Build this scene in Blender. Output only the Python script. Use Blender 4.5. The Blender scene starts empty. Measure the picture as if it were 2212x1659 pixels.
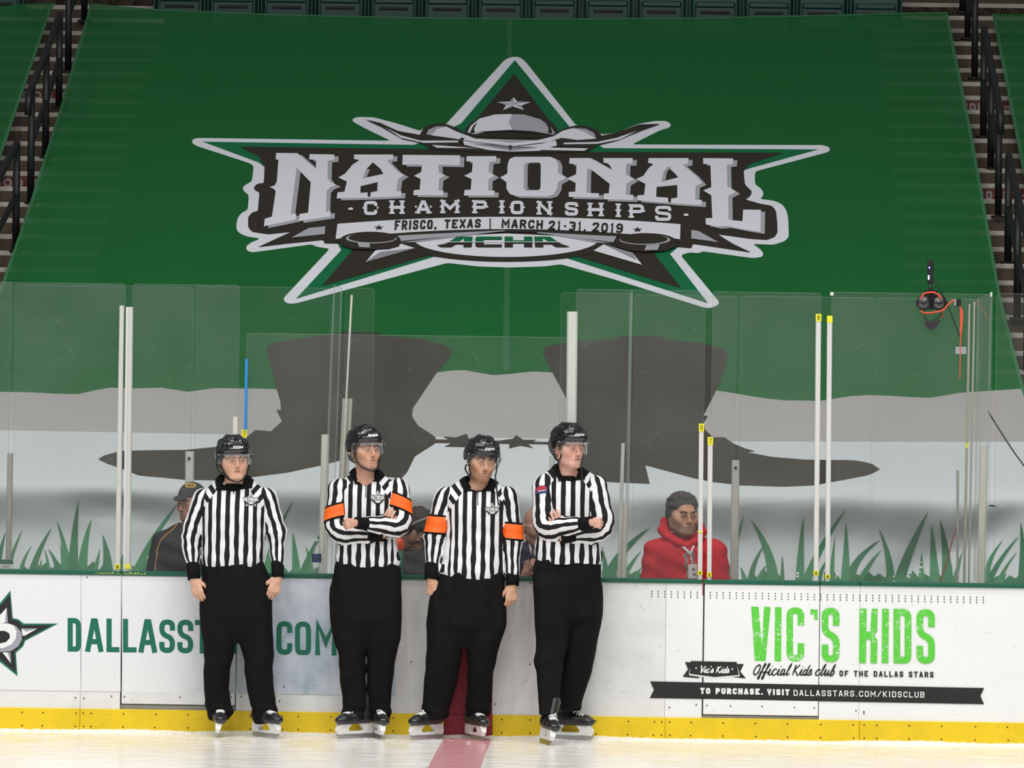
# Four hockey officials in front of the rink boards, a printed tarp over the stands behind the glass.
import bpy, bmesh, math, random
import numpy as np
from mathutils import Matrix, Vector

scene = bpy.context.scene
COL = scene.collection
random.seed(7)
rng = np.random.default_rng(11)

# ------------------------------------------------------------------ camera
CAM = np.array([0.63, -30.0, 2.0])
FPX = 10140.0                       # focal length in pixels of a 2212 wide frame
YAW, PITCH, ROLL = math.radians(1.2), math.radians(0.50), 0.0138
_F = np.array([-math.sin(YAW) * math.cos(PITCH), math.cos(YAW) * math.cos(PITCH), math.sin(PITCH)])
_R0 = np.array([math.cos(YAW), math.sin(YAW), 0.0])
_U0 = np.cross(_R0, _F)
_R = math.cos(ROLL) * _R0 + math.sin(ROLL) * _U0
_U = math.cos(ROLL) * _U0 - math.sin(ROLL) * _R0
cam_data = bpy.data.cameras.new('camera')
cam = bpy.data.objects.new('camera', cam_data)
COL.objects.link(cam)
cam_data.sensor_width = 36.0
cam_data.lens = 36.0 * FPX / 2212.0
cam_data.clip_end = 300.0
cam_data.clip_start = 0.5
M = Matrix.Identity(4)
for i in range(3):
    M[i][0], M[i][1], M[i][2], M[i][3] = _R[i], _U[i], -_F[i], CAM[i]
cam.matrix_world = M
scene.camera = cam

# ------------------------------------------------------------------ exposure, world, arena lamps
scene.view_settings.view_transform = 'Standard'
scene.view_settings.look = 'None'
scene.view_settings.gamma = 1.0
scene.view_settings.use_curve_mapping = False
scene.view_settings.exposure = 0.0
scene.cycles.transparent_max_bounces = 32
scene.cycles.max_bounces = 8

world = bpy.data.worlds.new('arena_air')
scene.world = world
world.use_nodes = True
bg = world.node_tree.nodes['Background']
bg.inputs[0].default_value = (0.86, 0.93, 1.0, 1)
bg.inputs[1].default_value = 0.15

LAMP_W = 225.0
for ry, wgt in ((-4.0, 0.8), (-9.0, 1.0), (-14.0, 1.0), (-19.0, 1.0), (-24.0, 1.0)):
    for rx in (-10.5, -6.0, -2.0, 2.0, 6.0, 10.5):
        ld = bpy.data.lights.new('arena_lamp', 'AREA')
        ld.shape = 'SQUARE'
        ld.size = 0.9
        ld.energy = LAMP_W * wgt
        ld.color = (1.0, 0.985, 0.96)
        ld.spread = math.radians(170)
        lo = bpy.data.objects.new('arena_lamp', ld)
        lo.location = (rx, ry, 15.0)
        COL.objects.link(lo)


# ------------------------------------------------------------------ helpers
def P(px, py, Y):
    """World point that the pixel (px, py) of the 2212 x 1659 frame shows at depth Y."""
    d = _F * FPX + _R * (px - 1106.0) - _U * (py - 829.5)
    return CAM + d * ((Y - CAM[1]) / d[1])


def XY(px, py, Y):
    p = P(px, py, Y)
    return p[0], p[2]


def tag(o, label=None, cat=None, group=None, kind=None):
    if label:
        o['label'] = label
    if cat:
        o['category'] = cat
    if group:
        o['group'] = group
    if kind:
        o['kind'] = kind
    return o


def empty(name, loc=(0, 0, 0), label=None, cat=None, group=None, kind=None, parent=None):
    o = bpy.data.objects.new(name, None)
    o.empty_display_size = 0.1
    COL.objects.link(o)
    o.location = loc
    if parent is not None:
        o.parent = parent
    return tag(o, label, cat, group, kind)


def origin_of(p):
    """World position of a parent chain (only translations are used in this scene)."""
    v = Vector((0, 0, 0))
    while p is not None:
        v += p.location
        p = p.parent
    return v


def mk(name, verts, faces, mats, parent=None, smooth=False, midx=None, label=None, kind=None):
    """One mesh object from WORLD coordinates; the vertices are stored relative to the parent."""
    me = bpy.data.meshes.new(name)
    v = np.asarray(verts, dtype=np.float64).reshape(-1, 3)
    if parent is not None:
        v = v - np.array(origin_of(parent))
    if isinstance(faces, np.ndarray):
        faces = faces.tolist()
    me.from_pydata(v.tolist(), [], faces)
    if not isinstance(mats, (list, tuple)):
        mats = [mats]
    for m in mats:
        me.materials.append(m)
    if midx is not None:
        me.polygons.foreach_set('material_index', np.asarray(midx, dtype=np.int32))
    if smooth:
        me.polygons.foreach_set('use_smooth', np.ones(len(me.polygons), dtype=bool))
    me.update()
    o = bpy.data.objects.new(name, me)
    COL.objects.link(o)
    if parent is not None:
        o.parent = parent
    return tag(o, label, None, None, kind)


def box_vf(x0, x1, y0, y1, z0, z1, bev=0.0):
    """Box with (optionally) chamfered edges on all sides."""
    if bev <= 0:
        v = [(x, y, z) for x in (x0, x1) for y in (y0, y1) for z in (z0, z1)]
        f = [(0, 1, 3, 2), (4, 6, 7, 5), (0, 4, 5, 1), (2, 3, 7, 6), (0, 2, 6, 4), (1, 5, 7, 3)]
        return v, f
    bm = bmesh.new()
    bmesh.ops.create_cube(bm, size=1.0)
    for w in bm.verts:
        w.co = Vector((x0 + (w.co.x + .5) * (x1 - x0), y0 + (w.co.y + .5) * (y1 - y0), z0 + (w.co.z + .5) * (z1 - z0)))
    b = min(bev, .45 * (x1 - x0), .45 * (y1 - y0), .45 * (z1 - z0))
    bmesh.ops.bevel(bm, geom=list(bm.edges), offset=b, segments=1, affect='EDGES')
    bm.verts.index_update()
    v = [tuple(w.co) for w in bm.verts]
    f = [[w.index for w in fa.verts] for fa in bm.faces]
    bm.free()
    return v, f


class MB:
    """Collects pieces into one mesh."""
    def __init__(self):
        self.v, self.f, self.mi = [], [], []

    def add(self, v, f, mi=0):
        n = len(self.v)
        self.v.extend([tuple(a) for a in v])
        self.f.extend([[i + n for i in q] for q in f])
        self.mi.extend([mi] * len(f))
        return self

    def box(self, *a, bev=0.0, mi=0):
        return self.add(*box_vf(*a, bev=bev), mi)

    def tube(self, pts, r, n=8, mi=0, cap=True):
        pts = [np.asarray(p, float) for p in pts]
        rs = r if isinstance(r, (list, tuple)) else [r] * len(pts)
        v, f = [], []
        prev = None
        for i, p in enumerate(pts):
            t = pts[min(i + 1, len(pts) - 1)] - pts[max(i - 1, 0)]
            t = t / (np.linalg.norm(t) + 1e-12)
            if prev is None:
                a = np.array([0, 0, 1.0]) if abs(t[2]) < .9 else np.array([1.0, 0, 0])
                u = np.cross(t, a)
            else:
                u = prev - t * prev.dot(t)
            u = u / (np.linalg.norm(u) + 1e-12)
            prev = u
            w = np.cross(t, u)
            for k in range(n):
                an = 2 * math.pi * k / n
                v.append(p + rs[i] * (math.cos(an) * u + math.sin(an) * w))
        for i in range(len(pts) - 1):
            for k in range(n):
                f.append((i * n + k, i * n + (k + 1) % n, (i + 1) * n + (k + 1) % n, (i + 1) * n + k))
        if cap:
            f.append(tuple(range(n))[::-1])
            f.append(tuple((len(pts) - 1) * n + k for k in range(n)))
        return self.add(v, f, mi)

    def build(self, name, mats, parent=None, smooth=False, label=None, kind=None):
        return mk(name, self.v, self.f, mats, parent, smooth, self.mi, label, kind)


def catmull(pts, n=6, closed=False):
    pts = [np.asarray(p, float) for p in pts]
    out = []
    m = len(pts)
    rngi = range(m if closed else m - 1)
    for i in rngi:
        p0 = pts[(i - 1) % m] if closed or i > 0 else pts[0]
        p1, p2 = pts[i], pts[(i + 1) % m]
        p3 = pts[(i + 2) % m] if closed or i + 2 < m else pts[-1]
        for k in range(n):
            t = k / n
            out.append(.5 * (2 * p1 + (p2 - p0) * t + (2 * p0 - 5 * p1 + 4 * p2 - p3) * t * t + (3 * p1 - p0 - 3 * p2 + p3) * t ** 3))
    if not closed:
        out.append(pts[-1])
    return out


# ------------------------------------------------------------------ materials
def _nt(name):
    m = bpy.data.materials.new(name)
    m.use_nodes = True
    nt = m.node_tree
    return m, nt, nt.nodes['Principled BSDF'], nt.nodes['Material Output']


def mat(name, col, rough=.6, metal=0.0, spec=.5, var=0.0, vscale=30.0, bump=0.0, bscale=200.0, coat=0.0, emit=None, estr=0.0, sheen=0.0):
    m, nt, b, out = _nt(name)
    c = (*col, 1.0)
    b.inputs['Base Color'].default_value = c
    b.inputs['Roughness'].default_value = rough
    b.inputs['Metallic'].default_value = metal
    b.inputs['Specular IOR Level'].default_value = spec
    if coat:
        b.inputs['Coat Weight'].default_value = coat
        b.inputs['Coat Roughness'].default_value = .08
    if sheen:
        b.inputs['Sheen Weight'].default_value = sheen
    if emit:
        b.inputs['Emission Color'].default_value = (*emit, 1)
        b.inputs['Emission Strength'].default_value = estr
    tc = None
    if var > 0 or bump > 0:
        tc = nt.nodes.new('ShaderNodeTexCoord')
    if var > 0:
        n = nt.nodes.new('ShaderNodeTexNoise')
        n.inputs['Scale'].default_value = vscale
        n.inputs['Detail'].default_value = 5
        nt.links.new(tc.outputs['Object'], n.inputs['Vector'])
        mx = nt.nodes.new('ShaderNodeMix')
        mx.data_type = 'RGBA'
        mx.inputs[6].default_value = (*[max(0, x * (1 - var)) for x in col], 1)
        mx.inputs[7].default_value = (*[min(1, x * (1 + var)) for x in col], 1)
        nt.links.new(n.outputs['Fac'], mx.inputs[0])
        nt.links.new(mx.outputs[2], b.inputs['Base Color'])
    if bump > 0:
        n2 = nt.nodes.new('ShaderNodeTexNoise')
        n2.inputs['Scale'].default_value = bscale
        n2.inputs['Detail'].default_value = 3
        nt.links.new(tc.outputs['Object'], n2.inputs['Vector'])
        bp = nt.nodes.new('ShaderNodeBump')
        bp.inputs['Strength'].default_value = bump
        bp.inputs['Distance'].default_value = .004
        nt.links.new(n2.outputs['Fac'], bp.inputs['Height'])
        nt.links.new(bp.outputs['Normal'], b.inputs['Normal'])
    return m


def ramp(nt, stops, interp='LINEAR'):
    r = nt.nodes.new('ShaderNodeValToRGB')
    r.color_ramp.interpolation = interp
    e = r.color_ramp.elements
    while len(e) < len(stops):
        e.new(.5)
    for i, (p, c) in enumerate(stops):
        e[i].position = p
        e[i].color = (*c, 1) if len(c) == 3 else c
    return r


def board_mat(name, base, dirt=.5, marks=.5, rough=.35):
    """White dasher plastic: fine grey smudges and short dark puck and stick scuffs."""
    m, nt, b, out = _nt(name)
    tc = nt.nodes.new('ShaderNodeTexCoord')
    mp = nt.nodes.new('ShaderNodeMapping')
    mp.inputs['Scale'].default_value = (3, 3, 3)
    nt.links.new(tc.outputs['Object'], mp.inputs[0])
    n1 = nt.nodes.new('ShaderNodeTexNoise')
    n1.inputs['Scale'].default_value = 1.0
    n1.inputs['Detail'].default_value = 8
    n1.inputs['Roughness'].default_value = .7
    nt.links.new(mp.outputs[0], n1.inputs[0])
    r1 = ramp(nt, [(.30, tuple(x * (1 - .30 * dirt) for x in base)), (.55, base)])
    nt.links.new(n1.outputs['Fac'], r1.inputs[0])
    fac = []
    for rot, sc, seed in ((.55, (7, 7, 70), 3.1), (-.9, (9, 9, 80), 8.4), (.05, (8, 8, 90), 1.7)):
        m0 = nt.nodes.new('ShaderNodeMapping')
        m0.inputs['Rotation'].default_value = (0, rot, 0)
        m0.inputs['Location'].default_value = (seed, 0, seed * 2)
        nt.links.new(tc.outputs['Object'], m0.inputs[0])
        mp2 = nt.nodes.new('ShaderNodeMapping')
        mp2.inputs['Scale'].default_value = sc
        nt.links.new(m0.outputs[0], mp2.inputs[0])
        n2 = nt.nodes.new('ShaderNodeTexNoise')
        n2.inputs['Scale'].default_value = 1.0
        n2.inputs['Detail'].default_value = 2
        nt.links.new(mp2.outputs[0], n2.inputs[0])
        q = ramp(nt, [(.715, (1, 1, 1)), (.745, (1 - .62 * marks,) * 3)])
        nt.links.new(n2.outputs['Fac'], q.inputs[0])
        fac.append(q)
    t1 = nt.nodes.new('ShaderNodeMix')
    t1.data_type = 'RGBA'
    t1.blend_type = 'MULTIPLY'
    t1.inputs[0].default_value = 1
    nt.links.new(fac[0].outputs[0], t1.inputs[6])
    nt.links.new(fac[1].outputs[0], t1.inputs[7])
    r2 = nt.nodes.new('ShaderNodeMix')
    r2.data_type = 'RGBA'
    r2.blend_type = 'MULTIPLY'
    r2.inputs[0].default_value = 1
    nt.links.new(t1.outputs[2], r2.inputs[6])
    nt.links.new(fac[2].outputs[0], r2.inputs[7])
    mx = nt.nodes.new('ShaderNodeMix')
    mx.data_type = 'RGBA'
    mx.blend_type = 'MULTIPLY'
    mx.inputs[0].default_value = 1.0
    nt.links.new(r1.outputs[0], mx.inputs[6])
    nt.links.new(r2.outputs[2], mx.inputs[7])
    nt.links.new(mx.outputs[2], b.inputs['Base Color'])
    b.inputs['Roughness'].default_value = rough
    return m


def glass_mat(name, haze=.05, scratch=.30, gloss=.05, tint=(.972, .980, .974), wscale=1.0, hcol=(.84, .85, .84)):
    """Scuffed acrylic: clear, with a veil of fine wear and bright scratches."""
    m, nt, b, out = _nt(name)
    nt.nodes.remove(b)
    tr = nt.nodes.new('ShaderNodeBsdfTransparent')
    tr.inputs[0].default_value = (*tint, 1)
    df = nt.nodes.new('ShaderNodeBsdfDiffuse')
    df.inputs[0].default_value = (*hcol, 1)
    gl = nt.nodes.new('ShaderNodeBsdfGlossy')
    gl.inputs['Roughness'].default_value = .06
    tc = nt.nodes.new('ShaderNodeTexCoord')

    def streak(rot, sc, lo, hi, seed):
        m0 = nt.nodes.new('ShaderNodeMapping')
        m0.inputs['Rotation'].default_value = (0, rot, 0)
        m0.inputs['Location'].default_value = (seed, seed * 2, seed * 3)
        nt.links.new(tc.outputs['Object'], m0.inputs[0])
        mp = nt.nodes.new('ShaderNodeMapping')
        mp.inputs['Scale'].default_value = sc
        nt.links.new(m0.outputs[0], mp.inputs[0])
        n = nt.nodes.new('ShaderNodeTexNoise')
        n.inputs['Scale'].default_value = wscale
        n.inputs['Detail'].default_value = 3
        nt.links.new(mp.outputs[0], n.inputs[0])
        r = ramp(nt, [(lo, (0, 0, 0)), (hi, (1, 1, 1))])
        nt.links.new(n.outputs['Fac'], r.inputs[0])
        return r.outputs[0]
    a = streak(.55, (3.2, 3.2, 110), .715, .765, 1.3)
    c = streak(-.95, (3.6, 3.6, 130), .715, .765, 5.1)
    d = streak(0, (1.6, 1.6, 2.2), .35, .75, 9.7)

    def math_(op, x, y):
        k = nt.nodes.new('ShaderNodeMath')
        k.operation = op
        for i, w in enumerate((x, y)):
            if isinstance(w, (int, float)):
                k.inputs[i].default_value = w
            else:
                nt.links.new(w, k.inputs[i])
        return k.outputs[0]
    sc = math_('MULTIPLY', math_('MAXIMUM', a, c), scratch)
    hz = math_('MULTIPLY', math_('ADD', math_('MULTIPLY', d, .7), .55), haze)
    fac = math_('ADD', sc, hz)
    m1 = nt.nodes.new('ShaderNodeMixShader')
    nt.links.new(fac, m1.inputs[0])
    nt.links.new(tr.outputs[0], m1.inputs[1])
    nt.links.new(df.outputs[0], m1.inputs[2])
    m2 = nt.nodes.new('ShaderNodeMixShader')
    m2.inputs[0].default_value = gloss
    nt.links.new(m1.outputs[0], m2.inputs[1])
    nt.links.new(gl.outputs[0], m2.inputs[2])
    nt.links.new(m2.outputs[0], out.inputs['Surface'])
    return m


def edge_mat(name, col, clear):
    """Polished rim of an acrylic sheet, partly clear."""
    m = mat(name, col, .3)
    nt = m.node_tree
    tr = nt.nodes.new('ShaderNodeBsdfTransparent')
    mx = nt.nodes.new('ShaderNodeMixShader')
    mx.inputs[0].default_value = clear
    nt.links.new(nt.nodes['Principled BSDF'].outputs[0], mx.inputs[1])
    nt.links.new(tr.outputs[0], mx.inputs[2])
    nt.links.new(mx.outputs[0], nt.nodes['Material Output'].inputs[0])
    return m


M_ = {}
M_['board'] = board_mat('dasher_white', (.80, .80, .79), .5, .8)
M_['board_r'] = board_mat('ad_white', (.86, .865, .87), .12, .55)
M_['kick'] = board_mat('kick_yellow', (.86, .60, .01), .55, .6, .4)
M_['cap'] = mat('cap_green', (.006, .105, .060), .35, var=.2, vscale=8)
M_['red_line'] = mat('line_red', (.30, .018, .04), .4, var=.15, vscale=20)
M_['screw'] = mat('screw_steel', (.05, .045, .04), .4, .6)
M_['black'] = mat('print_black', (.012, .012, .013), .5)
M_['shade_gap'] = mat('gap_shade', (.02, .02, .02), .8)
M_['sill'] = mat('sill_grey', (.25, .25, .22), .6, var=.3, vscale=12)
M_['glass'] = glass_mat('rink_glass', .024, .07, .010)
M_['glass_b'] = glass_mat('rear_glass', .013, .06, .008)
M_['glass_side'] = glass_mat('side_glass', .06, .06, .02)
M_['edge'] = edge_mat('glass_edge', (.24, .31, .28), .60)
M_['alu'] = mat('post_aluminium', (.58, .585, .56), .45, .15, var=.10, vscale=9)
M_['post_white'] = mat('post_white', (.63, .63, .605), .45, var=.06, vscale=9)
M_['post_cream'] = mat('post_cream', (.66, .63, .56), .5, var=.1, vscale=14)
M_['tag_yellow'] = mat('tag_yellow', (.80, .74, .02), .6)
M_['tape_blue'] = mat('tape_blue', (.015, .23, .60), .6, var=.1, vscale=40)
M_['concrete'] = mat('stand_concrete', (.088, .066, .045), .9, var=.25, vscale=5, bump=.3, bscale=60)
M_['nosing'] = mat('step_nosing', (.44, .41, .36), .8, var=.15, vscale=7)
M_['rail'] = mat('handrail_black', (.0045, .0045, .005), .5)
M_['seat'] = mat('seat_green', (.004, .045, .036), .4, var=.15, vscale=20)
M_['sign_red'] = mat('sign_red', (.13, .012, .012), .7)
M_['sign_white'] = mat('sign_white', (.28, .26, .24), .7)


# ------------------------------------------------------------------ stroke lettering (polylines with rounded corners)
# glyph boxes are 0..1 x 0..1; a third value 0 keeps that corner sharp
GL = {
 'A': [[(0, 0), (.42, 1, 0), (.58, 1, 0), (1, 0)], [(.2, .27), (.8, .27)]],
 'B': [[(.5, 0), (0, 0, 0), (0, 1, 0), (1, 1), (1, .52), (.2, .52)], [(.2, .52), (1, .52), (1, 0), (.5, 0)]],
 'C': [[(1, .68), (1, 1), (0, 1), (0, 0), (1, 0), (1, .32)]],
 'D': [[(.5, 0), (0, 0, 0), (0, 1, 0), (1, 1), (1, 0), (.5, 0)]],
 'E': [[(1, 1), (0, 1, 0), (0, 0, 0), (1, 0)], [(0, .52), (.85, .52)]],
 'F': [[(1, 1), (0, 1, 0), (0, 0)], [(0, .5), (.85, .5)]],
 'G': [[(1, .7), (1, 1), (0, 1), (0, 0), (1, 0), (1, .46, 0), (.55, .46)]],
 'H': [[(0, 0), (0, 1)], [(1, 0), (1, 1)], [(0, .5), (1, .5)]],
 'I': [[(.5, 0), (.5, 1)]],
 'K': [[(0, 0), (0, 1)], [(1, 1), (.25, .5, 0), (1, 0)], [(0, .5), (.3, .5)]],
 'L': [[(0, 1), (0, 0, 0), (1, 0)]],
 'M': [[(0, 0), (0, 1, 0), (.5, .35, 0), (1, 1, 0), (1, 0)]],
 'N': [[(0, 0), (0, 1, 0), (1, 0, 0), (1, 1)]],
 'O': [[(.5, 0), (1, 0), (1, 1), (0, 1), (0, 0), (.5, 0)]],
 'P': [[(0, 0), (0, 1, 0), (1, 1), (1, .45), (0, .45)]],
 'R': [[(0, 0), (0, 1, 0), (1, 1), (1, .48), (0, .48)], [(.5, .48), (1, 0)]],
 'S': [[(1, .70), (1, 1), (0, 1), (0, .56), (1, .44), (1, 0), (0, 0), (0, .30)]],
 'T': [[(0, 1), (1, 1)], [(.5, 0), (.5, 1)]],
 'U': [[(0, 1), (0, 0), (1, 0), (1, 1)]],
 'V': [[(0, 1), (.5, 0, 0), (1, 1)]],
 'X': [[(0, 1), (1, 0)], [(0, 0), (1, 1)]],
 'Y': [[(0, 1), (.5, .45), (1, 1)], [(.5, .5), (.5, 0)]],
 '0': [[(.5, 0), (1, 0), (1, 1), (0, 1), (0, 0), (.5, 0)]],
 '1': [[(.1, .8), (.55, 1, 0), (.55, 0)]],
 '2': [[(0, .7), (0, 1), (1, 1), (1, .6), (0, 0, 0), (1, 0)]],
 '3': [[(0, 1), (1, 1), (1, .52), (.3, .52)], [(.6, .52), (1, .52), (1, 0), (0, 0)]],
 '6': [[(1, .8), (1, 1), (0, 1), (0, 0), (1, 0), (1, .5), (0, .5)]],
 '7': [[(0, 1), (1, 1, 0), (.35, 0)]],
 '8': [[(.5, .53), (1, .53), (1, 1), (0, 1), (0, .53), (.5, .53)], [(.5, .53), (1, .53), (1, 0), (0, 0), (0, .53), (.5, .53)]],
 '9': [[(0, .2), (0, 0), (1, 0), (1, 1), (0, 1), (0, .45), (1, .45)]],
 '-': [[(.1, .45), (.9, .45)]], '/': [[(0, 0), (1, 1)]], '|': [[(.5, -.1), (.5, 1.1)]],
 '.': [[(.5, 0), (.5, .08)]], ',': [[(.65, .12), (.55, 0, 0), (.25, -.22)]], "'": [[(.5, 1), (.5, .78)]],
}
WIDE = {'I': .42, '.': .40, ',': .45, "'": .45, '1': .62, '-': .7, ' ': .62, '|': .5, 'M': 1.25, 'L': .92, 'T': .98}


def round_path(pts, r):
    out = []
    n = len(pts)
    for i, p in enumerate(pts):
        a = np.array(p[:2], float)
        if i in (0, n - 1) or (len(p) > 2 and p[2] == 0):
            out.append(a)
            continue
        q0, q1 = np.array(pts[i - 1][:2], float), np.array(pts[i + 1][:2], float)
        l0, l1 = np.linalg.norm(q0 - a), np.linalg.norm(q1 - a)
        k0, k1 = min(r, l0 * .48), min(r, l1 * .48)
        s_, e_ = a + (q0 - a) / max(l0, 1e-9) * k0, a + (q1 - a) / max(l1, 1e-9) * k1
        for k in range(5):
            t = k / 4
            out.append((1 - t) ** 2 * s_ + 2 * t * (1 - t) * a + t * t * e_)
    return out


def stroke(pts, w, taper=False):
    """Quads of constant width w along a 2D polyline."""
    pts = [np.asarray(p, float) for p in pts]
    q = [pts[0]]
    for p in pts[1:]:
        if np.linalg.norm(p - q[-1]) > 1e-7:
            q.append(p)
    pts = q
    n = len(pts)
    if n < 2:
        return []
    L, R = [], []
    for i in range(n):
        d0 = pts[i] - pts[i - 1] if i > 0 else pts[1] - pts[0]
        d1 = pts[i + 1] - pts[i] if i < n - 1 else d0
        d0, d1 = d0 / np.linalg.norm(d0), d1 / np.linalg.norm(d1)
        n0, n1 = np.array([-d0[1], d0[0]]), np.array([-d1[1], d1[0]])
        m = n0 + n1
        l = np.linalg.norm(m)
        m = n0 if l < 1e-6 else m / l
        h = (w[i] if isinstance(w, (list, tuple)) else w) / 2
        k = h / max(.45, float(m.dot(n0)))
        L.append(pts[i] + m * k)
        R.append(pts[i] - m * k)
    return [[L[i], R[i], R[i + 1], L[i + 1]] for i in range(n - 1)]


def glyph_polys(ch, x, y, w, h, sw, r=None, slant=0.0):
    """Letter in the box (x, y, w, h), y up; stroke weight sw stays inside the box."""
    out = []
    r = min(w, h) * .42 if r is None else r
    iw, ih = max(w - sw, 1e-6), max(h - sw, 1e-6)
    for path in GL.get(ch, []):
        pts = []
        for p in path:
            ex = 0.0
            q = (x + sw / 2 + p[0] * iw, y + sw / 2 + p[1] * ih) + tuple(p[2:])
            pts.append(q)
        # open ends run out to the edge of the box
        pts = [list(p) for p in pts]
        for i, j in ((0, 1), (-1, -2)):
            if len(path[i]) < 3 or True:
                dx, dy = pts[i][0] - pts[j][0], pts[i][1] - pts[j][1]
                l = math.hypot(dx, dy)
                oy = path[i][1]
                if l > 1e-9 and oy in (0, 1) and abs(dy) > abs(dx) * .8 and ch not in 'OD0B8S':
                    pts[i][0] += dx / l * sw / 2
                    pts[i][1] += dy / l * sw / 2
                elif l > 1e-9 and abs(dx) > abs(dy) and path[i][0] in (0, 1) and ch in 'ELFT23Z':
                    pts[i][0] += dx / l * sw / 2
        rp = round_path([tuple(p) for p in pts], r)
        if slant:
            rp = [np.array([p[0] + slant * (p[1] - y), p[1]]) for p in rp]
        out += stroke(rp, sw)
    return out


def text_polys(txt, x, y, w, h, sw, gap=.28, r=None, slant=0.0):
    """A line of lettering that fills the width w."""
    ws = [WIDE.get(c, 1.0) for c in txt]
    tot = sum(ws) + gap * (len(txt) - 1)
    u = w / tot
    out, cx = [], x
    for c, k in zip(txt, ws):
        out += glyph_polys(c, cx, y, k * u, h, sw, r, slant)
        cx += (k + gap) * u
    return out


def flat3(polys, Y):
    """2D (x, z) polygons to a mesh in the plane y = Y."""
    v, f = [], []
    for p in polys:
        n = len(v)
        v += [(a[0], Y, a[1]) for a in p]
        f.append(tuple(range(n, n + len(p))))
    return v, f


def tri_faces(poly):
    """Ear-clipped triangles of one simple 2D polygon."""
    from mathutils.geometry import tessellate_polygon
    return tessellate_polygon([[Vector((float(a[0]), float(a[1]), 0)) for a in poly]])


def fill(polys):
    """2D polygons (any simple shape) to vertices and triangles."""
    v, f = [], []
    for p in polys:
        n = len(v)
        v += [tuple(a[:2]) for a in p]
        if len(p) <= 4:
            f.append(tuple(range(n, n + len(p))))
        else:
            f += [tuple(i + n for i in t) for t in tri_faces(p)]
    return v, f


def star2(cx, cy, r, k=.42, rot=0.0, sx=1.0, n=5):
    return [(cx + sx * (r if i % 2 == 0 else r * k) * math.sin(rot + i * math.pi / n), cy - (r if i % 2 == 0 else r * k) * math.cos(rot + i * math.pi / n)) for i in range(2 * n)]


def ell2(cx, cy, rx, ry, a0=0, a1=360, n=36):
    return [(cx + rx * math.cos(math.radians(a0 + (a1 - a0) * i / n)), cy + ry * math.sin(math.radians(a0 + (a1 - a0) * i / n))) for i in range(n + (0 if a1 - a0 >= 360 else 1))]
# ================================================================== SETTING
Z_CAP1 = P(1106, 1246, 0)[2]
Z_CAP0 = P(1106, 1254, 0)[2]
Z_KICK = P(1106, 1544.5, 0)[2]


def bx(px, py=1400):
    return P(px, py, 0)[0]


# ---- ice sheet
def ice_mat():
    m, nt, b, out = _nt('ice')
    tc = nt.nodes.new('ShaderNodeTexCoord')
    mp = nt.nodes.new('ShaderNodeMapping')
    mp.inputs['Scale'].default_value = (1.2, 7.0, 1)
    mp.inputs['Rotation'].default_value = (0, 0, .10)
    nt.links.new(tc.outputs['Object'], mp.inputs[0])
    n = nt.nodes.new('ShaderNodeTexNoise')
    n.inputs['Scale'].default_value = 2.2
    n.inputs['Detail'].default_value = 3
    n.inputs['Roughness'].default_value = .58
    nt.links.new(mp.outputs[0], n.inputs[0])
    r = ramp(nt, [(.34, (.90, .85, .76)), (.54, (.93, .915, .88)), (.66, (.96, .96, .955))])
    nt.links.new(n.outputs['Fac'], r.inputs[0])
    nt.links.new(r.outputs[0], b.inputs['Base Color'])
    rr = ramp(nt, [(.40, (.12,) * 3), (.66, (.26,) * 3)])
    nt.links.new(n.outputs['Fac'], rr.inputs[0])
    nt.links.new(rr.outputs[0], b.inputs['Roughness'])
    b.inputs['IOR'].default_value = 1.31
    b.inputs['Specular IOR Level'].default_value = .40
    n2 = nt.nodes.new('ShaderNodeTexNoise')
    n2.inputs['Scale'].default_value = 26
    n2.inputs['Detail'].default_value = 6
    nt.links.new(mp.outputs[0], n2.inputs[0])
    bp = nt.nodes.new('ShaderNodeBump')
    bp.inputs['Strength'].default_value = .04
    bp.inputs['Distance'].default_value = .01
    nt.links.new(n2.outputs['Fac'], bp.inputs['Height'])
    nt.links.new(bp.outputs['Normal'], b.inputs['Normal'])
    return m


M_['ice'] = ice_mat()
M_['snow'] = mat('shaved_snow', (.90, .88, .82), .9, var=.08, vscale=40, bump=.6, bscale=150)
RED_X0, RED_X1 = bx(960, 1560), bx(1063, 1560)
ice = mk('floor', *box_vf(-16, 16, -33, .05, -.06, 0), M_['ice'], kind='structure')
tag(ice, 'white scraped ice sheet in front of the boards')
mk('center_line', *box_vf(RED_X0, RED_X1, -33, -.01, -.03, .0012), mat('ice_line_red', (.74, .36, .38), .22, var=.25, vscale=5), ice, label='wide red centre line painted under the ice')
b = MB()
v, f = [], []
NX = 620
for i in range(NX + 1):
    x = -4.3 + 8.6 * i / NX
    h = .010 + .012 * abs(math.sin(x * 3.1) * math.sin(x * 1.37 + 1)) + random.random() * .007
    w = .05 + .05 * abs(math.sin(x * 2.3 + .5)) + random.random() * .025
    v += [(x, .002, h), (x, -.25 * w, h * .8), (x, -.6 * w, h * .35), (x, -w, -.002)]
for i in range(NX):
    for k in range(3):
        a = i * 4 + k
        f.append((a, a + 1, a + 5, a + 4))
mk('snow_ridge', v, f, M_['snow'], ice, True, kind='stuff', label='thin ridge of ice shavings along the foot of the boards')
pl = MB()
for _ in range(420):
    x, y = random.uniform(-3.6, 3.6), -abs(random.gauss(0, .35)) - .03
    s = random.uniform(.003, .010)
    n = 5
    ring = [(x + s * 1.8 * math.cos(k * 6.283 / n), y + s * math.sin(k * 6.283 / n), .001) for k in range(n)]
    pl.add(ring + [(x, y, s * .5)], [(k, (k + 1) % n, n) for k in range(n)])
pl.build('ice_shavings', M_['snow'], ice, True, kind='stuff')

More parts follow.
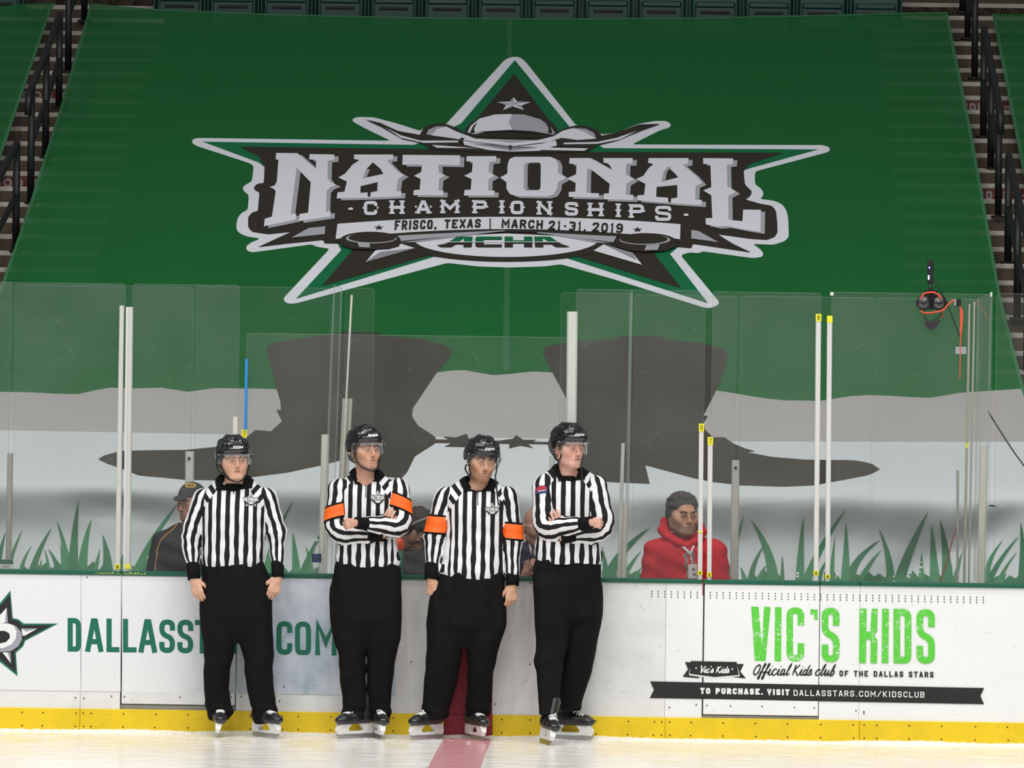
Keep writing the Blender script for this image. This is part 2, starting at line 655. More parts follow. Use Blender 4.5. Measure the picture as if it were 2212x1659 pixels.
# ---- dasher boards
boards = empty('wall_front', (0, 0, 0), 'white rink boards with a green cap rail and yellow kick plate', None, None, 'structure')
mk('backing', *box_vf(-4.2, 4.2, .055, .12, 0, Z_CAP0 - .004), mat('seam_grey', (.36, .36, .35), .7), boards)
PANELS = [(-260, 174.6, 'board'), (175.2, 260.8, 'board'), (511.2, 984.6, 'board'), (985.1, 1437.2, 'board'),
          (1437.7, 1517.6, 'board_r'), (1770.6, 1856.6, 'board_r'), (1857.1, 2480, 'board_r')]
for a, c, mm in PANELS:
    mk('board_panel', *box_vf(bx(a), bx(c), 0, .055, Z_KICK - .01, Z_CAP0 - .002, bev=.001), M_[mm], boards)


def door(name, a, c, ybot, mm, label):
    zb = P((a + c) / 2, ybot, 0)[2]
    d = empty(name, (bx((a + c) / 2), 0, zb), label, None, None, 'structure')
    mk('door_leaf', *box_vf(bx(a) + .006, bx(c) - .003, -.003, .05, zb, Z_CAP0 - .003, bev=.003), M_[mm], d)
    mk('threshold', *box_vf(bx(a), bx(c), .004, .055, Z_KICK - .005, zb - .006, bev=.002), M_['sill'], d)
    xa = bx(a)
    mk('gap_shade_strip', *box_vf(xa - .005, xa + .0058, .012, .054, zb - .006, Z_CAP0 - .004), M_['shade_gap'], d)  # dark strips set into the gap, painting the shade inside it
    mk('gap_shade_strip', *box_vf(xa + .006, bx(c), .006, .052, zb - .0062, zb - .0005), M_['shade_gap'], d)
    hg = MB()
    for z in (zb + .2, zb + .55):
        hg.box(bx(a) + .03, bx(a) + .12, .05, .075, z, z + .05, bev=.004)
    hg.build('hinge', M_['screw'], d, kind='stuff')


door('door_1', 262, 510, 1522, 'board', 'left gate in the boards with a dark gap round its edge')
door('door_2', 1518.5, 1770, 1545, 'board_r', 'right gate in the boards, across the kids club advert')
for a, c in ((-260, 172.2), (172.8, 959), (1063.5, 1436.6), (1437.2, 1856.4), (1857, 2480)):
    mk('kick_plate', *box_vf(bx(a, 1560), bx(c, 1560), -.010, .055, 0, Z_KICK, bev=.003), M_['kick'], boards)
mk('red_stripe', *box_vf(RED_X0, RED_X1, -.0115, .0, 0, Z_KICK, bev=.002), M_['red_line'], boards, label='red centre line carried up the boards')
mk('red_stripe', *box_vf(RED_X0, RED_X1, -.0025, .01, Z_KICK, Z_CAP0 - .003), M_['red_line'], boards)
for a, c in ((-260, 261), (263, 1180), (1181, 1517), (1519, 1771), (1772, 1858), (1859, 2480)):
    mk('cap_rail', *box_vf(bx(a, 1250), bx(c, 1250), -.014, .14, Z_CAP0 - .003, Z_CAP1, bev=.004), M_['cap'], boards)
# screws of the kick plate, wall screws
s = MB()
KX = [49, 93, 164, 180, 198, 267, 336, 405, 473, 541, 610, 645, 714, 782, 850, 918, 1085, 1146, 1216, 1286, 1356, 1413, 1429, 1447, 1492, 1562, 1632, 1702, 1773, 1844, 1867, 1894, 1964, 2035, 2106, 2177, 2245, -20, -90]


def screw(x, y, z, r):
    n = 7
    s.add([(x + r * math.cos(k * 6.283 / n), y, z + r * math.sin(k * 6.283 / n)) for k in range(n)] + [(x + .7 * r * math.cos(k * 6.283 / n), y - .003, z + .7 * r * math.sin(k * 6.283 / n)) for k in range(n)],
          [(k, (k + 1) % n, n + (k + 1) % n, n + k) for k in range(n)] + [tuple(range(n, 2 * n))])


for kx in KX:
    for zz in (.118, .034):
        screw(bx(kx, 1560) + random.uniform(-.004, .004), -.0105, zz, .0052)
for kx, ky in ((188, 1247), (163, 1507), (181, 1509), (241, 1504), (269, 1505), (389, 1506), (500, 1506), (520, 1505), (604, 1514), (613, 1484), (888, 1430), (1070, 1521), (1146, 1260), (1145, 1435),
               (1446, 1528), (1504, 1522), (1527, 1524), (1578, 1525), (1646, 1526), (1716, 1528), (1759, 1529), (1849, 1535), (1866, 1537), (1866, 1541)):
    px = P(kx, ky, 0)
    screw(px[0], -.0035, px[2], .005)
s.build('screws', M_['screw'], boards, kind='stuff')

# ---- glass panes
def rounded(x0, x1, z0, z1, r, n=4):
    pts = [(x0, z0), (x1, z0)]
    for k in range(n + 1):
        a = math.pi / 2 * k / n
        pts.append((x1 - r + r * math.cos(a), z1 - r + r * math.sin(a)))
    for k in range(n + 1):
        a = math.pi / 2 + math.pi / 2 * k / n
        pts.append((x0 + r + r * math.cos(a), z1 - r + r * math.sin(a)))
    return pts


def pane(name, xa, xb, yt, Y, label, group=None, z0=None, gm='glass', r=.022, xbot=0, yside=900):
    """Acrylic sheet; xa, xb, yt are read off the photograph, depth Y is where it stands."""
    X0, X1 = P(xa, yside, Y)[0], P(xb, yside, Y)[0]
    z1 = P((xa + xb) / 2, yt, Y)[2]
    z0 = Z_CAP1 - .001 if z0 is None else z0
    root = empty(name, ((X0 + X1) / 2, Y, z0), label, 'glass pane', group)
    t, c = .012, .0030
    o = rounded(X0, X1, z0, z1, r)
    i = rounded(X0 + c, X1 - c, z0 + c, z1 - c, max(r - c, .004))
    n = len(o)
    v = [(x, Y, z) for x, z in i] + [(x, Y + .004, z) for x, z in o] + [(x, Y + t, z) for x, z in o]
    mk('sheet', [v[k] for k in range(n)] + [(x, Y + t, z) for x, z in o], [tuple(range(n)), tuple(range(2 * n - 1, n - 1, -1))], M_[gm], root)
    f = [(k, (k + 1) % n, n + (k + 1) % n, n + k) for k in range(n)] + [(n + k, n + (k + 1) % n, 2 * n + (k + 1) % n, 2 * n + k) for k in range(n)]
    mk('polished_edge', v, f, M_['edge'], root)
    return root


YF, YB = .060, 1.15
G1 = 'clear panes standing on the rink boards'
pane('glass_screen', -260, 267, 609.5, YF, 'tall glass pane at the left end of the boards, left of the paired posts', G1)
pane('glass_screen', 282, 514, 614.5, YF, 'glass pane over the left gate, behind the first official', G1)
pane('glass_screen', 530, 1226, 724, YF, 'low wide glass pane of the scorer box, behind the two middle officials', G1)
pane('glass_screen', 1241, 1521, 626, YF, 'glass pane behind the fourth official, in front of the man in red', G1)
pane('glass_screen', 1536, 1771, 631, YF, 'glass pane over the right gate, right of the man in red', G1)
F_pane = pane('glass_screen', 1793, 2141, 633, YF, 'glass pane carrying the camera rig, at the right end of the penalty box', G1)
pane('glass_screen', 2150, 2520, 636, YF, 'glass pane running out of the picture on the right', G1, gm='glass_b')
mk('corner_clip', *box_vf(*sorted((P(1793, 640, YF)[0], P(1801, 640, YF)[0])), YF - .006, YF + .016, P(1800, 639, YF)[2], P(1800, 631, YF)[2], bev=.004), M_['post_white'], F_pane)
mk('corner_clip', *box_vf(*sorted((P(2139, 640, YF)[0], P(2143.5, 640, YF)[0])), YF - .006, YF + .016, P(2140, 641, YF)[2], P(2140, 631, YF)[2], bev=.002), M_['post_white'], F_pane)
G2 = 'clear panes along the rear of the boxes'
for xa, xb, yt, lab in ((-220, 20, 608, 'rear glass pane cut by the left edge of the picture'), (29, 414, 617, 'rear glass pane seen through the left end pane'),
                        (420, 712, 620, 'rear glass pane between the first two officials'), (742, 805, 622, 'narrow rear glass pane above the second official'),
                        (1208, 1362, 633, 'rear glass pane behind the fourth official'), (1368, 1588, 638, 'rear glass pane behind the man in red'),
                        (1597, 1884, 641, 'rear glass pane left of the camera rig'), (1888, 2118, 645, 'rear glass pane behind the camera rig')):
    pane('rear_glass_screen', xa, xb, yt, YB, lab, G2, z0=.86, gm='glass_b')


# ---- panes that part the boxes from each other, seen almost edge on
def divider(top_f, bot_f, top_b, bot_b, label):
    tf, bf = P(*top_f, YF + .02), P(*bot_f, YF + .02)
    tb, bb = P(*top_b, YB - .02), P(*bot_b, YB - .02)
    root = empty('divider_screen', (bf[0], .6, bf[2]), label, 'glass pane')
    t = .013
    v, f = [], []
    for p in (tf, bf, bb, tb):
        v += [(p[0] - t / 2, p[1], p[2]), (p[0] + t / 2, p[1], p[2])]
    mk('sheet', v, [(0, 2, 4, 6), (1, 7, 5, 3)], M_['glass_side'], root)
    e = MB()
    e.add([v[0], v[1], v[2], v[3]], [(0, 1, 3, 2)])
    e.add([v[4], v[5], v[6], v[7]], [(0, 1, 3, 2)])
    e.add([v[6], v[7], v[0], v[1]], [(0, 1, 3, 2)])
    e.add([v[2], v[3], v[4], v[5]], [(0, 1, 3, 2)])
    e.build('polished_edge', M_['edge'], root)


divider((722, 616), (697, 1243), (738, 622), (716, 1240), 'glass divider seen edge on between the first two officials')
divider((1365, 627), (1353, 1252), (1362, 634), (1350, 1247), 'glass divider seen edge on right of the fourth official')
divider((2141, 634), (2129, 1262), (2113, 645), (2105, 1255), 'glass divider seen edge on at the right end of the penalty box')


# ---- posts that hold the panes
def post(xt0, xt1, yt, xb0, xb1, yb, Y, label, mt, depth=.027, strip=None, tags=(), bolt=None, group=None, name='glass_post'):
    t0, t1, b0, b1 = P(xt0, yt, Y), P(xt1, yt, Y), P(xb0, yb, Y), P(xb1, yb, Y)
    zb = Z_CAP1 - .001 if Y < .5 else .86
    # carry the foot down to its support
    k = (t0[2] - zb) / (t0[2] - b0[2])
    b0, b1 = t0 + (b0 - t0) * k, t1 + (b1 - t1) * k
    root = empty(name, ((b0[0] + b1[0]) / 2, Y, zb), label, 'post', group)
    c = .15 * (t1[0] - t0[0])

    def ring(a, d):
        return [(a[0] + c, Y, a[2]), (d[0] - c, Y, d[2]), (d[0], Y + c, d[2]), (d[0], Y + depth, d[2]), (a[0], Y + depth, a[2]), (a[0], Y + c, a[2])]
    v = ring(b0, b1) + ring(t0, t1)
    f = [(i, (i + 1) % 6, 6 + (i + 1) % 6, 6 + i) for i in range(6)] + [tuple(range(5, -1, -1)), tuple(range(6, 12))]
    mk('upright', v, f, mt, root)
    if strip:
        u0, u1, sm = strip
        q = []
        for a, d in ((b0, b1), (t0, t1)):
            for u in (u0, u1):
                p = a + (d - a) * u
                q += [(p[0], Y - .006, p[2]), (p[0], Y + .002, p[2])]
        mk('gasket', q, [(0, 2, 6, 4), (1, 5, 7, 3), (0, 4, 5, 1), (2, 3, 7, 6), (4, 6, 7, 5), (0, 1, 3, 2)], sm, root)
    for (ya, yb2, txt) in tags:
        za, zc = P((xt0 + xb0) / 2, ya, Y)[2], P((xt0 + xb0) / 2, yb2, Y)[2]
        def atz(z):
            u = (z - b0[2]) / (t0[2] - b0[2])
            return b0[0] + (t0[0] - b0[0]) * u, b1[0] + (t1[0] - b1[0]) * u
        l1, r1 = atz(za)
        l2, r2 = atz(zc)
        ex = .001
        tg = mk('number_tag', [(l1 - ex, Y - .0025, za), (r1 + ex, Y - .0025, za), (r2 + ex, Y - .0025, zc), (l2 - ex, Y - .0025, zc), (l1 - ex, Y + .01, za), (r1 + ex, Y + .01, za), (r2 + ex, Y + .01, zc), (l2 - ex, Y + .01, zc)],
                [(0, 1, 2, 3), (0, 4, 5, 1), (1, 5, 6, 2), (3, 2, 6, 7), (0, 3, 7, 4)], M_['tag_yellow'], root, label='yellow number tag')
        if txt:
            cx, cz = (l1 + r1) / 2, (za + zc) / 2
            w, h = .5 * (r1 - l1), .62 * abs(za - zc)
            t_ = text_polys(txt, cx - w / 2, cz - h / 2, w, h, .16 * w + .001)
            mk('tag_number', *flat3(t_, Y - .0034), M_['black'], tg)
    if bolt:
        p = P(*bolt, Y)
        bm_ = MB().tube([(p[0], Y + .004, p[2]), (p[0], Y - .010, p[2])], .010, 8)
        bm_.build('bolt', M_['screw'], root, True)
    return root
# ---- posts on the boards
A_, W_, C_ = M_['alu'], M_['post_white'], M_['post_cream']
post(258, 268, 660, 248, 259.5, 1235, .03, 'left one of the paired grey posts at the left gate', A_, tags=((1219, 1229, '6'),))
post(272, 287, 663, 266, 281, 1235, .03, 'right one of the paired posts at the left gate, with a white gasket', A_, strip=(.02, .33, W_), tags=((1219, 1229, ''),))
post(503, 514, 900, 498, 510, 1240, .03, 'short cream post behind the first helmet', C_)
p9 = post(522.5, 533, 928, 517, 528, 1240, .03, 'post with a yellow tag and blue tape above the first helmet', W_, tags=((928, 945, '7'),))
a_, b_ = P(532.5, 775, .03), P(530, 928, .03)
mk('blue_tape', [(a_[0] - .008, .026, a_[2]), (a_[0] + .008, .026, a_[2]), (b_[0] + .009, .026, b_[2]), (b_[0] - .009, .026, b_[2]),
                 (a_[0] - .008, .058, a_[2]), (a_[0] + .008, .058, a_[2]), (b_[0] + .009, .058, b_[2]), (b_[0] - .009, .058, b_[2])],
   [(3, 2, 1, 0), (4, 5, 6, 7), (0, 1, 5, 4), (1, 2, 6, 5), (2, 3, 7, 6), (3, 0, 4, 7)], M_['tape_blue'], p9, label='long strip of blue tape')
post(1225, 1248, 673, 1219.5, 1241, 1252, .02, 'broad grey post rising behind the fourth official', A_, depth=.036)
post(1510, 1520.5, 915, 1507, 1517, 1248, .03, 'white post with yellow tags in front of the man in red', W_, tags=((915, 932, '9'), (1233, 1242, '6'), (1147, 1150, '')))
post(1529, 1540, 944, 1527, 1537, 1250, .03, 'shorter white post with yellow tags beside the right gate', W_, tags=((944, 961, '7'), (1236, 1246, '2')))
post(1762.5, 1774, 678, 1757.5, 1768, 1253, .03, 'left one of the tall paired white posts right of the right gate', W_, tags=((678, 694, '8'), (1233, 1243, '8')))
post(1787, 1798, 682, 1782.7, 1793, 1254, .03, 'right one of the tall paired white posts right of the right gate', W_, tags=((682, 697, ''), (1241, 1250, '9')))
# rear posts
post(15.6, 27, 979, 12, 23, 1208, YB - .045, 'grey rear post by the left edge of the picture', mat('post_dull', (.33, .32, .29), .6, var=.2, vscale=12))
post(400, 418.6, 975, 398, 417, 1240, YB - .05, 'grey bolted rear post above the man in the cap', A_, bolt=(408.5, 990))
post(694, 710.5, 938.5, 688, 705, 1235, YB - .05, 'cream rear post left of the second official', C_)
post(740, 761, 861, 721, 742, 1240, YB - .05, 'broad cream rear post behind the second helmet', mat('post_stone', (.52, .51, .45), .6, var=.15, vscale=15), strip=(.62, .72, M_['sill']))
post(757.5, 762, 637, 746, 750, 860, YB - .066, 'slim cream rod above the second helmet', C_, depth=.012)
post(1187, 1199, 985, 1184, 1196, 1245, YB - .05, 'small grey rear post behind the shoulder of the fourth official', A_)
post(1339, 1355, 1087.5, 1335.5, 1352, 1246, YB - .05, 'short cream rear post right of the fourth official', C_)
post(1342, 1350, 957, 1338, 1346, 1088, YB - .075, 'slim grey rear post above the short cream one', A_, depth=.02)
post(1581, 1597.6, 994, 1577, 1595, 1252, YB - .05, 'grey bolted rear post right of the man in red', mat('post_dim', (.42, .41, .38), .6, var=.15, vscale=12), bolt=(1589, 1010))
post(2117.6, 2132.7, 962, 2111, 2127, 1257, YB - .05, 'cream rear post at the right end of the penalty box', C_)
post(2066, 2072, 1016, 2066, 2071, 1257, YB - .05, 'low grey rod left of the cream post at the right', mat('rod_grey', (.32, .32, .29), .6, var=.15), depth=.015)
post(2092.4, 2096.5, 657, 2080, 2086, 1257, YB - .05, 'tall brown grey rod under the camera rig', mat('rod_brown', (.36, .34, .27), .6, var=.15), depth=.015, tags=((957, 968, ''),))
post(2103, 2107, 652, 2091, 2095, 1257, YB - .03, 'tall rod just right of the brown grey one', mat('rod_tan', (.38, .37, .31), .6, var=.15), depth=.012)
cb = empty('card_box', (P(8, 1228, YB - .06)[0], YB - .06, P(8, 1228, YB - .06)[2]), 'small green box with a white card at the foot of the leftmost rear post', 'box')
q0, q1, q2, q3 = P(-20, 1208, YB - .06), P(28, 1218, YB - .06), P(-20, 1218, YB - .06), P(29, 1229, YB - .06)
mk('box_body', *box_vf(q0[0], q1[0], YB - .085, YB - .048, .86, q0[2], bev=.003), mat('box_green', (.05, .13, .09), .6), cb)
mk('white_card', *box_vf(q2[0], q3[0], YB - .090, YB - .0855, q3[2], q2[2]), mat('card_white', (.6, .6, .57), .6), cb)
w1, w2 = P(6, 1227, YB - .066), P(21, 1220, YB - .066)
mk('card_scrawl', *flat3([[(w1[0] + (w2[0] - w1[0]) * u, w1[2] + .004), (w1[0] + (w2[0] - w1[0]) * u + .003, w1[2] + .004), (w1[0] + (w2[0] - w1[0]) * u + .006, w1[2] + h), (w1[0] + (w2[0] - w1[0]) * u + .003, w1[2] + h)] for u, h in ((0, .016), (.18, .021), (.34, .014), (.55, .020), (.72, .018), (.9, .020))], YB - .0905), M_['black'], cb)

# numbers written on the glass in white
gw = mat('marker_white', (.75, .75, .75), .7)
for ch, px_, py_, hh, lab in (('8', 1720, 1247, 11, 'white number 8 written on the glass over the right gate'), ('F', 1805, 1248, 10, 'white letter written on the glass under the camera rig')):
    a = P(px_, py_, YF)
    s_ = hh / 338
    n_ = mk('marker_number', *flat3(glyph_polys(ch, a[0], a[2], s_ * .5, s_, .006), YF - .002), gw, label=lab)
    tag(n_, lab, 'writing')

# ---- yellow scribble on the cap
yp = []
xx = 206
for k in range(30):
    w = random.choice((1.2, 2.2, 3.4, 4.2))
    h = random.choice((.9, 1.8, 3.0, 3.8))
    a, c = P(xx, 1239.2 + random.uniform(-.4, .4) - .0 + .0145 * (xx - 206), 0), 0
    yp.append([(a[0], a[2]), (a[0] + w * .55 / 338, a[2]), (a[0] + w / 338, a[2] + h / 338), (a[0] + w * .4 / 338, a[2] + h / 338)])
    xx += w + random.choice((.7, 1.0, 1.6))
mk('yellow_scrawl', *flat3(yp, -.0155), mat('marker_yellow', (.85, .75, .10), .6), boards)

# ================================================================== STANDS
TS = .45                                    # rise of the raked stand
def slopeY(px, py, dz=0.0):
    d = _F * FPX + _R * (px - 1106.0) - _U * (py - 829.5)
    t = (1.58 + dz + TS * (CAM[1] - 2.2) - CAM[2]) / (d[2] - TS * d[1])
    return CAM + d * t


STEP_R, STEP_T = .1405, .1405 / TS
Y_TOP = slopeY(150, 12, -.2)[1]


def stairs(x0, x1, label):
    root = empty('stairs', ((x0 + x1) / 2, 2.5, 0), label, None, None, 'structure')
    first = firstn = None
    for k in range(-1, 27):
        y = Y_TOP - k * STEP_T
        z = 1.58 - .2 + TS * (y - 2.2)
        if z < .25:
            break
        if first is None:
            v, f = box_vf(x0, x1, 0, STEP_T + .05, -STEP_R, 0)
            v = [(a + 0, b_ + y, c + z) for a, b_, c in v]
            first = mk('step', v, f, M_['concrete'], root)
            f0 = (y, z)
            v, f = box_vf(x0 + .01, x1 - .01, -.004, .05, -.036, .003, bev=.003)
            firstn = mk('nosing', [(a, b_ + y, c + z) for a, b_, c in v], f, M_['nosing'], first)
        else:
            s2 = first.copy()
            COL.objects.link(s2)
            s2.parent = root
            s2.location = (0, y - f0[0], z - f0[1])
            n2 = firstn.copy()
            COL.objects.link(n2)
            n2.parent = s2
    return root


XL0, XL1 = -5.15, -3.35
XR0, XR1 = 2.90, 4.75
st_l = stairs(XL0, XL1, 'concrete aisle steps with pale nosings, left of the tarp')
st_r = stairs(XR0, XR1, 'concrete aisle steps with pale nosings, right of the tarp')
stand = empty('stand_structure', (0, 6, 0), 'concrete stand under the tarp, its slabs coloured as shade', None, None, 'structure')
def rake(y, dz):
    return 1.58 + TS * (y - 2.2) + dz


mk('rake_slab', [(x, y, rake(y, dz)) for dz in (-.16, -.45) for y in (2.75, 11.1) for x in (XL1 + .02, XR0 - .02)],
   [(0, 1, 3, 2), (4, 6, 7, 5), (0, 4, 5, 1), (2, 3, 7, 6), (0, 2, 6, 4), (1, 5, 7, 3)], mat('seat_shadow', (.012, .018, .014), .9), stand)  # raised to shut out a light leak; seat shade is put into its colour
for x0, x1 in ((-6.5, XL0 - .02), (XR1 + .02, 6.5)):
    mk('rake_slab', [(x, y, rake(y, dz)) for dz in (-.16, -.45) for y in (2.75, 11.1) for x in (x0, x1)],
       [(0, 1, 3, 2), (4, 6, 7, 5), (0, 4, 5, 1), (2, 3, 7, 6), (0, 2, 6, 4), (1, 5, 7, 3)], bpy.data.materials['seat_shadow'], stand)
zt = 1.38 + TS * (Y_TOP - 2.2)
mk('row_platform', *box_vf(XL1 + .02, XR0 - .02, 11.36, 13.2, 4.8, 5.42), M_['concrete'], stand)
mk('row_platform', *box_vf(-7, XL0 - .02, 11.36, 13.2, 4.8, 5.42), M_['concrete'], stand)
mk('landing', *box_vf(XL0, XL1, Y_TOP + STEP_T, 13.2, 5.3, zt + STEP_R - .01), M_['concrete'], stand)
mk('landing', *box_vf(XR0, XR1 + 2, Y_TOP + STEP_T, 13.2, 5.3, zt + STEP_R - .01), M_['concrete'], stand)
mk('upper_riser', *box_vf(-7, 7, 13.0, 13.3, zt - .3, zt + 2.2), M_['concrete'], stand)
mk('front_wall', *box_vf(-7, 7, 2.42, 2.6, 0, 1.30), M_['concrete'], stand)
mk('box_floor', *box_vf(-7, 7, .12, 2.4, -.02, .18), M_['concrete'], stand, label='floor of the penalty and scorer boxes')
rb = mk('rear_board', *box_vf(-5, 5, YB - .07, YB + .05, .18, .86), M_['board'], stand, label='low wall along the back of the boxes')

# food court signs on two risers of each aisle
def riser_sign(px, py, x0, x1, txt, arrow_left, root):
    p = slopeY(px, py, -.2)
    k = round((Y_TOP - p[1]) / STEP_T)
    y = Y_TOP - k * STEP_T - .004
    z = 1.38 + TS * (y - 2.2)
    zb, ztp = z - STEP_R + .008, z - .046
    sg = mk('riser_sign', *box_vf(x0, x1, y - .004, y + .002, zb, ztp), M_['sign_red'], root, label='dark red step sign with pale letters')
    h = (ztp - zb) * .78
    w = x1 - x0
    ps = text_polys(txt, x0 + .05, zb + (ztp - zb - h) / 2, w - .22, h, .018, gap=.30)
    ax = x1 - .09
    cz = (zb + ztp) / 2
    ps.append([(ax + .05, cz), (ax - .01, cz + .035), (ax - .01, cz - .035)])
    ps.append([(ax - .01, cz + .012), (ax - .05, cz + .012), (ax - .05, cz - .012), (ax - .01, cz - .012)])
    mk('sign_lettering', *flat3(ps, y - .005), M_['sign_white'], sg)


for py in (172, 361):
    riser_sign(100, py, -4.55, -3.48, 'FOOD COURT', False, st_l)
for px_, py in ((2125, 198), (2150, 386)):
    riser_sign(px_, py, 3.19, 4.08, 'FOOD COURT', False, st_r)


# handrails: posts whose feet stand on the aisle steps
def handrail(posts, label, mid=True, up=None):
    """posts: (pixel x, pixel y of the top, pixel y of the foot), nearest last."""
    W3 = []
    for px, yt, yb in posts:
        b_ = slopeY(px, yb, -.22)
        t = P(px, yt, b_[1])
        W3.append((b_, np.array([b_[0] + .3 * (t[0] - b_[0]), b_[1], t[2]])))
    root = empty('handrail', tuple(W3[-1][0]), label, 'handrail', 'black handrails in the aisles')
    r = .029
    for b_, t in W3:
        MB().tube([b_, t], r, 10).build('post', M_['rail'], root, True)
    tops = [t for b_, t in W3]
    ext = tops[-1] + (tops[-1] - tops[0]) * .10
    path = [tops[0]] + tops[1:] + [ext, ext - np.array([0, .03, .16])]
    MB().tube(path, r, 10).build('top_rail', M_['rail'], root, True)
    if mid:
        MB().tube([b_ + (t - b_) * .52 for b_, t in W3], r * .85, 10).build('mid_rail', M_['rail'], root, True)
    for (b_, t) in W3:
        MB().tube([b_ + np.array([0, 0, .0]), b_ + np.array([0, 0, .015])], .06, 10).build('base_flange', M_['rail'], root)
    return root


handrail([(182, -150, 47), (147, -92, 157)], 'black handrail at the top of the left aisle')
handrail([(127, 31, 235), (98, 110, 341), (66, 188, 440)], 'middle black handrail of the left aisle')
handrail([(34, 310, 545), (-16, 405, 640), (-54, 500, 740)], 'lowest black handrail of the left aisle')
handrail([(2079, -170, 29), (2090, -120, 86), (2105, -70, 172)], 'black handrail at the top of the right aisle')
handrail([(2124, 62, 298), (2140, 145, 366), (2156, 228, 470)], 'middle black handrail of the right aisle')
handrail([(2177, 337, 570), (2197, 430, 690), (2218, 520, 800)], 'lowest black handrail of the right aisle')

# ---- seats above the tarp
def seat_proto():
    root = empty('stadium_seat', (0, 0, 0))
    w = .209
    # folded pan: shell with a raised rim and a recessed centre
    pan = MB()
    pan.box(-w, w, -.02, .05, .06, .40, bev=.018)
    pan.build('seat_pan', M_['seat'], root)
    rim = MB()
    rim.box(-w + .03, w - .03, -.034, -.015, .10, .34, bev=.012)
    rim.build('pan_underside', M_['seat'], root)
    sl = MB()
    sl.box(-w + .08, w - .08, -.045, -.03, .235, .262, bev=.006)
    sl.build('slot_shade', M_['shade_gap'], root)  # dark bar standing for a slot, its shade put into the colour
    lip = MB()
    lip.box(-w + .035, w - .035, -.050, -.01, .29, .345, bev=.012)
    lip.build('front_lip', M_['seat'], root)
    bk = MB()
    bk.box(-w + .005, w - .005, .09, .13, .30, .82, bev=.015)
    bk.build('backrest', M_['seat'], root)
    for sx in (-1, 1):
        st = MB()
        st.box(sx * .2235 - .0095, sx * .2235 + .0095, -.03, .14, 0, .44, bev=.006)
        st.build('standard', M_['seat'], root)
        ar = MB()
        ar.box(sx * .2235 - .0105, sx * .2235 + .0105, -.10, .12, .44, .47, bev=.008)
        ar.build('armrest', M_['seat'], root)
    return root


ORD = ['first', 'second', 'third', 'fourth', 'fifth', 'sixth', 'seventh', 'eighth', 'ninth', 'tenth', 'eleventh', 'twelfth', 'thirteenth', 'last']
proto = seat_proto()
YS = 11.55
for k in range(15):
    if k == 0:
        o = proto
    else:
        o = proto.copy()
        COL.objects.link(o)
        for ch in proto.children:
            c = ch.copy()
            COL.objects.link(c)
            c.parent = o
    px = (334.6 + 115.6 * k + 54) if k < 14 else -4
    p = P(px, 20 + .0125 * (px - 1106), YS)
    o.location = (p[0], YS, 5.424)
    tag(o, (f'dark green folded stadium seat, {ORD[k]} from the left in the row above the tarp' if k < 14 else 'dark green folded stadium seat in the top left corner, left of the aisle'), 'seat', 'green seats in the row above the tarp')
# ================================================================== TARP WITH THE PRINTED EMBLEM
_prof = []
for y in np.linspace(13.0, 2.45, 60):
    _prof.append((y, 1.58 + TS * (y - 2.2)))
_prof += [tuple(p) for p in catmull([(2.45, 1.6925), (2.33, 1.630), (2.25, 1.585), (2.20, 1.53), (2.195, 1.47), (2.23, 1.38), (2.27, 1.28), (2.275, 1.18), (2.24, 1.05), (2.18, .92), (2.13, .80), (2.11, .55), (2.11, .30)], 5)]
_prof = np.array(_prof)


def tarp_at(px, py, off=0.0):
    """Point of the printed sheet that a pixel of the photograph shows."""
    d = _F * FPX + _R * (px - 1106.0) - _U * (py - 829.5)
    m = d[2] / d[1]
    g = _prof[:, 1] - (CAM[2] + m * (_prof[:, 0] - CAM[1]))
    idx = np.nonzero((g[:-1] > 0) & (g[1:] <= 0))[0]
    i = int(idx[0]) if len(idx) else (0 if g[0] < 0 else len(g) - 2)
    t = g[i] / (g[i] - g[i + 1])
    y, z = _prof[i] + (_prof[i + 1] - _prof[i]) * t
    tx = _prof[i + 1] - _prof[i]
    tx = tx / np.linalg.norm(tx)
    nrm = np.array([0, tx[1], -tx[0]])          # towards the rink
    if nrm[1] > 0:
        nrm = -nrm
    x = CAM[0] + d[0] / d[1] * (y - CAM[1])
    w = 0.0
    if z < 1.60:
        u = min(1.0, (1.60 - z) / .25)
        w = u * (.035 * math.sin(2.1 * x + .6) + .022 * math.sin(4.7 * x + 1.9 + 3 * z) + .012 * math.sin(11 * x - 5 * z))
        # pulled corners: slanting hollows near both ends
        w -= u * .085 * math.exp(-((x + 2.75 - 1.3 * (1.45 - z)) / .38) ** 2) * math.exp(-((z - 1.40) / .12) ** 2)
        w -= u * .075 * math.exp(-((x - 3.15 + 1.5 * (1.3 - z)) / .22) ** 2)
    return np.array([x, y - w, z]) + nrm * off


